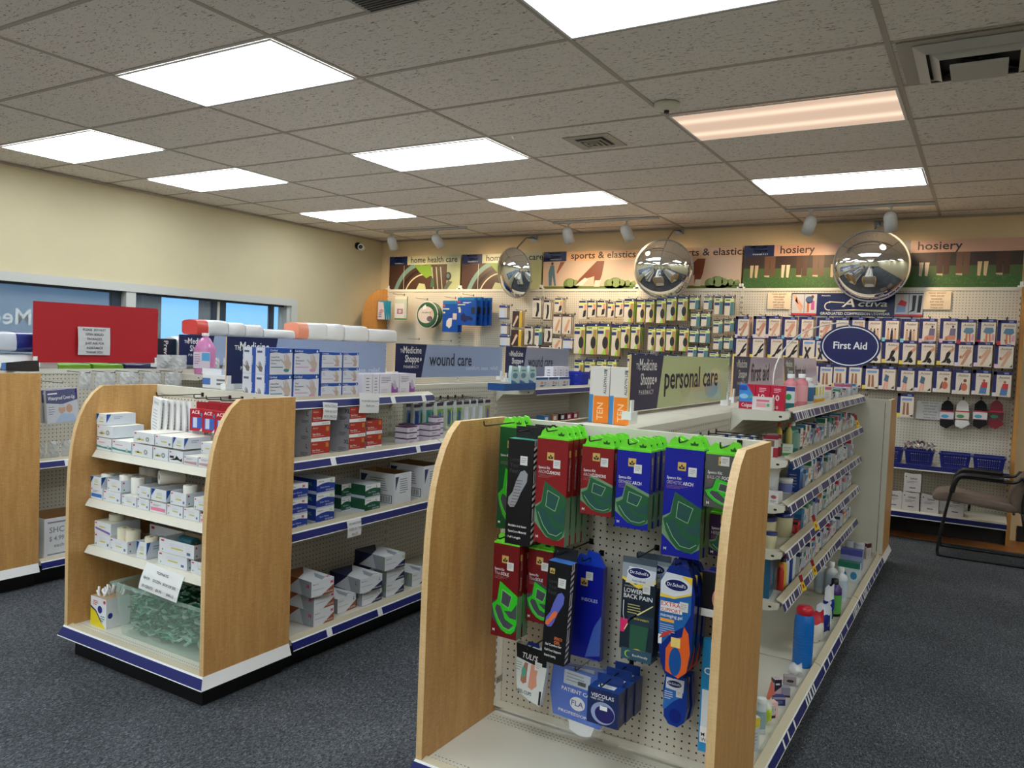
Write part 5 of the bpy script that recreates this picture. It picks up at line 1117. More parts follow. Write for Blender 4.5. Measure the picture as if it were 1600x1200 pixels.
# notes taped to rails of the centre run
def rnote(key, px, py, x, w_, h, lines, lab, tl=0.0):
    p_ = at(px, py, 'x', x); return place_note(key, note(w_, h, lines), (x, p_.y, p_.z), R(90), lab, (0, tl))
rnote('rn1', 516, 629, .108, .105, .085, ['NON-STERILE', 'PLEASE ASK ABOUT', 'BOX PRICES'], 'small curled paper note on the top rail of the centre run', R(5))
rnote('rn2', 577, 614, .108, .16, .105, ['', 'not returnable once opened', 'thank you', ''], 'larger white paper note taped to the top rail of the centre run', R(3))
rnote('rn3', 553, 812, .208, .105, .085, ['WE HAVE OTHER', 'SIZES IN THE', 'BACK'], 'paper note on the third shelf rail of the centre run')
# second bay: hanging packs on hooks
def toothpack(c1, c2):
    def mk(mb): mb.box(-.032, .032, -.012, .012, -.17, 0, mat('clear_shell', (206, 214, 206), .15, alpha=.55)); f_ = front(.064, .024, -.17); mb.rect(f_, .008, .02, .05, .11, c1, 0); mb.shape(f_, [(.015, .03), (.045, .03), (.05, .1), (.025, .12)], c2, 1); mb.rect(f_, 0, .15, .064, .02, C(60, 30, 70), 1)
    return mk
ys = [at(p, 640, 'x', 0.02).y for p in (662, 680, 697, 712, 727, 738, 749, 760, 771)]
cl = [(C(60, 110, 180), C(30, 60, 130)), (C(80, 190, 190), C(40, 130, 90)), (C(160, 200, 60), C(60, 110, 180)), (C(160, 200, 60), C(60, 90, 150)), (C(150, 200, 50), C(60, 90, 150)), (W2, W3), (W2, W3), (W2, W3), (C(190, 190, 60), C(120, 100, 160))]
nm = ['blue', 'teal', 'lime and blue left', 'lime and blue middle', 'lime and blue right', 'plain white left', 'plain white middle', 'plain white right', 'yellow green']
for i, y in enumerate(ys):
    for q in range(2): put('blister_pack', 'tp%d' % i, toothpack(*cl[i]), (-.04 - q * .06, y, 1.17), R(90), '%s blister pack hanging beyond the purple glove boxes, %s' % (nm[i], ('in front', 'behind')[q]), 'pack', 'hanging wound care packs')
    h_ = MB(); h_.tube([(0, 0, 0), (.2, 0, 0), (.204, 0, .012)], .0025, BLKWIRE, 6); h_.box(0, .002, -.01, .01, -.012, .012, BLKWIRE)
    tag(h_.build('peg_hook', None, (CX + .0295, y, 1.18)), 'wire hook holding the %s blister packs' % nm[i], 'hook', 'peg hooks')
# third bay top shelf: refill bags tray, small boxes
def refill(mb):
    mb.prism([(-.05, 0), (.05, 0), (.055, .10), (.045, .15), (-.045, .16), (-.055, .10)], 'y', -.012, .012, C(200, 222, 226, .3)); f_ = F((-.05, -.012, 0), (1, 0, 0), (0, 0, 1)); mb.shape(f_, [(0, 0), (.1, 0), (.1, .03), (.05, .05), (0, .06)], C(60, 130, 180), 1); mb.disc(f_, .05, .09, .035, .02, C(100, 150, 170), 1, 14); mb.rect(f_, .02, .12, .06, .012, C(80, 180, 150), 1)
X4 = 0.052
for i, p in enumerate((802, 815, 829)): aisle('wipes_pouch', 'rf', refill, X4 + .013, .024, at(p, 600, 'x', X4).y, ZC[0] + .012, 'pale blue refill pouch standing in the blue tray, %s from the left' % ORD[i], 'pouch', 'refill pouches in the blue tray')
y0, y1 = yr(787, 836, 610, X4 + .03)
tr = MB().box(X4 - .10, X4 + .035, y0, y1, ZC[0] + .001, ZC[0] + .008, C(30, 84, 150)).box(X4 + .031, X4 + .035, y0, y1, ZC[0] + .008, ZC[0] + .05, C(30, 84, 150)).box(X4 - .10, X4 + .0305, y0, y0 + .004, ZC[0] + .008, ZC[0] + .05, C(30, 84, 150)).box(X4 - .10, X4 + .0305, y1 - .004, y1, ZC[0] + .008, ZC[0] + .05, C(30, 84, 150))
tag(tr.build('display_tray'), 'blue cardboard display tray holding refill pouches on the far top shelf', 'tray')
def bluesmall(w_, h, d=.08):
    def mk(mb): mb.box(-w_ / 2, w_ / 2, -d / 2, d / 2, 0, h, C(214, 218, 224)); f_ = front(w_, d); mb.rect(f_, 0, h * .78, w_, h * .22, C(50, 84, 150), 1); mb.disc(f_, w_ * .5, h * .5, w_ * .12, h * .14, C(214, 160, 120), 1, 12); mb.rect(f_, w_ * .35, h * .12, w_ * .3, h * .18, C(60, 90, 170), 1); mb.stripes(f_, w_ * .68, h * .2, w_ * .2, h * .4, C(120, 140, 190), 3, 1, .5)
    return mk
for i, (a, b) in enumerate(((837, 856), (857, 872), (873, 890))):
    y0, y1 = yr(a, b, 605, X4); w_ = y1 - y0 - .004
    aisle('bandage_carton', 'bs%d' % i, bluesmall(w_, .085), X4, .08, (y0 + y1) / 2, ZC[0] + .0005, 'small white and blue bandage carton on the far top shelf, %s from the tray' % ORD[i], 'carton', 'small bandage cartons')
for i, (a, b) in enumerate(((864, 871), (872, 880), (881, 889))):
    y0, y1 = yr(a, b, 590, X4 - .12); w_ = y1 - y0 - .003
    aisle('tall_carton', 'ts%d' % i, purple_box(w_, .08, .16, 0), X4 - .12, .08, (y0 + y1) / 2, ZC[0], 'tall pale violet carton behind the bandage cartons, %s from the left' % ORD[i], 'carton', 'tall violet cartons')
# blue basket at the end of that shelf
def basket(w_, d, h, colr, holes=True):
    def mk(mb):
        t_ = .004; s_ = .86; o_ = [(-w_ / 2, -d / 2), (w_ / 2, -d / 2), (w_ / 2, d / 2), (-w_ / 2, d / 2)]
        lo_ = [(a * s_, b * s_) for a, b in o_]
        for i in range(4):
            j = (i + 1) % 4; A, B, Cc, D = Vector((*lo_[i], 0)), Vector((*lo_[j], 0)), Vector((*o_[j], h)), Vector((*o_[i], h))
            # lattice of bars leaving real openings
            n, m_ = (9, 5); 
            def P(u, v): return A.lerp(B, u).lerp(D.lerp(Cc, u), v)
            nrm = (B - A).cross(D - A).normalized() * t_ / 2
            def slab(u0, u1, v0, v1):
                q = [P(u0, v0), P(u1, v0), P(u1, v1), P(u0, v1)]; mb.add([p + nrm for p in q] + [p - nrm for p in q], [(0, 1, 2, 3), (7, 6, 5, 4), (0, 4, 5, 1), (1, 5, 6, 2), (2, 6, 7, 3), (3, 7, 4, 0)], colr)
            slab(0, 1, 0, .12); slab(0, 1, .80, 1); slab(0, .12, .12, .8); slab(.88, 1, .12, .8)
            for k in range(n): u = .12 + .76 * (k + 1) / (n + 1); slab(u - .014, u + .014, .12, .8)
            for k in range(m_): v = .12 + .68 * (k + 1) / (m_ + 1); slab(.12, .88, v - .028, v + .028)
        mb.box(-w_ / 2 * s_, w_ / 2 * s_, -d / 2 * s_, d / 2 * s_, 0, t_, colr)
        for x0, x1, y0, y1 in ((-w_ / 2 - .008, w_ / 2 + .008, -d / 2 - .008, -d / 2 + .004), (-w_ / 2 - .008, w_ / 2 + .008, d / 2 - .004, d / 2 + .008), (-w_ / 2 - .008, -w_ / 2 + .004, -d / 2 + .004, d / 2 - .004), (w_ / 2 - .004, w_ / 2 + .008, -d / 2 + .004, d / 2 - .004)): mb.box(x0, x1, y0, y1, h - .012, h, colr)
    return mk
NB_ = mat('navy_basket_plastic', (24, 34, 116), .35)
y_ = at(902, 600, 'x', -.02).y
put('plastic_basket', 'bk1', basket(.17, .16, .12, mat('blue_basket_plastic', (20, 50, 180), .35)), (-.04, y_ + .02, ZC[0] + .002), R(90), 'bright blue plastic basket at the end of the far top shelf', 'basket')
# under it: small cartons on the second shelf
for i, (p, c_) in enumerate(((855, C(50, 120, 180)), (868, C(190, 130, 90)), (880, C(40, 30, 50)), (890, C(150, 20, 60)), (900, C(150, 20, 60)))):
    def mk(mb, c_=c_): mb.box(-.045, .045, -.035, .035, 0, .055, c_, {'+z': C(210, 200, 190)}); mb.rect(front(.09, .07), .01, .012, .05, .03, WHITE, 1)
    aisle('small_carton', 'uc%d' % i, mk, -.06, .07, at(p, 650, 'x', -.06).y, ZC[1], 'small coloured carton low behind the insole endcap, %s from the left' % ORD[i], 'carton', 'small coloured cartons')

# ================================================================ signs
NAVYS = mat('navy_sign_panel', (18, 32, 80), .3); SBLUE = mat('dusty_blue_sign_panel', (150, 166, 200), .35); SGREY = mat('grey_blue_sign_panel', (142, 147, 168), .35)
def logo(mb, f_, x, y, s_, w_=None, pharm=True, col=WHITE):
    """shop name in two lines: x, y lower left of the block, s_ = capital height"""
    mb.text(f_, x, y + s_ * 1.25, s_ * .5, 'The', col, None, 2); mb.text(f_, x + s_ * .75, y + s_ * 1.15, s_, 'Medicine', col, s_ * 4.1, 2); mb.text(f_, x + s_ * 1.15, y - s_ * .1, s_, 'Shoppe', col, s_ * 3.2, 2)
    mb.disc(f_, x + s_ * 4.75, y + s_ * .3, s_ * .2, s_ * .26, col, 2, 10)
    if pharm: mb.text(f_, x + s_ * .9, y - s_ * .95, s_ * .4, 'P H A R M A C Y', col, s_ * 3.4, 2)
def clipb(t, x, y0, z0, sx=1):
    for yy in (y0[0] + .012, y0[1] - .012):
        MB().box(x - .018, x + .018, yy - .025, yy + .025, z0 - .028, z0 - .001, WHITE).box(x + .006, x + .012, yy - .012, yy + .012, z0 - .001, z0 + .04, WHITE).part('bracket', t)
def top_sign(xc, y0, y1, z0, z1, panel, text, tcol, label, ss, navy=NAVYS, nw=.30, deco=None, tsize=.085, tx=.05, rot=None, small=True, tw=None):
    t = thing('aisle_sign', label, 'sign', (xc, (y0 + y1) / 2, H), 0, 'signs standing on the shelving runs')
    w_ = y1 - y0; h = z1 - z0
    mb = MB().box(xc - .004, xc + .004, y0, y1, z0, z1, panel, {'-y': WEDGE, '+z': WEDGE, '+y': WEDGE})
    f_ = F((xc + .004, y0, z0), (0, 1, 0), (0, 0, 1))
    mb.shape(f_, [(0, 0), (nw - .03, 0), (nw + .02, h), (0, h)], navy, 1)
    logo(mb, f_, .045, h * .48, ss, col=WHITE if tcol != 'dim' else C(170, 170, 170))
    if deco: deco(mb, f_, w_, h)
    mb.text(f_, nw + tx, h * .36, tsize, text, C(24, 30, 52), tw, 3)
    if small: mb.text(f_, w_ * .62, h * .22, .028, 'comfort. ease. relief.', C(205, 212, 228), w_ * .34, 3)
    mb.part('panel', t)
    clipb(t, xc, (y0, y1), z0)
    if rot: t.rotation_euler = rot
    return t
top_sign(CX, .02, 1.20, 1.30, 1.53, SBLUE, 'wound care', 1, 'first dusty blue wound care sign, partly hidden behind the blue glove boxes', .045, tsize=.09, tw=.36)
top_sign(CX, 1.29, 2.55, 1.315, 1.53, SBLUE, 'wound care', 1, 'middle wound care sign on the centre run, fully readable', .045, tsize=.085, tw=.50)
top_sign(CX, 2.60, 3.66, 1.299, 1.54, SGREY, 'wound care', 1, 'far grey blue wound care sign on the centre run', .045, tsize=.085, tw=.42)
top_sign(LX, 1.28, 2.5, 1.30, 1.53, SBLUE, '', 1, 'dusty blue sign on the left run behind the pink bottle', .045, tsize=.07, small=False)
def bokeh(mb, f_, w_, h):
    for x, y, rx, ry, c in ((.75, .10, .12, .05, (200, 208, 150)), (.95, .06, .10, .04, (170, 190, 176)), (1.0, .12, .08, .035, (216, 208, 150)), (.85, .04, .16, .03, (190, 204, 160)), (.6, .06, .06, .03, (186, 200, 150))): mb.disc(f_, x, y, rx, ry, C(*c, .15), 1 + x, 24)
def petals(mb, f_, w_, h):
    for x, y, rx, ry, c in ((.6, .06, .14, .04, (206, 186, 200)), (.9, .12, .2, .05, (196, 178, 198)), (1.0, .05, .12, .03, (214, 200, 208))): mb.disc(f_, x, y, rx, ry, C(*c, .15), .5 + x, 24)
top_sign(RX, .03, 1.25, 1.325, 1.525, mat('sage_sign_panel', (196, 208, 156), .12), 'personal care', 1, 'sage green personal care sign above the insole endcap', .042, deco=bokeh, tsize=.088, small=False, tw=.70, tx=.04)
top_sign(RX, 1.33, 2.45, 1.335, 1.535, mat('lilac_sign_panel', (204, 188, 206), .12), 'first aid', 1, 'lilac first aid sign next to the personal care sign', .042, deco=petals, tsize=.095, small=False, tw=.40, tx=.04)
top_sign(RX, 2.56, 3.66, 1.335, 1.545, mat('lilac_sign_panel', (204, 188, 206), .12), 'first aid', 1, 'farthest first aid sign with its navy logo block painted grey by glare, leaning', .042, navy=mat('glare_greyed_navy_panel', (70, 70, 76), .2), deco=petals, tsize=.085, small=False, tw=.34, tx=.03, rot=(0, R(-6), 0))  # glare on the navy logo block is put into its grey colour
# red board on the left run
t = thing('red_sign_board', 'plain red sign board on the left run with a taped request note', 'sign', (LX, .65, H))
RB = MB().prism([(.215, 1.345), (.245, 1.345), (.245, 1.312), (1.07, 1.312), (1.07, 1.345), (1.10, 1.345), (1.10, 1.712), (.215, 1.706)], 'x', LX - .004, LX + .004, mat('red_sign_board', (178, 22, 34), .4)); RB.part('panel', t)
clipb(t, LX, (.215, 1.10), 1.312)
place_note('rednote', note(.228, .19, PL, C(206, 206, 208, .6), C(60, 60, 64)), (LX + .014, .61, 1.555), R(90), 'white request note taped on the red board')
# oval first aid hanging sign with curved wand
p_ = at(1328, 541, 'x', 1.98)
ox, oy, oz = 2.06, at(1328, 541, 'x', 2.06).y, at(1328, 541, 'x', 2.06).z
oy = 1.72; q_ = at(1328, 541, 'y', oy); ox, oz = q_.x, q_.z
t = thing('hanging_sign', 'navy oval First Aid sign hanging from a curved white wand', 'sign', (RX + .02, 1.43, 1.286))
mb = MB(); rx, ry = (at(1376, 541, 'y', oy).x - at(1281, 541, 'y', oy).x) / 2, (at(1328, 508, 'y', oy).z - at(1328, 574, 'y', oy).z) / 2
N = 48
mb.prism([(ox + rx * math.cos(2 * math.pi * k / N), oz + ry * math.sin(2 * math.pi * k / N)) for k in range(N)], 'y', oy, oy + .006, mat('navy_oval', (20, 24, 92), .3))
f_ = F((ox, oy, oz), (1, 0, 0), (0, 0, 1))
for a, b_ in ((.93, .88),):
    for k in range(N):
        t0, t1 = 2 * math.pi * k / N, 2 * math.pi * (k + 1) / N
        mb.shape(f_, [(rx * b_ * math.cos(t0) * 1.02, ry * b_ * math.sin(t0)), (rx * a * math.cos(t0), ry * a * math.sin(t0)), (rx * a * math.cos(t1), ry * a * math.sin(t1)), (rx * b_ * math.cos(t1) * 1.02, ry * b_ * math.sin(t1))], WHITE, 1)
mb.text(f_, 0, -ry * .13, ry * .34, 'First Aid', WHITE, rx * 1.1, 2, 'c'); mb.text(f_, .0012, -ry * .13, ry * .34, 'First Aid', WHITE, rx * 1.1, 3, 'c')
mb.part('oval_panel', t)
b0 = Vector((RX + .02, 1.30, H)); pts = []
ctl = [at(px, py, 'y', 1.43 + (oy - 1.43) * f2) for px, py, f2 in ((1208, 606, 0.0), (1209, 585, .05), (1216, 562, .2), (1232, 538, .4), (1258, 518, .6), (1290, 508, .8), (1318, 504, .95), (1328, 510, 1.0))]
ctl = [Vector((ctl[0].x, 1.43, 1.288))] + ctl
def cr(P, n=6):
    out = []
    for i in range(len(P) - 1):
        p0, p1, p2, p3 = P[max(i - 1, 0)], P[i], P[i + 1], P[min(i + 2, len(P) - 1)]
        for k in range(n):
            t_ = k / n; out.append(.5 * ((2 * p1) + (p2 - p0) * t_ + (2 * p0 - 5 * p1 + 4 * p2 - p3) * t_ ** 2 + (3 * p1 - p0 - 3 * p2 + p3) * t_ ** 3))
    return out + [P[-1]]
MB().tube(cr(ctl), .0035, mat('white_wand', (226, 224, 214), .4), 6).part('wand', t)
MB().box(ctl[0].x - .02, ctl[0].x + .02, 1.415, 1.445, 1.286, 1.298, WHITE).part('foot', t)

# ---------------------------------------------------------------- wall signs over the pegboard
SY = PY + .10
WS = []
def bsign(px0, px1, label, head, title, deco, num, htop=2.67, tcol=(36, 32, 38), tw=None, tx=.36):
    x0, x1 = at(px0, 453, 'y', SY).x, at(px1, 453, 'y', SY).x; w_ = x1 - x0 - .006; h = .435; z0 = PT + .006
    t = thing('wall_sign', label, 'sign', (x0, SY - .003, z0), 0, 'picture signs along the back wall')
    mb = MB().box(0, w_, -.003, .003, 0, h, C(*head, .35)); f_ = F((0, -.003, 0), (1, 0, 0), (0, 0, 1))
    deco(mb, f_, w_, h * .74)
    mb.rect(f_, 0, h * .74, .30, h * .26, NAVYS, 2); logo(mb, f_, .05, h * .845, .036, pharm=False); mb.text(f_, .09, h * .775, .014, 'P H A R M A C Y', WHITE, .15, 3)
    mb.text(f_, tx, h * .80, .075, title, C(*tcol), tw, 3)
    mb.build('panel', t)
    for xx in (0.0, w_): MB().box(xx - .03, xx + .03, -.03, -.004, -.005, .014, WHITE).box(xx - .012, xx + .012, -.012, -.0035, .0145, .05, WHITE).build('clip', t)
    return t
def arc(mb, f_, cx, cy, r0, r1, a0, a1, m_, k=2, n=16, sy=1.0, clip=None):
    for i in range(n):
        t0, t1 = a0 + (a1 - a0) * i / n, a0 + (a1 - a0) * (i + 1) / n
        pts = [(cx + r0 * math.cos(t0), cy + sy * r0 * math.sin(t0)), (cx + r1 * math.cos(t0), cy + sy * r1 * math.sin(t0)), (cx + r1 * math.cos(t1), cy + sy * r1 * math.sin(t1)), (cx + r0 * math.cos(t1), cy + sy * r0 * math.sin(t1))]
        if clip: pts = [(min(max(a, 0), clip[0]), min(max(b, 0), clip[1])) for a, b in pts]
        mb.shape(f_, pts, m_, k)
def d_home(mb, f_, w_, h):
    mb.rect(f_, 0, 0, w_ * .82, h, C(70, 44, 32), 1); mb.rect(f_, w_ * .82, 0, w_ * .18, h, C(176, 184, 140), 1)
    cl_ = (w_, h); arc(mb, f_, .62, -.18, .50, .56, math.pi * .52, math.pi * .98, C(112, 146, 138), 2, 18, 1, cl_); arc(mb, f_, .62, -.18, .42, .46, math.pi * .52, math.pi * .98, C(40, 26, 20), 3, 18, 1, cl_); arc(mb, f_, .60, -.14, .33, .345, math.pi * .4, math.pi * .98, C(206, 200, 170), 4, 18, 1, cl_)
    mb.rect(f_, .245, 0, .008, h * .98, C(180, 180, 170), 4)
    mb.shape(f_, [(w_ * .36, h * .98), (w_ * .6, h * .98), (w_ * .62, h * .6), (w_ * .54, h * .45), (w_ * .44, h * .7)], C(112, 150, 44), 5); mb.shape(f_, [(w_ * .40, 0), (w_ * .54, 0), (w_ * .52, h * .22), (w_ * .44, h * .26)], C(176, 184, 140), 5)
    for x in (.64, .70, .76): mb.shape(f_, [(w_ * x, 0), (w_ * (x + .012), 0), (w_ * (x - .02), h * .9), (w_ * (x - .035), h * .9)], C(170, 176, 150), 5)
    mb.shape(f_, [(w_ * .6, h * .1), (w_ * .66, h * .1), (w_ * .64, h * .5), (w_ * .61, h * .4)], C(60, 96, 70), 6); mb.disc(f_, w_ * .84, h * .52, .05, .055, C(40, 34, 34), 5, 16); mb.disc(f_, w_ * .84, h * .54, .025, .03, C(90, 120, 124), 6, 14)
    mb.shape(f_, [(w_ * .78, 0), (w_ * .83, 0), (w_ * .9, h * .3), (w_ * .84, h * .35)], C(90, 100, 84), 5)
def d_sport(mb, f_, w_, h):
    mb.rect(f_, 0, 0, w_, h, C(206, 180, 160), 1); mb.rect(f_, 0, 0, w_, h * .10, C(96, 116, 56), 2)
    for x, r_ in ((.30, .07), (.36, .05), (.72, .055), (.78, .075), (.84, .05), (.9, .04), (.96, .03)): mb.disc(f_, w_ * x, h * .17, r_ * 1.2, r_, C(104, 128, 72), 2, 14); mb.disc(f_, w_ * x + .01, h * .22, r_ * .7, r_ * .7, C(130, 150, 92), 3, 12)
    mb.shape(f_, [(w_ * .58, h * .98), (w_ * .66, h * .98), (w_ * .64, h * .5), (w_ * .60, h * .1), (w_ * .56, h * .1), (w_ * .56, h * .45), (w_ * .46, h * .35), (w_ * .40, h * .15), (w_ * .36, h * .12), (w_ * .40, h * .35), (w_ * .50, h * .7)], C(120, 66, 44), 4)
    mb.shape(f_, [(w_ * .36, h * .12), (w_ * .44, h * .12), (w_ * .50, h * .35), (w_ * .46, h * .4)], C(200, 206, 196), 5); mb.shape(f_, [(w_ * .56, h * .08), (w_ * .62, h * .08), (w_ * .63, h * .3), (w_ * .57, h * .3)], C(206, 200, 190), 5)
    mb.shape(f_, [(w_ * .07, h * .12), (w_ * .10, h * .12), (w_ * .105, h * .5), (w_ * .13, h * .12), (w_ * .15, h * .12), (w_ * .13, h * .6), (w_ * .12, h * .85), (w_ * .08, h * .85), (w_ * .06, h * .6)], C(90, 124, 140), 4); mb.disc(f_, w_ * .10, h * .92, .016, .02, C(110, 70, 50), 5, 10)
    mb.shape(f_, [(w_ * .16, h * .55), (w_ * .24, h * .98), (w_ * .19, h * .98), (w_ * .15, h * .6)], C(150, 90, 66), 4)
def d_hose(mb, f_, w_, h):
    mb.rect(f_, 0, 0, w_, h, C(54, 40, 30), 1); mb.rect(f_, 0, 0, w_, h * .62, C(70, 92, 44), 2); mb.rect(f_, 0, 0, w_, h * .36, C(58, 96, 40), 3)
    rr = random.Random(int(w_ * 1000))
    for k in range(260): x, y = rr.random() * w_ * .985, rr.random() ** 1.3 * h * .34; mb.shape(f_, [(x, y), (x + .008, y), (x + .006 * rr.random(), y + .014)], (C(84, 126, 54), C(44, 78, 32))[k % 2], 4)
    x = .06; i = 0
    while x < w_ - .12:
        ty = i % 5
        if ty in (0, 2):
            mb.shape(f_, [(x - .02, h), (x + .12, h), (x + .10, h * .72), (x, h * .72)], C(56, 36, 28), 5)
            for dx in (.012, .06): mb.shape(f_, [(x + dx, h * .34), (x + dx + .022, h * .32), (x + dx + .034, h * .72), (x + dx - .002, h * .72)], (C(206, 180, 140), C(214, 196, 170))[ty // 2], 6)
        else:
            cc = (C(74, 46, 32), C(104, 74, 54), C(60, 40, 30))[i % 3]
            for dx in (0, .055): mb.shape(f_, [(x + dx, h * .38), (x + dx + .045, h * .38), (x + dx + .05, h), (x + dx - .005, h)], cc, 5)
            mb.shape(f_, [(x, h * .36), (x + .05, h * .34), (x + .05, h * .40), (x, h * .40)], C(190, 170, 140), 6)
        x += .155; i += 1
bsign(608, 719, 'home health care sign with a wheelchair wheel, leftmost in the back', (188, 190, 156), 'home health care', d_home, 1, tw=.74)
bsign(721, 846, 'second home health care sign, partly behind the left mirror', (180, 182, 150), 'home health care', d_home, 2, tw=.80)
bsign(848, 996, 'sports and elastics sign left of the middle mirror', (226, 176, 132), 'sports & elastics', d_sport, 3, tw=.80)
bsign(998, 1158, 'sports and elastics sign partly behind the middle mirror', (214, 172, 140), 'sports & elastics', d_sport, 4, tw=.80)
bsign(1160, 1363, 'hosiery sign with legs on grass, left of the big mirror', (206, 160, 136), 'hosiery', d_hose, 5, tw=.33, tx=.36)
bsign(1364, 1597, 'hosiery sign at the right end of the back wall', (200, 156, 134), 'hosiery', d_hose, 6, tw=.36, tx=.36)

# brand banner for the compression hosiery
ay = PY - .006
bx0, bx1 = at(1237, 475, 'y', ay).x, at(1443, 475, 'y', ay).x; bz0 = at(1340, 494, 'y', ay).z; bz1 = at(1340, 458, 'y', ay).z; bw_, bh_ = bx1 - bx0, bz1 - bz0
mb = MB().box(0, bw_, -.003, .003, 0, bh_, mat('navy_banner', (22, 32, 84), .3)); f_ = F((0, -.003, 0), (1, 0, 0), (0, 0, 1))
pw = bw_ * .2
for s_, x in ((0, .004), (1, bw_ - pw - .004)):
    mb.rect(f_, x, .02, pw, bh_ - .03, C(196, 196, 200), 1); mb.rect(f_, x, .004, pw, .018, C(196, 40, 50), 2); mb.rect(f_, x + pw * .5 - .002, .022, .004, bh_ - .032, NAVYS, 3)
x = .004
mb.shape(f_, [(x + .004, bh_ * .9), (x + .035, bh_ * .92), (x + .06, bh_ * .5), (x + .10, bh_ * .25), (x + .085, bh_ * .12), (x + .045, bh_ * .45)], C(226, 170, 140), 4); mb.shape(f_, [(x + .04, bh_ * .85), (x + .105, bh_ * .42), (x + .10, bh_ * .3), (x + .03, bh_ * .65)], C(214, 156, 128), 4)
mb.disc(f_, x + pw * .7, bh_ * .7, .035, .035, C(70, 90, 130), 4); mb.rect(f_, x + pw * .62, bh_ * .15, .02, bh_ * .45, C(200, 110, 60), 4); mb.rect(f_, x + pw * .78, bh_ * .25, .03, bh_ * .4, C(196, 80, 150), 4); mb.disc(f_, x + pw * .82, bh_ * .83, .014, .016, C(90, 60, 50), 5)
x = bw_ - pw - .004
mb.disc(f_, x + .055, bh_ * .82, .016, .02, C(214, 180, 150), 4); mb.shape(f_, [(x + .02, bh_ * .5), (x + .09, bh_ * .42), (x + .10, bh_ * .62), (x + .05, bh_ * .72)], C(196, 40, 50), 4); mb.shape(f_, [(x + .01, bh_ * .18), (x + .09, bh_ * .2), (x + .09, bh_ * .42), (x + .02, bh_ * .48)], C(120, 150, 190), 4)
mb.shape(f_, [(x + pw * .62, bh_ * .9), (x + pw * .76, bh_ * .9), (x + pw * .72, bh_ * .25), (x + pw * .5, bh_ * .18), (x + pw * .62, bh_ * .3)], C(24, 24, 28), 5); mb.shape(f_, [(x + pw * .84, bh_ * .9), (x + pw * .97, bh_ * .9), (x + pw * .93, bh_ * .18), (x + pw * .8, bh_ * .18)], C(24, 24, 28), 5)
mb.text(f_, bw_ * .40, bh_ * .40, bh_ * .36, 'A', WHITE, bw_ * .1, 3, 'l', .35); mb.text(f_, bw_ * .52, bh_ * .42, bh_ * .27, 'ctiva', WHITE, bw_ * .22, 3, 'l', .3)
arc(mb, f_, bw_ * .30, bh_ * .42, bh_ * .15, bh_ * .19, math.pi * .4, math.pi * 1.6, C(236, 226, 196), 3, 14); mb.shape(f_, [(bw_ * .30, bh_ * .23), (bw_ * .5, bh_ * .3), (bw_ * .74, bh_ * .28), (bw_ * .72, bh_ * .18), (bw_ * .5, bh_ * .24)], C(236, 226, 196), 3); mb.shape(f_, [(bw_ * .3, bh_ * .6), (bw_ * .42, bh_ * .56), (bw_ * .42, bh_ * .60), (bw_ * .3, bh_ * .64)], C(236, 226, 196), 3)
mb.text(f_, bw_ * .5, bh_ * .05, bh_ * .11, 'GRADUATED COMPRESSION LEGWEAR', WHITE, bw_ * .53, 3, 'c'); mb.text(f_, bw_ * .24, bh_ * .86, bh_ * .06, 'Preventive', WHITE, None, 3)
tag(mb.build('brand_banner', None, (bx0, ay - .0035, bz0)), 'navy legwear banner on the pegboard under the largest mirror', 'banner')
for key, px, py, lab in (('nb1', 1218, 457, 'beige request note left of the navy legwear banner'), ('nb2', 1465, 455, 'beige request note right of the navy legwear banner'), ('nb3', 1454, 627, 'grey request note below the hosiery packs near the socks')):
    p_ = at(px, py, 'y', PY - .014); place_note(key, note(.22, .165, PL, C(224, 206, 178, .6) if key != 'nb3' else PAPER, C(140, 110, 100) if key != 'nb3' else GREYINK), (p_.x, PY - .013, p_.z), 0, lab)

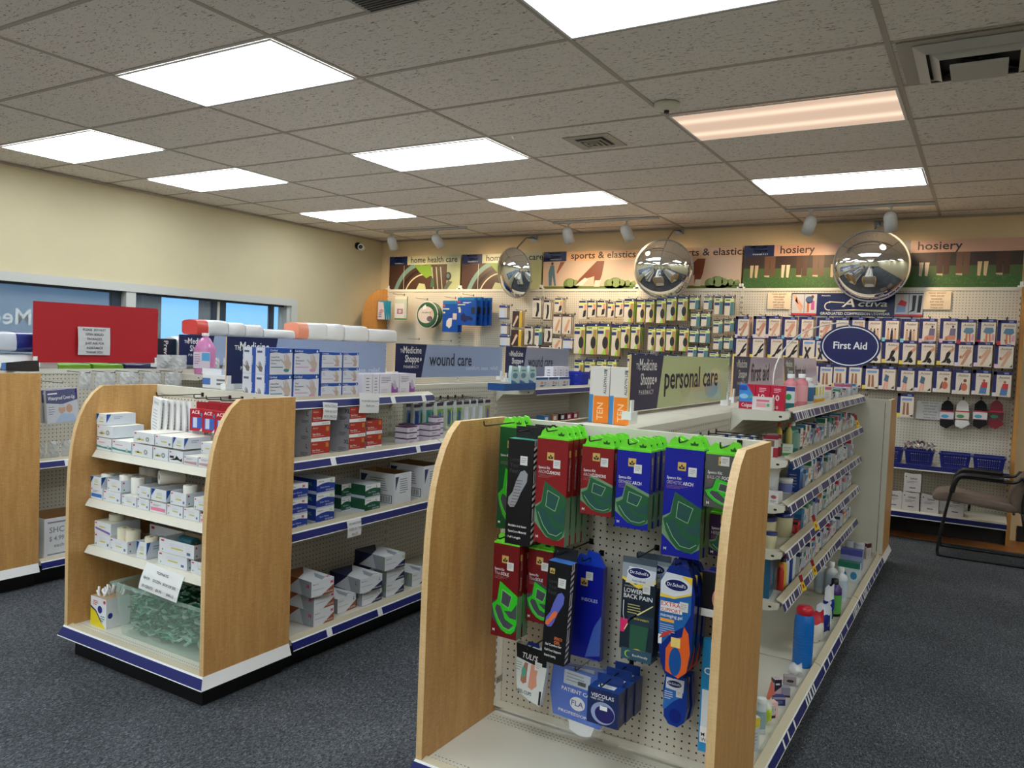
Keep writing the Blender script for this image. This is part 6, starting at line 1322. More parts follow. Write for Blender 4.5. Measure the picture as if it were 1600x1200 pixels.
# ---------------------------------------------------------------- packs on the back pegboard
FY = PY - .20
def whook(x, z, l, out=.23):
    mb = MB(); mb.tube([(0, 0, 0), (0, -out, 0), (0, -out - .003, .012)], .0025, BLKWIRE, 5); mb.box(-.006, .006, -.002, 0, -.01, .016, BLKWIRE)
    return tag(mb.build('peg_hook', None, (x, PY - .0005, z)), l, 'hook', 'peg hooks')
def hose_pack(pic):
    w_, h, d = .134, .213, .024
    def mk(mb):
        NB2 = C(24, 30, 92, .35); mb.box(-w_ / 2, w_ / 2, -d / 2, d / 2, -h, 0, C(214, 206, 196, .4), {'+x': C(200, 150, 130), '+z': NB2}); f_ = front(w_, d, -h)
        mb.rect(f_, 0, h * .87, w_, h * .13, NB2, 1); mb.rect(f_, 0, 0, w_ * .20, h, NB2, 1); mb.rect(f_, w_ * .6, h * .9, w_ * .25, h * .07, C(120, 130, 190), 2); mb.rect(f_, w_ * .22, h * .02, w_ * .76, h * .85, C(216, 204, 190, .4), 1)
        mb.text(f_, w_ * .30, h * .74, h * .07, 'Activa', C(70, 50, 60), w_ * .6, 3, 'l', .3); mb.rect(f_, w_ * .26, h * .72, w_ * .6, h * .008, C(120, 90, 90), 2); mb.stripes(f_, w_ * .28, h * .58, w_ * .35, h * .11, C(190, 176, 170), 3, 2, .3)
        cr_ = {'tan': C(186, 134, 110), 'tan2': C(204, 158, 132), 'pink': C(198, 142, 126), 'black': C(24, 22, 24), 'sock': C(20, 20, 22)}
        def S(pts, m_, k=3): mb.shape(f_, [(w_ * a, h * b) for a, b in pts], m_, k)
        if pic in ('tan', 'tan2', 'pink'):
            S([(.35, .06), (.50, .06), (.70, .32), (.92, .62), (.86, .74), (.70, .62), (.52, .32), (.40, .16)], cr_[pic]); S([(.42, .30), (.55, .42), (.80, .68), (.70, .72), (.45, .46), (.36, .38)], cr_[pic], 4); mb.disc(f_, w_ * .34, h * .38, w_ * .08, h * .06, C(170, 110, 84), 3, 10); S([(.85, .04), (.97, .04), (.97, .16)], C(60, 40, 60))
        elif pic == 'black': S([(.25, .06), (.5, .06), (.55, .12), (.85, .5), (.97, .6), (.97, .72), (.75, .55), (.48, .2)], cr_['black']); S([(.5, .22), (.62, .35), (.95, .45), (.95, .38), (.7, .2)], cr_['black'], 4)
        elif pic == 'sock': S([(.25, .08), (.5, .10), (.62, .22), (.80, .5), (.72, .6), (.55, .5), (.45, .22)], cr_['sock']); S([(.55, .1), (.75, .06), (.85, .14), (.72, .3), (.62, .24)], cr_['sock'], 4); S([(.60, .55), (.80, .5), (.97, .62), (.97, .76)], C(200, 140, 110))
        elif pic == 'tall': S([(.35, .1), (.5, .1), (.5, .6), (.38, .62)], C(150, 104, 70)); S([(.58, .1), (.75, .1), (.70, .62), (.58, .6)], C(150, 104, 70)); mb.rect(f_, w_ * .28, h * .70, w_ * .6, h * .1, C(110, 150, 200), 4); S([(.75, .06), (.97, .02), (.97, .12)], INK)
        elif pic == 'xblk': S([(.30, .06), (.45, .06), (.60, .3), (.78, .55), (.66, .58), (.45, .35)], INK); S([(.55, .06), (.68, .06), (.55, .3), (.42, .58), (.30, .55), (.45, .28)], INK, 4); mb.rect(f_, w_ * .28, h * .70, w_ * .6, h * .1, C(110, 150, 200), 4)
        elif pic == 'group':
            for x, c_ in ((.38, (196, 150, 120)), (.60, (40, 34, 40)), (.80, (206, 160, 130))): mb.disc(f_, w_ * x, h * .52, w_ * .05, h * .04, C(90, 50, 40), 4, 8); S([(x - .09, .08), (x + .08, .08), (x + .06, .48), (x - .06, .48)], C(*c_))
        elif pic == 'sit': S([(.30, .10), (.9, .12), (.95, .3), (.7, .35), (.35, .25)], C(196, 130, 110)); S([(.55, .3), (.9, .3), (.92, .58), (.62, .6)], C(110, 100, 130), 4); mb.disc(f_, w_ * .76, h * .66, w_ * .07, h * .05, C(70, 50, 46), 4, 8)
        elif pic == 'skirt': S([(.45, .05), (.58, .05), (.58, .45), (.48, .45)], C(206, 120, 80)); S([(.68, .1), (.76, .1), (.74, .45), (.64, .45)], C(206, 120, 80)); S([(.32, .48), (.45, .66), (.85, .66), (.92, .5), (.8, .42), (.5, .42)], C(84, 124, 150), 4); S([(.78, .15), (.95, .15), (.95, .4), (.82, .4)], C(206, 150, 170), 4)
        elif pic == 'shorts': S([(.25, .02), (.38, .02), (.5, .4), (.4, .45)], C(222, 160, 140)); S([(.45, .05), (.55, .05), (.6, .4), (.5, .4)], C(222, 160, 140)); S([(.3, .38), (.55, .32), (.62, .58), (.38, .66)], C(70, 100, 130), 4); S([(.75, .05), (.95, .05), (.95, .18)], INK)
        elif pic == 'shirt': mb.disc(f_, w_ * .68, h * .30, w_ * .18, h * .16, C(190, 104, 76), 4, 14); mb.disc(f_, w_ * .72, h * .56, w_ * .1, h * .07, C(120, 70, 50), 4, 10); S([(.38, .12), (.55, .2), (.55, .5), (.45, .35)], C(60, 60, 90))
        else: S([(.4, .05), (.8, .05), (.85, .4), (.5, .42)], C(80, 120, 170)); S([(.5, .3), (.85, .3), (.85, .52), (.55, .52)], C(196, 60, 60), 4); mb.disc(f_, w_ * .66, h * .58, w_ * .08, h * .06, C(150, 110, 90), 4, 10)
        mb.rect(f_, 0, 0, w_ * .2, h * .16, {'tan': C(206, 196, 214), 'tan2': C(220, 190, 210), 'pink': C(110, 180, 206), 'black': C(226, 200, 80), 'sock': C(226, 200, 80), 'tall': C(226, 200, 80), 'xblk': C(226, 200, 80), 'group': C(120, 196, 210), 'sit': C(214, 180, 200), 'skirt': C(190, 50, 60)}.get(pic, C(214, 206, 216)), 2)
    return mk
DESC = {'tan': 'bent tan legs', 'tan2': 'pale tan legs', 'pink': 'pink toned legs', 'black': 'black stockings', 'sock': 'black knee sock', 'tall': 'brown stockings', 'xblk': 'crossed black legs', 'group': 'three standing women', 'sit': 'a seated pose', 'skirt': 'a blue skirt', 'shorts': 'denim shorts', 'shirt': 'an orange top', 'other': 'a seated man'}
rows = {'top': (497, [(1149, 'tan'), (1177, 'tan'), (1197, 'tan2'), (1222, 'pink'), (1248, 'pink'), (1276, 'pink'), (1302, 'group'), (1327, 'tan2'), (1352, 'group'), (1379, 'group'), (1408, 'group'), (1437, 'sit'), (1469, 'sit'), (1497, 'skirt'), (1528, 'skirt'), (1559, 'skirt')]),
        'middle': (531, [(1146, 'black'), (1172, 'black'), (1200, 'black'), (1224, 'black'), (1250, 'xblk'), (1271, 'xblk'), (1300, 'black'), (1326, 'black'), (1352, 'sock'), (1379, 'sock'), (1406, 'sock'), (1435, 'sock'), (1465, 'sock'), (1493, 'tan'), (1523, 'tan2'), (1555, 'tan2')]),
        'bottom': (573, [(1150, 'tall'), (1176, 'tall'), (1203, 'tall'), (1230, 'tall'), (1255, 'tall'), (1277, 'tall'), (1298, 'tall'), (1322, 'tall'), (1348, 'tall'), (1374, 'shorts'), (1403, 'shorts'), (1430, 'shorts'), (1459, 'shirt'), (1489, 'shirt'), (1520, 'other'), (1552, 'other')])}
for rn, (py, L_) in rows.items():
    zrow = at(1400, py, 'y', FY).z
    zrow = {'top': 1.952, 'middle': 1.722, 'bottom': 1.492}[rn] if False else zrow
    for i, (px, pic) in enumerate(L_):
        x = at(px, py, 'y', FY).x + .07
        jz = ((i * 37) % 5 - 2) * .002
        n = 3 if i % 4 != 3 else 2
        for q in range(n):
            put('hosiery_pack', 'h' + pic, hose_pack(pic), (x + .004 * q, FY + .034 * q + .012, zrow + jz), R(((i * 13) % 7 - 3) * .7), 'hosiery pack showing %s, %s row, %s hook from the left, %s' % (DESC[pic], rn, ORD[i], ('in front', 'second', 'third')[q]), 'hosiery pack', 'compression hosiery packs')
        whook(x, zrow - .022 + .035, 'wire hook number %s in the %s hosiery row' % (ORD[i], rn))
x = at(1402, 616, 'y', FY).x + .07; z = at(1402, 614, 'y', FY).z
put('hosiery_pack', 'hgrey', hose_pack('tall'), (x, FY + .02, z), 0, 'single hosiery pack hanging alone below the bottom row', 'hosiery pack', 'compression hosiery packs'); whook(x, z + .013, 'wire hook holding the lone hosiery pack')

def sleeve_pack(w_, h, pic='elbow', cream=(214, 202, 184)):
    def mk(mb):
        d = .022; NB2 = C(26, 34, 90, .35); mb.box(-w_ / 2, w_ / 2, -d / 2, d / 2, -h, 0, C(*cream, .4), {'+x': C(150, 140, 130)}); f_ = front(w_, d, -h)
        mb.rect(f_, 0, h * .90, w_, h * .10, NB2, 1); mb.rect(f_, w_ * .8, h * .92, w_ * .12, w_ * .12, WHITE, 3)
        if pic == 'elbow':
            mb.rect(f_, 0, h * .80, w_, h * .10, C(206, 216, 120), 1); mb.rect(f_, w_ * .08, h * .835, w_ * .42, h * .03, C(40, 60, 50), 2); mb.rect(f_, 0, h * .66, w_ * .5, h * .10, C(30, 50, 110), 2)
            mb.shape(f_, [(w_ * .6, h * .80), (w_, h * .80), (w_, 0), (w_ * .4, 0), (w_ * .7, h * .3), (w_ * .55, h * .5)], C(150, 206, 50), 2); mb.shape(f_, [(w_ * .68, h * .8), (w_ * .95, h * .8), (w_ * .92, h * .55), (w_ * .95, h * .2), (w_, 0), (w_ * .75, 0), (w_ * .65, h * .3), (w_ * .62, h * .55)], C(176, 120, 90), 3)
            mb.disc(f_, w_ * .66, h * .38, w_ * .24, h * .20, C(34, 30, 32), 4, 14)
        elif pic == 'teal': mb.rect(f_, 0, h * .70, w_, h * .20, C(206, 214, 150), 1); mb.rect(f_, w_ * .1, h * .77, w_ * .5, h * .06, C(40, 60, 50), 2); mb.rect(f_, 0, h * .5, w_ * .6, h * .16, C(30, 60, 120), 2); mb.shape(f_, [(w_ * .65, h * .7), (w_, h * .7), (w_, 0), (w_ * .6, 0)], C(70, 120, 130), 2)
        elif pic == 'ankle': mb.rect(f_, 0, h * .76, w_, h * .12, C(206, 216, 120), 1); mb.rect(f_, 0, h * .60, w_ * .5, h * .12, C(30, 50, 110), 2); mb.shape(f_, [(w_ * .65, h * .8), (w_ * .95, h * .8), (w_ * .9, h * .4), (w_ * .6, h * .1), (w_ * .5, h * .15), (w_ * .65, h * .45)], C(214, 150, 120), 2); mb.shape(f_, [(w_ * .58, h * .45), (w_ * .9, h * .5), (w_ * .85, h * .15), (w_ * .5, h * .08)], C(34, 30, 32), 3)
        elif pic == 'wrist': mb.rect(f_, 0, h * .88, w_, h * .12, C(70, 50, 50), 2); mb.shape(f_, [(w_ * .3, h * .1), (w_ * .5, h * .1), (w_ * .9, h * .7), (w_ * .7, h * .78), (w_ * .3, h * .3)], C(206, 150, 110), 2); mb.rect(f_, w_ * .7, h * .05, w_ * .15, h * .12, INK, 3)
        elif pic == 'brace': mb.rect(f_, 0, h * .92, w_, h * .08, C(60, 40, 50), 2); mb.rect(f_, 0, 0, w_, h * .04, C(60, 40, 50), 2); mb.shape(f_, [(w_ * .45, h * .8), (w_ * .75, h * .75), (w_ * .8, h * .4), (w_ * .6, h * .08), (w_ * .35, h * .1), (w_ * .5, h * .4)], C(36, 32, 36), 3); mb.stripes(f_, w_ * .1, h * .55, w_ * .3, h * .25, C(170, 150, 140), 4, 2, .3)
        elif pic == 'yellow': mb.rect(f_, 0, 0, w_, h, C(60, 34, 28), 1); mb.rect(f_, w_ * .72, 0, w_ * .28, h, C(220, 176, 40), 2); mb.shape(f_, [(w_ * .05, h * .1), (w_ * .2, h * .05), (w_ * .65, h * .65), (w_ * .5, h * .75)], C(214, 190, 170), 3); mb.disc(f_, w_ * .4, h * .6, w_ * .14, h * .1, C(150, 40, 40), 2, 10)
        elif pic == 'smallblue': mb.rect(f_, 0, h * .82, w_, h * .18, C(50, 70, 140), 2); mb.rect(f_, w_ * .1, h * .1, w_ * .6, h * .6, C(196, 206, 224), 2); mb.rect(f_, 0, 0, w_, h * .1, C(40, 80, 150), 2)
    return mk
def sp(px0, px1, py0, py1, pic, lab, n=2, y=None, rz=0, cat='support pack', grp='sports support packs'):
    y = FY if y is None else y; a = at(px0, py0, 'y', y); b = at(px1, py0, 'y', y); c = at(px0, py1, 'y', y); w_ = round(b.x - a.x - .002, 2); h = round(a.z - c.z, 2)
    for q in range(n): put('support_pack', 's%s%d%d' % (pic, w_ * 100, h * 100), sleeve_pack(w_, h, pic), ((a.x + b.x) / 2 + .004 * q, y + .035 * q + .011, a.z), R(rz), lab + ('' if n == 1 else (', front', ', behind', ', third')[q]), cat, grp)
    whook((a.x + b.x) / 2, a.z + .012, 'hook of ' + lab)
i = 0
for a, b, c, d in ((905, 918, 470, 498), (919, 932, 470, 495), (934, 947, 470, 495), (950, 961, 472, 496), (962, 975, 470, 495)): sp(a, b, c, d, 'ankle', 'small ankle pack in the upper sports row, %s from the left' % ORD[i]); i += 1
i = 0
for a, b, c, d in ((976, 991, 467, 503), (996, 1009, 468, 504), (1010, 1023, 468, 503), (1027, 1041, 466, 504), (1043, 1057, 463, 501), (1060, 1075, 463, 501)): sp(a, b, c, d, 'elbow', 'green elbow sleeve pack, upper row, %s from the left' % ORD[i], 3); i += 1
i = 0
for a, b, c, d in ((898, 915, 506, 553), (917, 934, 505, 553), (935, 953, 505, 554), (957, 970, 507, 556), (971, 985, 506, 544), (987, 1001, 507, 545), (1013, 1025, 511, 547), (1026, 1040, 510, 548), (1042, 1056, 510, 547), (1062, 1077, 512, 549)): sp(a, b, c, d, 'elbow', 'green knee sleeve pack, lower row, %s from the left' % ORD[i], 3); i += 1
i = 0
for a, b, c, d in ((898, 912, 562, 600), (914, 930, 561, 600), (933, 948, 561, 600), (950, 964, 561, 600), (981, 995, 551, 590), (997, 1011, 552, 590), (1013, 1028, 553, 590), (1031, 1045, 553, 590), (1048, 1062, 554, 590)): sp(a, b, c, d, 'elbow', 'navy topped sleeve pack behind the signs, %s from the left' % ORD[i], 2); i += 1
i = 0
for a, b, c, d in ((1078, 1092, 463, 483), (1100, 1113, 463, 483), (1117, 1130, 463, 491), (1133, 1147, 463, 492), (1080, 1094, 488, 509), (1096, 1110, 488, 510), (1115, 1129, 500, 520), (1132, 1147, 499, 518), (1078, 1092, 515, 535), (1094, 1109, 514, 535), (1115, 1129, 527, 546), (1131, 1146, 526, 545), (1075, 1089, 540, 561), (1091, 1106, 541, 562), (1109, 1123, 550, 570), (1127, 1141, 551, 570)):
    sp(a, b, c, d, 'teal', 'small teal support pack, %s row, %s in that row' % (ORD[i // 4 if i < 4 else 1 + (i - 4) // 4], ORD[i % 4]), 2, rz=(6 if i in (0, 8) else 0)); i += 1
for a, b, c, d, p, l in ((833, 846, 466, 497, 'brace', 'white pack with a black arm brace, topmost left of the sports packs'), (850, 861, 469, 501, 'brace', 'white pack with a navy arm brace right of the topmost one'), (867, 880, 466, 488, 'ankle', 'tilted cream ankle pack above the wrist packs'), (865, 877, 491, 521, 'wrist', 'cream wrist support pack, left of the pair'), (879, 893, 491, 521, 'wrist', 'cream wrist support pack, right of the pair'),
                         (820, 833, 510, 540, 'brace', 'white knee strap pack, leftmost of the middle cluster'), (836, 847, 510, 538, 'teal', 'teal wrist pack in the middle cluster'), (851, 863, 511, 536, 'brace', 'white elbow strap pack at the right of the middle cluster'), (863, 878, 526, 546, 'wrist', 'small cream pack below the wrist packs'), (880, 895, 529, 546, 'smallblue', 'navy and white pack below the wrist packs'), (824, 842, 538, 560, 'brace', 'white strap pack just above the far wound care sign'), (845, 862, 540, 560, 'brace', 'dark strap pack just above the far wound care sign'),
                         (801, 816, 486, 511, 'yellow', 'black and yellow insole box on the pegboard, upper one'), (799, 815, 515, 541, 'yellow', 'black and yellow insole box on the pegboard, lower one'), (780, 793, 477, 498, 'smallblue', 'small blue and white pack right of the blue cushion packs'), (783, 793, 506, 523, 'smallblue', 'small blue and white pack hanging in the middle by the yellow boxes'), (781, 797, 524, 541, 'smallblue', 'small blue pack just above the far sign')):
    sp(a, b, c, d, p, l, 2)
# left end of the pegboard
def brochure(mb):
    w_, h, d = .13, .24, .02; mb.box(-w_ / 2, w_ / 2, -d / 2, d / 2, -h, 0, C(40, 140, 170)); f_ = front(w_, d, -h); mb.shape(f_, [(0, 0), (w_ * .95, 0), (w_ * .7, h * .92), (0, h * .95)], C(214, 206, 210), 1); mb.disc(f_, w_ * .5, h * .45, w_ * .3, h * .1, C(200, 150, 160), 2, 12)
    for k in range(3): mb.rect(f_, w_ * .12, h * (.12 + .1 * k), w_ * .4, h * .04, C(40, 40, 90), 2)
p_ = at(592, 470, 'y', FY)
for q in range(3): put('support_pack', 'broch', brochure, (p_.x + .06 + .012 * q, FY + .03 * q, p_.z), 0, 'white pack with teal border hanging beside the left end panel, %s back' % ORD[q], 'pack', 'teal bordered packs')
def whitebag(mb):
    w_, h = .19, .30; mb.box(-w_ / 2, w_ / 2, -.012, .012, -h, 0, C(190, 196, 176)); f_ = front(w_, .024, -h); mb.rect(f_, 0, h * .88, w_, h * .12, C(220, 214, 190), 1); mb.rect(f_, 0, h * .08, w_ * .8, h * .62, C(214, 210, 204), 1); mb.rect(f_, w_ * .2, h * .25, w_ * .5, h * .22, C(170, 110, 120), 2); mb.disc(f_, w_ * .45, h * .36, w_ * .14, h * .07, C(190, 190, 200), 3, 10); mb.rect(f_, 0, 0, w_, h * .07, C(90, 140, 90), 2)
p_ = at(619, 463, 'y', FY); put('support_pack', 'wbag', whitebag, (p_.x + .09, FY, p_.z), 0, 'large cream bag with a picture hanging left of the round green bag', 'pack')
t_p = at(668, 492, 'y', FY)
t = thing('round_cushion_bag', 'round green zipped cushion bag with a white label hanging on the pegboard', 'bag', (t_p.x, FY, t_p.z))
for q in range(2):
    mb = MB(); mb.lathe([(1e-4, .02), (.15, .02), (.158, .01), (.158, -.01), (.15, -.02), (1e-4, -.02)], C(50, 84, 56, .4), axis='y', n=36)
    if q == 0:
        fo = F((0, -.02, 0), (1, 0, 0), (0, 0, 1)); mb.disc(fo, 0, 0, .148, .148, C(44, 90, 56), 1, 32); mb.disc(fo, -.01, .0, .125, .105, C(222, 204, 190), 2, 28); mb.shape(fo, [(-.06, .1), (-.02, .13), (.0, .08), (-.06, .06)], WHITE, 3); mb.disc(fo, .05, -.05, .045, .035, C(110, 90, 100), 3, 12); mb.disc(fo, .08, .01, .03, .05, C(206, 180, 160), 3, 12)
        mb.text(fo, -.07, .02, .02, 'the cushion for', C(60, 60, 60), .14, 4)
    mb.build('bag_body', t, (q * .03, q * .05, 0))
mb = MB(); mb.tube([(.163 * math.cos(a * math.pi / 16), -.005, .163 * math.sin(a * math.pi / 16)) for a in range(33)], .006, C(226, 224, 214), 6); mb.build('piping', t)
def bluebig(v):
    def mk(mb):
        w_, h, d = (.235, .38, .024) if v == 0 else (.27, .33, .024); mb.box(-w_ / 2, w_ / 2, -d / 2, d / 2, -h, 0, C(16, 74, 160, .3)); f_ = front(w_, d, -h)
        mb.rect(f_, 0, h * .9, w_ * .9, h * .1, C(20, 110, 160), 1); mb.rect(f_, 0, h * .8, w_ * .15, h * .08, C(180, 60, 90), 2); mb.rect(f_, w_ * .02, h * .72, w_ * .4, h * .035, C(200, 210, 170), 2); mb.disc(f_, w_ * .1, h * .62, w_ * .08, h * .03, C(206, 206, 120), 2, 10)
        if v == 0: mb.shape(f_, [(w_ * .25, h * .2), (w_ * .45, h * .12), (w_ * .6, h * .2), (w_ * .62, h * .45), (w_ * .4, h * .44), (w_ * .27, h * .35)], C(216, 206, 196), 2); mb.rect(f_, w_ * .65, h * .4, w_ * .25, h * .2, C(206, 190, 180), 2)
        else: mb.shape(f_, [(w_ * .2, h * .2), (w_ * .42, h * .1), (w_ * .6, h * .2), (w_ * .8, h * .16), (w_ * .88, h * .24), (w_ * .7, h * .32), (w_ * .48, h * .34), (w_ * .36, h * .44), (w_ * .22, h * .38)], C(20, 28, 84), 2); mb.stripes(f_, w_ * .3, h * .78, w_ * .45, h * .06, WHITE, 2, 2); mb.rect(f_, w_ * .75, h * .4, w_ * .2, h * .25, C(30, 40, 60), 2); mb.rect(f_, w_ * .08, h * .45, w_ * .12, h * .14, C(206, 190, 180), 2)
    return mk
p_ = at(693, 470, 'y', FY - .03)
for q in range(2): put('support_pack', 'bb0', bluebig(0), (p_.x + .12 + .02 * q, FY - .03 + .03 * q, p_.z), 0, 'bright blue cushion pack with a cream pad, %s' % ('in front', 'behind')[q], 'pack', 'blue cushion packs')
p_ = at(716, 465, 'y', FY - .075)
for q in range(4): put('support_pack', 'bb1', bluebig(1), (p_.x + .15 + .035 * q, FY - .095 + (.0 if q == 0 else .03 + .045 * q), p_.z + .01 * (q % 2)), 0, 'deep blue lumbar cushion pack right of the cream pad one, %s from the front' % ORD[q], 'pack', 'blue cushion packs')
for px, py, l in ((604, 466, 'hook holding the teal bordered packs'), (632, 461, 'hook holding the large cream bag'), (668, 468, 'hook holding the round green bag'), (712, 466, 'hook holding the bright blue cushion packs'), (740, 462, 'hook holding the deep blue cushion packs'), (655, 530, 'empty hook left below the round bag'), (705, 533, 'empty hook below the blue cushion packs')):
    p_ = at(px, py, 'y', PY); whook(p_.x, p_.z, 'wire ' + l)
# socks
def sock(c1, label_c, stripe):
    def mk(mb):
        mb.prism([(-.045, 0), (-.02, .03), (.0, .04), (.02, .03), (.045, 0), (.05, -.08), (.05, -.15), (-.05, -.15), (-.05, -.08)], 'y', -.012, .012, c1)
        mb.prism([(-.052, -.15), (.055, -.15), (.062, -.17), (.0, -.215), (-.05, -.19)], 'y', -.014, .014, c1)
        mb.box(-.054, .054, -.0165, .0165, -.135, -.055, label_c); f_ = F((-.054, -.0165, -.135), (1, 0, 0), (0, 0, 1)); mb.rect(f_, 0, .068, .108, .012, C(176, 30, 50), 1); mb.disc(f_, .04, .03, .03, .016, stripe, 1, 12); mb.rect(f_, 0, 0, .108, .006, C(120, 40, 50), 1)
        mb.tube([(0, 0, .035), (0, 0, .055), (.008, 0, .062)], .002, BLKWIRE, 5)
    return mk
BSK = mat('black_knit', (20, 18, 22), .9, bump=.5, bscale=400); WSK = mat('white_knit', (222, 218, 216), .9, bump=.5, bscale=400)
for i, (px, c1, lc, s_, lab) in enumerate(((1480, BSK, C(206, 206, 216), C(70, 160, 200), 'black socks with a blue and white label hanging on the pegboard'), (1504, WSK, C(214, 206, 190), C(60, 140, 90), 'white socks with a green label hanging on the pegboard'), (1532, BSK, C(214, 206, 206), C(70, 160, 180), 'black socks with a teal label, right of the white pair'), (1557, C(120, 20, 40), C(80, 30, 40), C(40, 110, 70), 'dark red and green sock pack nearest the right end panel'))):
    p_ = at(px, 640, 'y', FY + .1); put('sock_pair', 'sock%d' % i, sock(c1, lc, s_), (p_.x, PY - .08, at(px, 632, 'y', PY - .08).z), 0, lab, 'socks'); whook(p_.x, at(px, 630, 'y', PY - .05).z + .04, 'wire hook holding the ' + lab[:30].strip(), .1)
# baskets on the shelf, cartons on the base
for i, (px, lab, wd) in enumerate(((1390, 'navy plastic basket half hidden behind the far endcap', .20), (1436, 'navy basket heaped with silvery packets', .225), (1492, 'empty navy plastic basket in the middle of the back shelf', .235), (1545, 'navy plastic basket behind the chair arm at the right', .235))):
    x = at(px, 722, 'y', 5.33).x; put('plastic_basket', 'nb%d' % int(wd * 100), basket(wd, .20, .125, NB_), (x, 5.345, .649), 0, lab, 'basket', 'navy baskets on the back shelf')
x = at(1436, 722, 'y', 5.33).x
rr = random.Random(3)
for k in range(9):
    def pk(mb, k=k):
        n = 5; c_ = (mat('silver_packet', (196, 190, 192), .25, .5), C(222, 216, 214, .3), mat('silver_packet', (196, 190, 192), .25, .5), C(120, 110, 116, .3))[k % 4]
        v = []; 
        for a in range(n + 1):
            for b in range(4): v.append((-.036 + .072 * a / n, -.016 + .032 * b / 3, .012 * math.sin(a * 2.1 + k) + .008 * math.cos(b * 2 + k)))
        mb.add(v + [(p[0], p[1], p[2] - .008) for p in v], [(a * 4 + b, (a + 1) * 4 + b, (a + 1) * 4 + b + 1, a * 4 + b + 1) for a in range(n) for b in range(3)] + [(a * 4 + b + 24, a * 4 + b + 25, (a + 1) * 4 + b + 25, (a + 1) * 4 + b + 24) for a in range(n) for b in range(3)], c_, True)
    o = put('packet', 'pk%d' % k, pk, (x - .08 + .08 * (k % 3) + rr.uniform(-.01, .01), 5.30 + .035 * (k // 3), .795 + .018 * (k // 3) + .012 * (k % 2)), rr.uniform(-.4, .4), 'silver and white packet heaped in the second basket, %s from the front left' % ORD[k], 'packet', 'packets heaped in the basket')
def soft(mb):
    w_, h, d = .135, .15, .12; mb.box(-w_ / 2, w_ / 2, -d / 2, d / 2, 0, h, C(206, 200, 198), {'+z': C(90, 86, 84), '+x': C(60, 64, 110)}); f_ = front(w_, d); mb.text(f_, w_ * .35, h * .72, h * .12, 'Optifoam', INK, w_ * .42, 2); mb.stripes(f_, w_ * .18, h * .48, w_ * .6, h * .16, C(140, 130, 140), 2, 2, .4); mb.rect(f_, w_ * .35, h * .2, w_ * .35, h * .05, C(70, 60, 120), 2); mb.disc(f_, w_ * .12, h * .86, .006, .006, INK, 2, 6)
    mb.prism([(-w_ / 2, h), (w_ / 2, h), (w_ / 2 - .01, h + .012), (0, h + .004), (-w_ / 2 + .01, h + .014)], 'y', -d / 2, -d / 2 + .003, C(206, 200, 198))
for i, (px, z, lab) in enumerate(((1397, 0, 'white dressing carton on the back base, leftmost'), (1424, 0, 'white dressing carton on the back base, under the upper one'), (1425, .165, 'white dressing carton stacked on top of another'), (1454, 0, 'white dressing carton on the back base, third from the left'), (1493, 0, 'white dressing carton behind the chair frame'))):
    x = at(px, 780, 'y', 5.22).x; put('dressing_carton', 'soft', soft, (x, 5.20 if z == 0 else 5.202, .2565 + z), 0, lab, 'carton', 'white dressing cartons')
put('dressing_carton', 'soft', soft, (at(1476, 780, 'y', 5.27).x, 5.42, .2565), R(75), 'white dressing carton turned sideways near the chair leg', 'carton', 'white dressing cartons')

# ---------------------------------------------------------------- chair
FAB = mat('taupe_upholstery', (112, 98, 88), .95, bump=.5, bscale=500, var=.05, vscale=30); TUB = mat('black_tube', (20, 20, 22), .35)
cx0 = at(1467, 843, 'y', 4.85).x; cy0, cy1 = 4.62, 5.06
t = thing('side_chair', 'taupe upholstered chair with black tube frame in front of the right shelves', 'chair', (cx0 + .3, (cy0 + cy1) / 2, 0))
L0 = cx0; 
def ch(x): return L0 + x
for yy, nm_ in ((cy0 + .02, 'near'), (cy1 - .02, 'far')):
    path = [(ch(.54), yy, .70), (ch(.50), yy, .655), (ch(.40), yy, .65), (ch(.16), yy, .655), (ch(.11), yy, .64), (ch(.085), yy, .60), (ch(.03), yy, .30), (ch(.005), yy, .10), (ch(0.0), yy, .05), (ch(.01), yy, .02), (ch(.05), yy, .012), (ch(.55), yy, .012), (ch(.60), yy, .02), (ch(.625), yy, .05), (ch(.615), yy, .12), (ch(.56), yy, .42)]
    MB().tube(cr([Vector(p) for p in path], 4), .0115, TUB, 8).part('leg_frame', t)
    ar = [(ch(.42), yy, .668), (ch(.18), yy, .672), (ch(.12), yy, .655), (ch(.09), yy, .60), (ch(.075), yy, .53)]
    MB().tube(cr([Vector(p) for p in ar], 5), .021, TUB, 10).part('armrest', t)
    MB().tube(cr([Vector(p) for p in [(ch(.54), yy, .70), (ch(.57), yy, .62), (ch(.555), yy, .50), (ch(.56), yy, .42)]], 5), .0115, TUB, 8).part('back_tube', t)
MB().tube([(ch(.2), cy0 + .02, .40), (ch(.2), cy1 - .02, .40)], .010, TUB).tube([(ch(.5), cy0 + .02, .41), (ch(.5), cy1 - .02, .41)], .010, TUB).part('crossbar', t)
def cushion(pts, y0, y1, m_, n=6, r_=.018):
    """outline in (x,z), rounded towards both sides"""
    mb = MB(); v = []; f_ = []; k = len(pts); cx_ = sum(p[0] for p in pts) / k; cz_ = sum(p[1] for p in pts) / k
    prof = [(0, .80), (.012, .93), (.035, 1.0), (.5, 1.02), (.965, 1.0), (.988, .93), (1, .80)]
    for u, s_ in prof:
        for p in pts: v.append((cx_ + (p[0] - cx_) * s_, y0 + (y1 - y0) * u, cz_ + (p[1] - cz_) * s_))
    for i in range(len(prof) - 1):
        for j in range(k): q = (j + 1) % k; f_.append((i * k + j, i * k + q, (i + 1) * k + q, (i + 1) * k + j))
    f_.append(tuple(range(k))[::-1]); f_.append(tuple(range((len(prof) - 1) * k, len(prof) * k)))
    mb.add(v, f_, m_, True); return mb
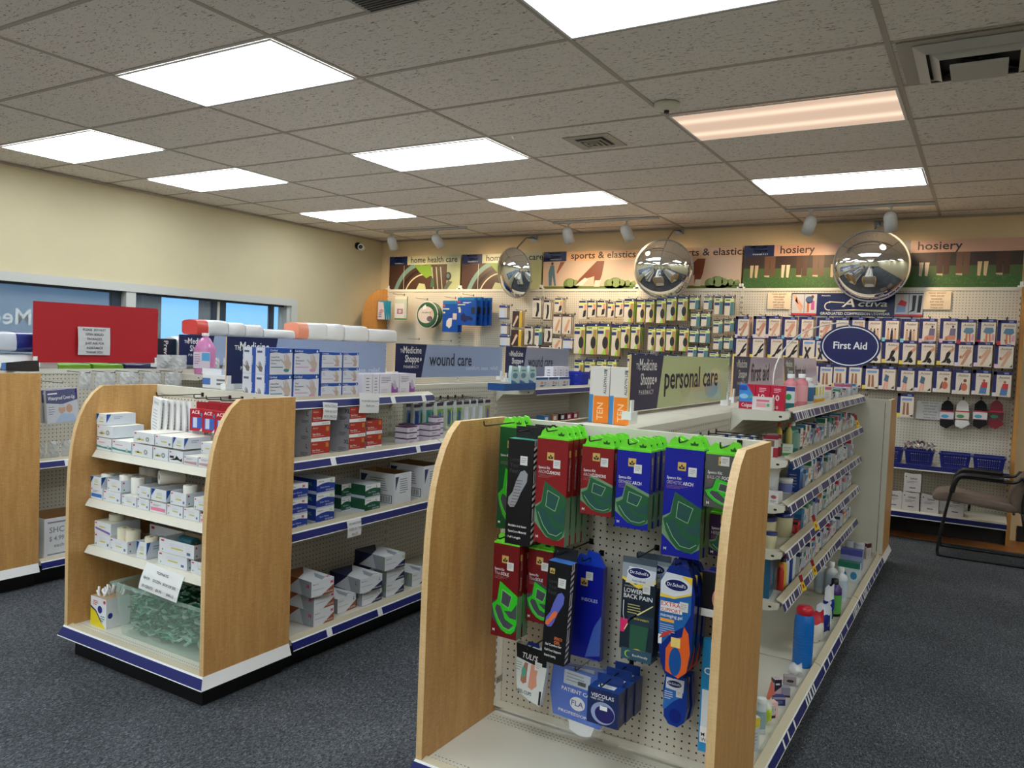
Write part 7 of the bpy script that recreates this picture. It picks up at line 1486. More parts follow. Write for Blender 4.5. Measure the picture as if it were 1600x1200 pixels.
def rnd(P, n=4): return [tuple(q) for q in [Vector((p[0], 0, p[1])) for p in P]]
def loop(P, n=4):
    k = len(P); out = []
    for i in range(k):
        p0, p1, p2, p3 = [Vector(P[(i + a) % k]) for a in (-1, 0, 1, 2)]
        for j in range(n): t_ = j / n; q = .5 * ((2 * p1) + (p2 - p0) * t_ + (2 * p0 - 5 * p1 + 4 * p2 - p3) * t_ ** 2 + (3 * p1 - p0 - 3 * p2 + p3) * t_ ** 3); out.append((q.x, q.y))
    return out
cushion(loop([(ch(-.06), .475), (ch(-.02), .515), (ch(.08), .525), (ch(.30), .50), (ch(.50), .475), (ch(.54), .44), (ch(.50), .415), (ch(.30), .43), (ch(.10), .45), (ch(-.03), .445)]), cy0 + .035, cy1 - .035, FAB).part('seat', t)
cushion(loop([(ch(.47), .50), (ch(.53), .42), (ch(.58), .43), (ch(.64), .62), (ch(.74), .86), (ch(.73), .90), (ch(.68), .89), (ch(.58), .74), (ch(.49), .62)]), cy0 + .035, cy1 - .035, FAB).part('backrest', t)
MB().tube([(ch(.62), cy0 + .035, .55), (ch(.62), cy1 - .035, .55)], .008, TUB).part('back_bar', t)

# ================================================================ right run: stock
def near_y(px, py, y): return at(px, py, 'y', y)
def medbox(w_, d, h, base, acc, kind=0):
    def mk(mb):
        mb.box(-w_ / 2, w_ / 2, -d / 2, d / 2, 0, h, base); f_ = front(w_, d); l_ = lside(w_, d)
        if kind == 0: mb.rect(f_, 0, h * .72, w_, h * .28, acc, 1); mb.stripes(f_, w_ * .12, h * .2, w_ * .7, h * .4, C(150, 156, 170), 4, 1, .35)
        elif kind == 1: mb.rect(f_, 0, 0, w_, h * .22, acc, 1); mb.stripes(f_, w_ * .12, h * .4, w_ * .7, h * .4, C(150, 150, 170), 3, 1, .4)
        elif kind == 2: mb.disc(f_, w_ * .5, h * .55, w_ * .3, h * .16, acc, 1, 14); mb.stripes(f_, w_ * .15, h * .08, w_ * .7, h * .2, C(120, 120, 140), 2, 1, .4)
        else: mb.shape(f_, [(0, h * .3), (w_, h * .6), (w_, h), (0, h)], acc, 1); mb.rect(f_, w_ * .15, h * .7, w_ * .6, h * .1, WHITE, 2)
        mb.rect(l_, 0, h * .8, d, h * .2, acc, 1); mb.stripes(l_, d * .15, h * .15, d * .65, h * .5, C(160, 164, 176), 5, 1, .35)
    return mk
def bottle(r_, h, body, cap, label_c=None, neck=.35, capr=.55, flat=1.0):
    def mk(mb):
        hb_ = h * (1 - .30 * (1 - neck) - .10); mb.lathe([(1e-4, 0), (r_ * .95, 0), (r_, h * .02), (r_, hb_), (r_ * .85, hb_ + h * .07), (r_ * capr * .8, hb_ + h * .13), (r_ * capr * .8, h * .9)], body, n=20)
        mb.lathe([(r_ * capr, h * .87), (r_ * capr, h * .995), (r_ * capr * .9, h), (1e-4, h)], cap, n=16)
        if label_c: mb.lathe([(r_ * 1.01, h * .15), (r_ * 1.01, hb_ * .92)], label_c, n=20)
    return mk
def tub(r_, h, body, lid, lab=None):
    def mk(mb):
        mb.lathe([(1e-4, 0), (r_ * .86, 0), (r_ * .95, h * .85), (r_ * .95, h * .86)], body, n=24); mb.lathe([(r_, h * .84), (r_, h), (r_ * .96, h * 1.01), (1e-4, h * 1.01)], lid, n=24)
        if lab: mb.lathe([(r_ * .90, h * .12), (r_ * .955, h * .72)], lab, n=24)
    return mk
AC = [C(30, 60, 140), C(190, 40, 60), C(60, 130, 180), C(40, 120, 90), C(120, 70, 140), C(214, 140, 60), C(40, 50, 90), C(200, 90, 120)]
ACN = ['blue', 'red', 'sky blue', 'green', 'purple', 'orange', 'navy', 'pink']
BS = [C(214, 216, 222), C(200, 208, 222), C(226, 222, 214)]
SHN = ['top', 'second', 'third', 'fourth', 'fifth']
rr = random.Random(21)
skip = {0: 2.45, 1: 1.62, 2: 1.82, 3: 1.85, 4: 1.80}
for j, z in enumerate(ZR):
    y = skip[j]; i = 0
    while y < 3.60:
        w_ = rr.choice((.045, .055, .06, .075, .05)); h = rr.choice((.10, .12, .13, .09)) if j else rr.choice((.07, .09, .06)); d = rr.choice((.05, .07))
        if abs(y + w_ / 2 - (.012 + 2 * BAY)) < w_ / 2 + .012: y += .03; continue
        if rr.random() < (.12 if j else .35): y += rr.choice((.03, .06)); continue
        a = rr.randrange(8); kd = rr.randrange(4); b = rr.randrange(3)
        nd = 2 if rr.random() < .35 else 1
        for q in range(nd):
            if rr.random() < .16 and q == 0 and j:
                put('medicine_bottle', 'mb%d%d%d' % (a, w_ * 1000, h * 1000), bottle(min(w_, .05) / 2, h, BS[b], AC[a], AC[(a + 3) % 8] if kd > 1 else None), (2.085 - rr.uniform(0, .02) - .012, y + w_ / 2, z + .001), 0, '%s capped bottle, %s shelf of right run, %s from near end' % (ACN[a], SHN[j], ORD[i]), 'bottle', 'stock on the right run'); break
            aisle('medicine_box', 'mx%d%d%d%d%d%d' % (a, kd, b, w_ * 1000, h * 1000, d * 1000), medbox(w_ - .003, d, h, BS[b], AC[a], kd), 2.099 - q * (d + .006), d, y + w_ / 2, z, 'white and %s medicine box, %s shelf of right run, %s from near end%s' % (ACN[a], SHN[j], ORD[i], '' if q == 0 else ', behind'), 'box', 'stock on the right run')
        y += w_ + .002; i += 1
# top shelf, near end: toothpaste cartons facing the camera
def tooth(first):
    def mk(mb):
        w_, d, h = .066 if not first else .075, .04, .118; RD = C(190, 24, 60, .35); mb.box(-w_ / 2, w_ / 2, -d / 2, d / 2, 0, h, RD); f_ = front(w_, d)
        if first: mb.shape(f_, [(0, h * .28), (w_, h * .28), (w_, h * .45), (w_ * .45, h), (0, h)], C(60, 140, 216), 1); mb.rect(f_, 0, h * .74, w_ * .5, h * .2, C(30, 80, 180), 2); mb.disc(f_, w_ * .3, h * .5, w_ * .28, h * .1, C(150, 200, 240), 2, 14); mb.text(f_, w_ * .18, h * .08, h * .14, 'Colgate', WHITE, w_ * .72); mb.shape(f_, [(w_ * .55, h * .4), (w_ * .95, h * .5), (w_ * .8, h * .62)], C(80, 170, 140), 3)
        else: mb.text(f_, w_ * .2, h * .40, h * .22, '10', WHITE); mb.stripes(f_, w_ * .25, h * .7, w_ * .5, h * .2, C(240, 190, 206), 3, 1, .4); mb.text(f_, w_ * .2, h * .06, h * .12, '-10', WHITE)
    return mk
for i, x in enumerate((1.905, 1.978, 2.046)): put('toothpaste_carton', 'tc%d' % (i == 0), tooth(i == 0), (x, 1.315, ZR[0] + .001), R(2), ('blue and red toothpaste carton at the near end of the top shelf', 'red toothpaste carton with a white number, second on the top shelf', 'red toothpaste carton with a white number, third on the top shelf')[i], 'toothpaste')
put('toothpaste_carton', 'tc0', tooth(False), (2.0, 1.375, ZR[0] + .001), R(4), 'red toothpaste carton standing behind the front three', 'toothpaste')
def pinkbox(mb): mb.box(-.047, .047, -.018, .018, 0, .062, C(232, 222, 222, .35)); f_ = front(.094, .036); mb.rect(f_, .02, .04, .06, .010, C(230, 120, 150), 1); mb.rect(f_, .02, .015, .045, .02, C(240, 170, 180), 1); mb.disc(f_, .075, .026, .008, .008, C(90, 180, 120), 1, 10)
put('soap_carton', 'pkb', pinkbox, (1.992, 1.262, ZR[0] + .001), R(-4), 'small white and pink carton in front of the toothpaste', 'carton')
def greenbox(mb): mb.box(-.028, .028, -.02, .02, 0, .11, C(206, 222, 226)); f_ = front(.056, .04); mb.rect(f_, 0, .088, .056, .022, C(40, 70, 140), 1); mb.disc(f_, .028, .06, .014, .016, C(50, 160, 90), 1, 10); mb.rect(f_, 0, .0, .056, .03, C(20, 110, 110), 1)
put('soap_carton', 'grb', greenbox, (2.055, 1.50, ZR[0] + .001), R(15), 'white carton with a green leaf right of the toothpaste', 'carton')
PKB = C(226, 140, 150, .2)
for i, (x, y) in enumerate(((2.03, 1.66), (2.05, 1.84))): put('pink_bottle', 'pkbt', bottle(.033, .17, PKB, WHITE, C(236, 170, 176)), (x, y, ZR[0] + .001), 0, 'pink liquid bottle with white cap on the top shelf, %s' % ('nearer one', 'farther one')[i], 'bottle', 'pink bottles')
put('white_bottle', 'whb', bottle(.03, .15, C(222, 226, 232), WHITE, C(50, 110, 160)), (2.06, 1.98, ZR[0] + .001), 0, 'white and blue bottle after the pink bottles on the top shelf', 'bottle')
def yel(mb): mb.box(-.03, .03, -.02, .02, 0, .10, C(226, 226, 226)); f_ = front(.06, .04); mb.rect(f_, 0, 0, .06, .03, C(236, 170, 40), 1); mb.rect(f_, .008, .05, .044, .045, C(226, 206, 90), 1); mb.rect(f_, .022, .05, .014, .045, C(60, 90, 150), 2)
for i in range(3): put('yellow_carton', 'yel', yel, (2.06, 2.10 + .09 * i, ZR[0] + .001), R(40), 'white and yellow carton on the top shelf, %s of three' % ORD[i], 'carton', 'yellow cartons')
# second shelf
def rw(mb): mb.box(-.035, .035, -.022, .022, 0, .105, C(206, 200, 196)); f_ = front(.07, .044); mb.rect(f_, 0, .085, .07, .02, C(150, 30, 50), 1); mb.rect(f_, .0, .0, .022, .045, C(150, 24, 44), 1); mb.rect(f_, .048, .0, .022, .045, C(150, 24, 44), 1); mb.rect(f_, .012, .05, .04, .03, C(120, 96, 84), 1)
for i in range(2): put('denture_carton', 'rw', rw, (2.02 + .0 * i, 1.32 + .06 * i, ZR[1] + .001), R(20), 'dark red and white carton at the near end of the second shelf, %s' % ('front', 'behind')[i], 'carton', 'red and white cartons')
put('small_carton', 'gwc', medbox(.05, .04, .055, C(206, 216, 200), C(70, 150, 80), 1), (2.07, 1.45, ZR[1] + .001), R(30), 'small white and green carton on the second shelf', 'carton')
for i, (c_, y) in enumerate(((C(206, 180, 70), 1.53), (C(200, 190, 110), 1.57))): put('slim_bottle', 'slb%d' % i, bottle(.015, .15, c_, C(206, 80, 50)), (2.02 + .04 * i, y - .025, ZR[1] + .001), 0, 'slim yellow bottle on the second shelf, %s' % ('left', 'right')[i], 'bottle')
put('mouthwash_bottle', 'mwb', bottle(.036, .155, C(70, 130, 116, .15), WHITE, C(110, 160, 150), capr=.45), (2.06, 1.60, ZR[1] + .001), 0, 'green mouthwash bottle on the second shelf', 'bottle')
# third shelf
put('powder_tub', 'tub1', tub(.062, .16, C(226, 228, 230, .3), WHITE), (2.0, 1.38, ZR[2] + .001), 0, 'large white tub near the end of the third shelf', 'tub')
o = put('tub_label', 'tl', lambda mb: mb.add([(.0605 * math.cos(a), .0605 * math.sin(a), z) for z in (.03, .11) for a in [math.pi * 1.6 + .12 * k for k in range(9)]], [(k, k + 1, k + 10, k + 9) for k in range(8)], [C(226, 120, 60)] * 4 + [C(150, 40, 60)] * 4, True), (2.0, 1.38, ZR[2] + .001), 0, 'x', 'x')
bpy.data.objects.remove(o)
put('powder_tub', 'tub2', tub(.04, .11, C(222, 206, 196, .3), WHITE, C(206, 130, 80)), (1.90, 1.27, ZR[2] + .001), 0, 'white and orange tub partly hidden behind the wood panel', 'tub')
put('powder_tub', 'tub3', tub(.036, .075, C(226, 228, 230, .3), WHITE, C(120, 130, 200)), (2.045, 1.60, ZR[2] + .001), 0, 'small white tub with a blue label on the third shelf', 'tub')
for i in range(2): put('small_carton', 'sc_w', medbox(.045, .05, .055, C(216, 212, 214), C(160, 90, 80), 2), (2.02 + .048 * i, 1.275 + .01 * i, ZR[2] + .001), R(-10), 'small white ointment carton in front of the white tub, %s' % ('left', 'right')[i], 'carton', 'ointment cartons')
for i in range(3): aisle('medicine_box', 'bbx', medbox(.045, .06, .15, C(24, 70, 150), C(60, 130, 200), 3), 2.10, .06, 1.69 + .042 * i, ZR[2], 'tall blue carton on the third shelf, %s of three' % ORD[i], 'box', 'tall blue cartons') if i < 2 else None
# fourth shelf: petroleum jelly jars
JB = C(222, 214, 176, .2); JL = C(20, 40, 110, .3)
for i, (x, y, r_, h, l) in enumerate(((1.99, 1.42, .062, .125, 'large jelly jar with navy lid on the fourth shelf'), (2.055, 1.29, .030, .075, 'small jelly jar with navy lid in front on the fourth shelf'), (1.90, 1.29, .045, .11, 'jelly jar with navy lid behind the wood panel on the fourth shelf'), (2.04, 1.60, .055, .12, 'second large jelly jar farther along the fourth shelf'))):
    put('jelly_jar', 'jar%d' % i, tub(r_, h, JB, JL, None), (x, y, ZR[3] + .001), 0, l, 'jar', 'jelly jars')
    p = F((x + r_ * .92 * .5, y - r_ * .92 * .87, ZR[3]), (.87, .5, 0), (0, 0, 1))
aisle('medicine_box', 'redb', medbox(.07, .06, .06, C(196, 30, 50), C(20, 20, 30), 2), 2.10, .06, 1.72, ZR[3], 'small red and black carton on the fourth shelf', 'box')
aisle('medicine_box', 'tealb', medbox(.06, .06, .11, C(30, 110, 160), C(60, 140, 190), 1), 2.10, .06, 1.80, ZR[3], 'teal blue carton on the fourth shelf', 'box')
# fifth shelf
def tealcarton(mb):
    w_, d, h = .15, .14, .19; mb.box(-w_ / 2, w_ / 2, -d / 2, d / 2, 0, h, C(14, 92, 130, .3)); f_ = front(w_, d); r_ = rside(w_, d)
    mb.rect(f_, w_ * .3, h * .30, w_ * .40, h * .40, WHITE, 1); mb.rect(f_, w_ * .42, h * .7, w_ * .16, h * .14, C(206, 214, 220), 1); mb.rect(f_, w_ * .34, h * .52, w_ * .32, h * .08, C(60, 70, 100), 2); mb.stripes(f_, w_ * .35, h * .35, w_ * .3, h * .12, C(190, 140, 150), 2, 2); mb.rect(f_, w_ * .32, h * .06, w_ * .34, h * .16, WHITE, 1)
    for k in range(9): mb.rect(f_, w_ * (.34 + .033 * k), h * .08, w_ * .014, h * .12, INK, 2)
    mb.stripes(r_, d * .2, h * .3, d * .5, h * .4, C(120, 160, 190), 4, 1)
put('skin_care_carton', 'teal', tealcarton, (1.985, 1.335, ZR[4] + .001), R(4), 'large teal carton with a bottle picture at the near end of the fifth shelf', 'carton')
for i, (y, r_, h, b, c, l) in enumerate(((1.46, .016, .13, C(196, 50, 40), C(226, 110, 50), 'slim red tube bottle on the fifth shelf'), (1.51, .018, .15, C(226, 190, 60), C(40, 40, 60), 'yellow and black bottle on the fifth shelf'), (1.56, .02, .16, C(206, 214, 226), C(170, 30, 50), 'white bottle with red cap on the fifth shelf'), (1.62, .024, .17, C(30, 60, 140), C(24, 30, 80), 'dark blue bottle on the fifth shelf'), (1.69, .024, .18, C(216, 222, 230), C(40, 120, 150), 'white aerosol with teal cap on the fifth shelf'))):
    put('bottle', 'b5%d' % i, bottle(r_, h, b, c, None, capr=.8), (2.075, y, ZR[4] + .001), 0, l, 'bottle')
for i in range(2): aisle('green_carton', 'grc', medbox(.10, .08, .13, C(40, 150, 60), C(30, 120, 50), 3), 2.099, .08, 2.62 + .11 * i, ZR[4], 'bright green carton far along the fifth shelf, %s' % ('nearer', 'farther')[i], 'carton', 'bright green cartons') if False else None
# base deck
def stand(name, key, mk, px, py, lab, cat, rz=0, x=None, grp=None):
    p_ = at(px, py, 'z', DZ); return put(name, key, mk, (min(p_.x, 2.243) if x is None else x, p_.y, DZ + .001), rz, lab, cat, grp)
BLB = C(20, 110, 200, .25)
def blueb(mb):
    mb.lathe([(1e-4, 0), (.040, 0), (.043, .01), (.043, .20), (.040, .225), (.034, .24)], BLB, n=28)
    for k in range(8): mb.lathe([(.0432, .05 + .014 * k), (.044, .053 + .014 * k), (.0432, .056 + .014 * k)], BLB, n=28)
    mb.lathe([(.034, .235), (.037, .24), (.037, .262), (.03, .272), (1e-4, .274)], C(190, 24, 50, .3), n=24)
stand('wipes_canister', 'blueb', blueb, 1263, 1042, 'tall bright blue canister with red lid on the bottom shelf', 'canister')
def hwbot(mb): bottle(.036, .20, C(216, 222, 226, .3), C(226, 230, 232), C(190, 206, 224), capr=.45)(mb)
for i, (px, py) in enumerate(((1281, 925), (1297, 930), (1312, 940))): stand('peroxide_bottle', 'hw', hwbot, px, py, 'plain white bottle in a row of three on the bottom shelf, %s' % ('left', 'middle', 'right')[i], 'bottle', grp='plain white bottles')
def purb(mb): mb.lathe([(1e-4, 0), (.036, 0), (.038, .01), (.038, .12)], C(24, 18, 24, .2), n=22); mb.lathe([(.0385, .015), (.0385, .118)], C(90, 170, 80), n=22); mb.lathe([(.038, .12), (.037, .15), (.018, .172)], C(60, 30, 110, .25), n=22); mb.lathe([(.018, .168), (.019, .172), (.019, .2), (1e-4, .201)], C(20, 18, 20), n=16)
stand('mouthwash_bottle', 'purb', purb, 1308, 962, 'black and green bottle with a purple shoulder on the bottom shelf', 'bottle')
stand('small_bottle', 'smb', bottle(.016, .12, C(222, 226, 226), WHITE, C(190, 210, 200), capr=.8), 1300, 975, 'small white bottle in front of the purple shouldered one', 'bottle')
def teals(mb): mb.box(-.035, .035, -.03, .03, 0, .12, C(206, 222, 226), {'+z': C(24, 110, 90)}); f_ = front(.07, .06); mb.rect(f_, 0, .085, .07, .035, C(24, 120, 100), 1); mb.disc(f_, .035, .04, .02, .025, C(50, 130, 190), 1, 12)
for i, (px, py) in enumerate(((1318, 905), (1334, 908))): stand('cleanser_carton', 'teals', teals, px, py, 'white carton with a dark green top on the bottom shelf, %s' % ('left', 'right')[i], 'carton', grp='green topped cartons')
def viol(mb): mb.box(-.036, .036, -.03, .03, 0, .13, C(150, 160, 214), {'+z': C(80, 84, 170)}); f_ = front(.072, .06); mb.rect(f_, 0, .09, .072, .04, C(80, 84, 170), 1)
for i, (px, py) in enumerate(((1322, 886), (1338, 889))): stand('violet_carton', 'viol', viol, px, py, 'violet carton behind the green topped ones, %s' % ('left', 'right')[i], 'carton', grp='violet cartons')
for i, (px, py) in enumerate(((1327, 870), (1342, 873), (1330, 858), (1344, 861))): stand('clear_tub', 'clt', tub(.034, .11, C(206, 210, 216, .2), C(190, 196, 206), None), px, py, 'pale translucent tub near the far end of the bottom shelf, %s' % ORD[i], 'tub', grp='pale tubs')
for i, (px, py) in enumerate(((1352, 872), (1358, 862), (1364, 852))): stand('dark_carton', 'dkc', medbox(.05, .05, .11, C(196, 186, 180), C(80, 30, 40), 0), px, py, 'white carton with dark red top at the far end of the bottom shelf, %s' % ORD[i], 'carton', R(60), grp='dark red topped cartons')
def pouch(w_, h, c1, c2):
    def mk(mb):
        n = 8; v = []
        for s_ in (-1, 1):
            for i in range(n + 1):
                for j in range(n + 1):
                    u, t_ = i / n, j / n; bul = math.sin(math.pi * u) * math.sin(math.pi * min(1, t_ * 1.15)) * .03; v.append(((u - .5) * w_ * (1 - .15 * t_ * t_), s_ * (.001 + bul), t_ * h + .006 + .006 * math.sin(9 * u + 5 * t_)))
        k = (n + 1) ** 2; f_ = [(i * (n + 1) + j, (i + 1) * (n + 1) + j, (i + 1) * (n + 1) + j + 1, i * (n + 1) + j + 1) for i in range(n) for j in range(n)]
        mb.add(v[:k], f_, [c1 if (i % n) < 5 else c2 for i in range(len(f_))], True); mb.add(v[k:], [q[::-1] for q in f_], c1, True)
    return mk
stand('wipes_pouch', 'p1', pouch(.10, .15, C(20, 40, 130, .25), C(206, 214, 226, .3)), 1284, 990, 'navy pouch standing behind the white packets on the bottom shelf', 'pouch', R(50))
stand('wipes_pouch', 'p1b', pouch(.09, .19, C(24, 44, 140, .25), C(216, 220, 226, .3)), 1293, 972, 'pointed navy and white pouch beside the white bottles', 'pouch', R(65))
stand('wipes_pouch', 'p2', pouch(.10, .15, C(226, 222, 216, .3), C(190, 40, 60, .3)), 1284, 1006, 'white and red pouch right of the blue canister', 'pouch', R(60))
stand('wipes_pouch', 'p3', pouch(.09, .13, C(222, 214, 204, .3), C(226, 210, 90, .3)), 1252, 1020, 'cream pouch leaning behind the blue canister', 'pouch', R(35))
stand('slim_carton', 'slc', medbox(.025, .03, .13, C(60, 70, 80), C(206, 210, 214), 1), 1291, 1003, 'slim dark carton next to the white and red pouch', 'carton', R(80))
NEAR = [(1196, 1178, .045, .04, .12, (196, 206, 210), (226, 206, 60), 'white carton with a yellow corner at the nearest end of the bottom shelf'), (1197, 1120, .055, .04, .05, (206, 196, 196), (70, 30, 40), 'white and maroon carton near the wood panel on the bottom shelf'), (1219, 1124, .045, .03, .06, (236, 196, 190), (30, 26, 30), 'pale pink and black carton on the bottom shelf'), (1212, 1088, .03, .03, .075, (200, 180, 190), (40, 30, 60), 'small dark purple carton leaning on the bottom shelf'),
        (1229, 1104, .05, .03, .035, (40, 50, 120), (160, 160, 190), 'small navy carton on the bottom shelf'), (1234, 1090, .05, .03, .04, (150, 150, 170), (90, 40, 60), 'small grey carton on the bottom shelf, right of the navy one'), (1240, 1072, .05, .03, .04, (170, 160, 170), (60, 50, 60), 'small grey and brown carton below the blue canister')]
for i, (px, py, w_, d, h, c1, c2, l) in enumerate(NEAR): stand('small_carton', 'nr%d' % i, medbox(w_, d, h, C(*c1), C(*c2), i % 4), px, py, l, 'carton', R(60 - 7 * i))
stand('slim_bottle', 'slb9', bottle(.018, .13, C(206, 216, 224), C(222, 228, 232), C(150, 180, 190), capr=.9), 1207, 1150, 'slim pale aerosol bottle near the wood panel on the bottom shelf', 'bottle')
stand('small_pouch', 'lime', pouch(.045, .09, C(196, 220, 60, .3), C(226, 226, 220, .3)), 1201, 1132, 'lime green and white pouch on the bottom shelf', 'pouch', R(40))
stand('plastic_bag', 'pcl', pouch(.06, .05, C(222, 224, 226, .15), C(214, 218, 222, .15)), 1247, 1058, 'crumpled clear packet just below the blue canister', 'packet', R(20))
stand('folded_card', 'crd', lambda mb: mb.prism([(-.03, 0), (.03, 0), (.0, .10)], 'y', -.001, .001, C(226, 120, 100)), 1204, 1100, 'coral folded card leaning near the end of the bottom shelf', 'card', R(50))
# shelf talkers clipped to the rails
def talker(mb):
    mb.prism([(-.010, 0), (.010, 0), (.008, -.035), (-.008, -.035)], 'y', -.001, .001, C(150, 24, 40)); mb.prism([(-.008, -.035), (.008, -.035), (.014, -.085), (-.014, -.085)], 'y', -.001, .001, C(240, 206, 40)); mb.rect(F((-.004, -.001, -.07), (1, 0, 0), (0, 0, 1)), 0, 0, .008, .02, C(180, 60, 40), 2)
for i, (px, py, l) in enumerate(((1336, 651, 'red and yellow price flag at the far end of the second shelf'), (1270, 808, 'red and yellow price flag on the fourth rail of the right run'), (1268, 878, 'red and yellow price flag on the fifth rail, farther one'), (1250, 902, 'red and yellow price flag on the fifth rail, nearer one'))):
    p_ = at(px, py, 'x', 2.158); put('price_flag', 'talk', talker, (2.158, p_.y, p_.z + .01), R(50), l, 'price flag', None, (0, R(-22)))
# hanging blue toothbrush packs in the first bay
def brush(c1):
    def mk(mb): mb.box(-.022, .022, -.008, .008, -.20, 0, c1, {'+z': C(200, 214, 226)}); f_ = front(.044, .016, -.20); mb.rect(f_, .008, .02, .028, .14, C(222, 228, 232), 1); mb.rect(f_, 0, .17, .044, .03, C(230, 232, 236), 1)
    return mk
bc = [C(30, 90, 160), C(40, 130, 190), C(206, 214, 222), C(24, 70, 140)]
for i in range(8):
    y = .20 + .115 * i
    for q in range(3): put('toothbrush_pack', 'brush%d' % (i % 4), brush(bc[i % 4]), (1.905 + .055 * q, y, 1.185), R(90), '%s toothbrush pack in the first bay, hook %s from the endcap, %s' % (('blue', 'sky blue', 'white', 'dark blue')[i % 4], ORD[i], ('innermost', 'middle', 'outermost')[q]), 'toothbrush pack', 'toothbrush packs')
    h_ = MB(); h_.tube([(0, 0, 0), (.22, 0, 0), (.224, 0, .014)], .0025, BLKWIRE, 6); h_.box(0, .002, -.01, .01, -.012, .012, BLKWIRE)
    tag(h_.build('peg_hook', None, (RX + .0295, y, 1.19)), 'wire hook in the first bay of the right run, %s from the endcap' % ORD[i], 'hook', 'peg hooks')
# dressing cartons on the left top shelf of the right run
def allev(mb):
    w_, d, h = .085, .10, .228; mb.box(-w_ / 2, w_ / 2, -d / 2, d / 2, 0, h, C(216, 212, 210, .35), {'+z': C(240, 214, 190)}); f_ = front(w_, d); OR = C(238, 130, 30, .35)
    mb.rect(f_, w_ * .22, 0, w_ * .78, h * .48, OR, 1); mb.rect(f_, 0, 0, w_ * .2, h * .5, C(60, 130, 190), 1)
    mb.text(F(f_.o + Vector((w_ * .85, 0, h * .52)), (0, 0, 1), (-1, 0, 0)), 0, 0, .012, 'ALLEVYN LIFE', INK, .10, 2)
    mb.text(F(f_.o + Vector((w_ * .72, 0, h * .05)), (0, 0, 1), (-1, 0, 0)), 0, 0, .026, 'TEN', C(250, 200, 150), .07, 2); mb.rect(f_, w_ * .75, h * .92, w_ * .12, h * .03, GREYINK, 1)
for i, (x, y) in enumerate(((1.543, .385), (1.64, .37))): put('dressing_carton', 'alv', allev, (x, y + .05, 1.242), R(2), 'tall white and orange dressing carton beside the personal care sign, %s' % ('left', 'right')[i], 'carton', 'white and orange dressing cartons')

# ================================================================ left run and top of the centre run
def smallwhite(w_, d, h, st=True):
    def mk(mb): mb.box(-w_ / 2, w_ / 2, -d / 2, d / 2, 0, h, C(222, 222, 224, .4)); f_ = front(w_, d); mb.rect(f_, 0, h * .25, w_ * .28, h * .5, C(70, 110, 180), 1); mb.stripes(f_, w_ * .5, h * .2, w_ * .3, h * .6, C(110, 110, 120), 2, 1, .5)
    return mk
put('small_carton', 'sw1', smallwhite(.17, .09, .065), (at(340, 600, 'y', .07).x, .10, 1.2705), R(12), 'white carton with a blue end on top of the centre run, beside the first sign', 'carton')
put('small_carton', 'sw2', lambda mb: (mb.box(-.06, .06, -.04, .04, 0, .03, C(222, 222, 226), {'+z': C(24, 34, 90)})), (at(337, 585, 'y', .1).x, .11, 1.336), R(10), 'flat white and navy carton lying on the blue ended carton', 'carton')
def jug(mb):
    PK = mat('pink_soap', (206, 130, 180), .15); w_ = .075
    prof = [(1e-4, 0), (w_ * .96, 0), (w_, .01), (w_, .19), (w_ * .9, .21), (w_ * .45, .265), (w_ * .28, .275), (w_ * .28, .29)]
    mb.lathe(prof, PK, n=4 * 6); mb.lathe([(.026, .283), (.026, .305), (1e-4, .306)], mat('pale_cap', (230, 214, 222), .3), n=16)
    f_ = F((-.06, -w_ - .002, .045), (1, 0, 0), (0, 0, 1)); mb.rect(f_, 0, 0, .12, .12, C(222, 206, 222), 1); mb.rect(f_, .06, .055, .058, .06, C(90, 170, 220), 2); mb.stripes(f_, .008, .03, .04, .08, C(150, 110, 140), 5, 2, .3)
p_ = at(320, 577, 'z', 1.242); p_ = at(320, 577, 'x', -2.13)
put('soap_jug', 'jug', jug, (-2.13, p_.y, 1.242), R(35), 'pink gallon jug of soap on the left run in front of a sign', 'jug')
def bigpack(w_, d, h, c1, c2, tilt_=0):
    def mk(mb):
        n = 10; v = []; 
        for i in range(n + 1):
            for k in range(16):
                a = 2 * math.pi * k / 16; cx_, sz_ = math.cos(a), math.sin(a); e = .45
                x = (abs(cx_) ** e) * (1 if cx_ > 0 else -1); z = (abs(sz_) ** e) * (1 if sz_ > 0 else -1); u = i / n; s_ = .82 + .18 * math.sin(math.pi * min(max(u, .02), .98)) ** .4
                v.append(((u - .5) * w_, x * d / 2 * s_ + .006 * math.sin(7 * u + k), h / 2 + z * h / 2 * s_ * (1 + .04 * math.sin(5 * u + 2 * k)) + 0))
        f_ = [(i * 16 + k, i * 16 + (k + 1) % 16, (i + 1) * 16 + (k + 1) % 16, (i + 1) * 16 + k) for i in range(n) for k in range(16)]
        mb.add(v, f_, [c2 if (i < 3) else c1 for i in range(n) for k in range(16)], True); mb.add([v[k] for k in range(16)], [tuple(range(16))[::-1]], c2); mb.add([v[n * 16 + k] for k in range(16)], [tuple(range(16))], c1)
    return mk
WP = mat('white_plastic_wrap', (226, 226, 228), .3, bump=.4, bscale=60); RP = C(214, 70, 60, .3)
LXL = LX - .165
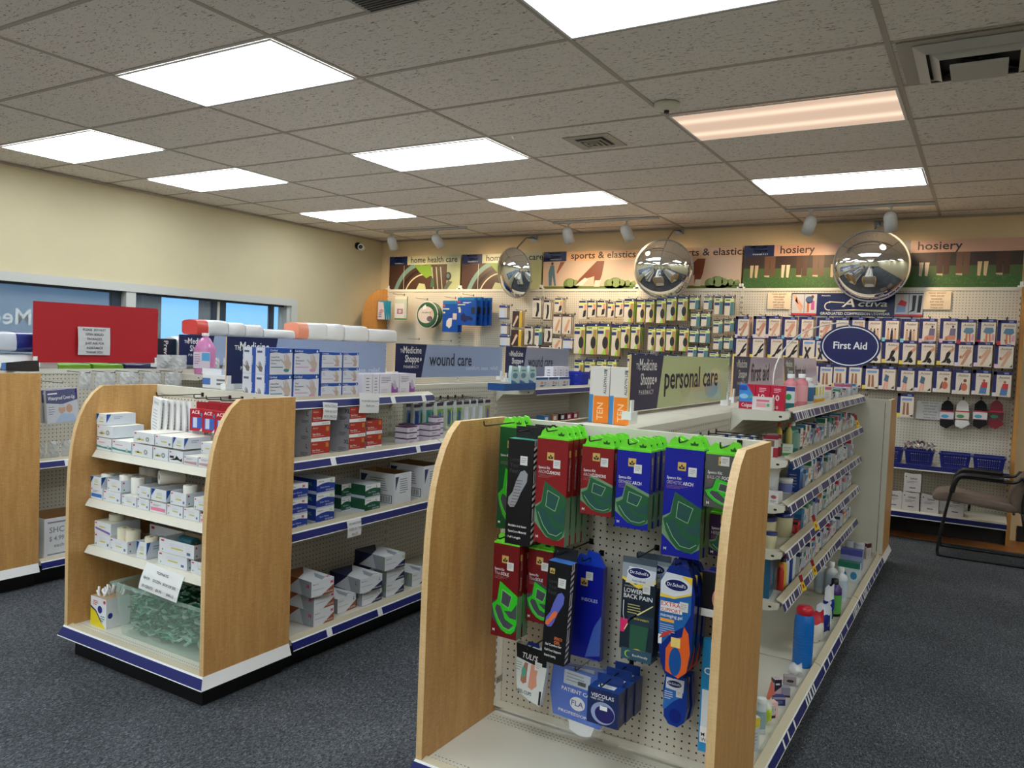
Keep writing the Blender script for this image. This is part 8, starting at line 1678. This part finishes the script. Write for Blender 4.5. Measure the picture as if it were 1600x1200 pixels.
# lower layer then upper layer on the far side of the left run
pkx = LXL
for i in range(5):
    y = 1.545 + .465 * i
    put('incontinence_pack', 'wp0', bigpack(.45, .23, .27, WP, WP), (pkx, y, 1.2495), R(90), 'white wrapped pack low behind the left run signs, %s from the near end' % ORD[i], 'pack', 'wrapped packs on the left run')
for i, (pa, pb, py, h, key) in enumerate(((296, 345, 515, .13, 'r'), (346, 372, 515, .12, 'w'), (373, 400, 515, .11, 'w'), (401, 450, 520, .08, 'w'), (455, 500, 515, .16, 'rw'), (485, 527, 515, .165, 'w'), (528, 565, 515, .16, 'w'), (566, 610, 515, .14, 'w'))):
    if i == 5: pa = 500
    y0, y1 = at(pa, py, 'x', pkx).y, at(pb, py, 'x', pkx).y
    put('incontinence_pack', 'wu%d' % i, bigpack(y1 - y0 - .005, .22, h, WP, {'r': RP, 'rw': C(236, 150, 120, .3), 'w': WP}[key]), (pkx, (y0 + y1) / 2, 1.528), R(90), ('red ended white pack', 'white pack', 'white pack', 'low white pack', 'orange ended white pack', 'large white pack', 'square white pack', 'last white pack')[i] + ', upper layer on the left run, %s from the left' % ORD[i], 'pack', 'wrapped packs on the left run')
# section 1 top: blue packs and others
NP = C(30, 50, 130, .2)
put('incontinence_pack', 'np1', bigpack(.38, .20, .13, NP, C(200, 206, 220, .2)), (LXL, .225, 1.375), R(90), 'shiny navy pack on top of the pile at the left edge of the photo', 'pack')
put('incontinence_pack', 'np2', bigpack(.38, .22, .12, WP, WP), (LXL, .225, 1.243), R(90), 'white pack under the navy one at the left edge of the photo', 'pack')
for i, (y, c_) in enumerate(((.42, C(130, 200, 50, .3)), (.66, C(120, 190, 50, .3)), (.90, C(24, 34, 90, .3)))): put('incontinence_pack', 'gp%d' % i, bigpack(.22, .20, .06, c_, c_), (LXL, y + .12, 1.243), R(90), ('green pack just under the red board, left', 'green pack just under the red board, middle', 'navy pack just under the red board, right')[i], 'pack')
def prev(mb): mb.box(-.07, .07, -.05, .05, 0, .25, C(16, 30, 44, .3)); f_ = front(.14, .1); mb.text(F(f_.o + Vector((.045, 0, .235)), (0, 0, -1), (1, 0, 0)), 0, 0, .032, 'Prevail', WHITE, .15, 2); mb.shape(f_, [(.1, 0), (.14, 0), (.14, .08)], C(90, 180, 80), 1)
p_ = at(256, 562, 'x', LX - .06); put('prevail_pack', 'prev', prev, (LX - .125, at(256, 562, 'x', LX - .125).y, 1.2425), R(80), 'dark upright pack with vertical white lettering right of the red board', 'pack')
def tray(mb): mb.prism([(-.09, .0), (.09, 0), (.085, .065), (-.075, .045)], 'y', -.05, .05, C(26, 22, 24)); mb.rect(F((-.09, -.0505, 0), (1, 0, 0), (0, 0, 1)), .01, .005, .03, .04, C(80, 120, 180), 1)
put('small_tray', 'tray', tray, (at(20, 575, 'y', -.02).x, .02, 1.2705), R(25), 'small black and blue tray on the left endcap', 'tray')
# hanging things on section 1
CB = mat('clear_plastic_bag', (214, 216, 216), .12, alpha=.5)
def bagm(w_, h, seed_):
    def mk(mb):
        r2 = random.Random(seed_); n = 7; v = []; g = {}
        for s_ in (-1, 1):
            for i in range(n + 1):
                for j in range(n + 1):
                    u, t_ = i / n, j / n; b_ = math.sin(math.pi * u) * math.sin(math.pi * t_) * .025 + r2.uniform(-.006, .006); v.append(((u - .5) * w_, s_ * (.002 + max(b_, 0)), -h * t_))
        k = (n + 1) ** 2; f_ = [(i * (n + 1) + j, (i + 1) * (n + 1) + j, (i + 1) * (n + 1) + j + 1, i * (n + 1) + j + 1) for i in range(n) for j in range(n)]
        mb.add(v[:k], f_, CB); mb.add(v[k:], [q[::-1] for q in f_], CB)
    return mk
for i in range(9):
    y = .42 + .085 * i; put('clear_bag', 'cb%d' % (i % 3), bagm(.08, .11, i % 3), (-2.12 + .03 * (i % 2), y, 1.262 - .0), R(90 + 6 * (i % 3)), 'crinkled clear bag hanging below the red board, %s from the left' % ORD[i], 'bag', 'clear bags on the left run')
    h_ = MB(); h_.tube([(0, 0, 0), (.26, 0, 0), (.264, 0, .012)], .0025, BLKWIRE, 6); tag(h_.build('peg_hook', None, (LX + .0295, y, 1.262 - .004)), 'wire hook holding clear bags on the left run, %s from the left' % ORD[i], 'hook', 'peg hooks') if i % 2 == 0 else None
def cover(mb):
    w_, h = .19, .20; mb.box(-w_ / 2, w_ / 2, -.012, .012, -h, 0, C(206, 206, 214, .3)); f_ = front(w_, .024, -h); mb.shape(f_, [(0, h), (0, h * .62), (w_ * .5, h * .55), (w_, h * .66), (w_, h)], C(36, 36, 110, .3), 1)
    mb.rect(f_, w_ * .05, h * .87, w_ * .3, .008, WHITE, 2); mb.text(f_, w_ * .06, h * .70, .022, 'Waterproof Cover-Up', WHITE, w_ * .85); mb.disc(f_, w_ * .48, h * .4, .022, .026, C(200, 160, 130), 2, 14); mb.disc(f_, w_ * .48, h * .50, .02, .012, C(190, 190, 190), 3, 12); mb.disc(f_, w_ * .72, h * .4, .02, .026, C(196, 150, 120), 2, 14); mb.shape(f_, [(w_ * .25, 0), (w_ * .95, 0), (w_ * .85, h * .22), (w_ * .45, h * .28)], C(170, 190, 220), 1); mb.stripes(f_, w_ * .06, h * .25, w_ * .2, h * .28, C(120, 120, 150), 4, 2, .3)
def coverbag(mb): mb.prism([(-.11, .0), (-.04, .05), (.04, .05), (.08, .0), (.105, -.22), (-.105, -.235)], 'y', -.0135, -.0125, CLEAR)
for q in range(2): pack('cover_up_pack', 'cover', (cover, coverbag), (-1.955 - .05 * q, at(94, 620, 'x', -1.955).y, 1.165), R(90), 'navy and white waterproof cover-up pack hanging in a clear bag, %s' % ('front', 'behind')[q], 'pack', 'cover-up packs', tab='clear_bag', tilt=R(-4))
h_ = MB(); h_.tube([(0, 0, 0), (.40, 0, 0), (.404, 0, .012)], .003, BLKWIRE, 6); tag(h_.build('peg_hook', None, (LX + .0295, at(94, 620, 'x', -1.955).y, 1.205)), 'long wire hook holding the cover-up packs', 'hook', 'peg hooks')
for i in range(4): put('clear_bag', 'cb%d' % (i % 3), bagm(.08, .11, i % 3), (-2.06, .10 + .09 * i, .835), R(90 + 8 * (i % 2)), 'clear bag of tubing standing on the left run shelf, %s' % ORD[i], 'bag', 'clear bags on the left run shelf')
def shc(mb):
    shipcarton(.30, .26, .24)(mb)
def shc2(mb):
    w_, d, h = .30, .26, .24; t_ = .004
    mb.box(-w_ / 2, w_ / 2, -d / 2, d / 2, 0, h * .5, KRAFT, {'-y': W2, '-x': W2, '+x': W2}); mb.box(-w_ / 2, w_ / 2, -d / 2, -d / 2 + t_, h * .5, h, W2, {'+y': KRAFT}).box(-w_ / 2, w_ / 2, d / 2 - t_, d / 2, h * .5, h, KRAFT).box(-w_ / 2, -w_ / 2 + t_, -d / 2 + t_, d / 2 - t_, h * .5, h, W2, {'+x': KRAFT}).box(w_ / 2 - t_, w_ / 2, -d / 2 + t_, d / 2 - t_, h * .5, h, W2, {'-x': KRAFT})
    f_ = front(w_, d); mb.text(f_, .03, .15, .035, 'SHC', GREYINK, .09); mb.text(f_, .03, .10, .028, '$ 4.99', GREYINK, .09); mb.text(f_, .06, .06, .02, 'each', GREYINK, .06); mb.stripes(f_, .16, .13, .1, .06, INK, 4, 2, .5); mb.stripes(f_, .02, .205, .2, .02, GREYINK, 1, 2, .5); mb.stripes(f_, .02, .01, .2, .02, GREYINK, 1, 2, .4)
aisle('shipping_carton', 'shc', shc2, -1.93, .26, .22, DZ, 'open white carton with handwritten price on the left run base', 'carton')
# soft bag on the left run second section top shelf
for i in range(4): put('clear_bag', 'cbb%d' % i, bagm(.12, .10, 7 + i), (-2.15 + .02 * i if i < 2 else -2.22, 1.02 + .10 * i if i < 2 else 1.49 + .13 * (i - 2), 1.38 if i < 2 else 1.36), R(80 + 9 * i), 'crumpled clear bag beside the pink jug, %s' % ORD[i], 'bag', 'clear bags beside the jug')

# the back half of the store, seen in the convex mirrors
k_ = 0
for src in [o for o in list(COL.objects) if o.parent is None and o.name.startswith('gondola_shelving')]:
    c = copy_tree(src); c.location.y -= 8.6; c['label'] = 'empty shelving run behind the camera, seen only in the mirrors, section %s' % ORD[k_]; c['group'] = 'shelving behind the camera'; k_ += 1
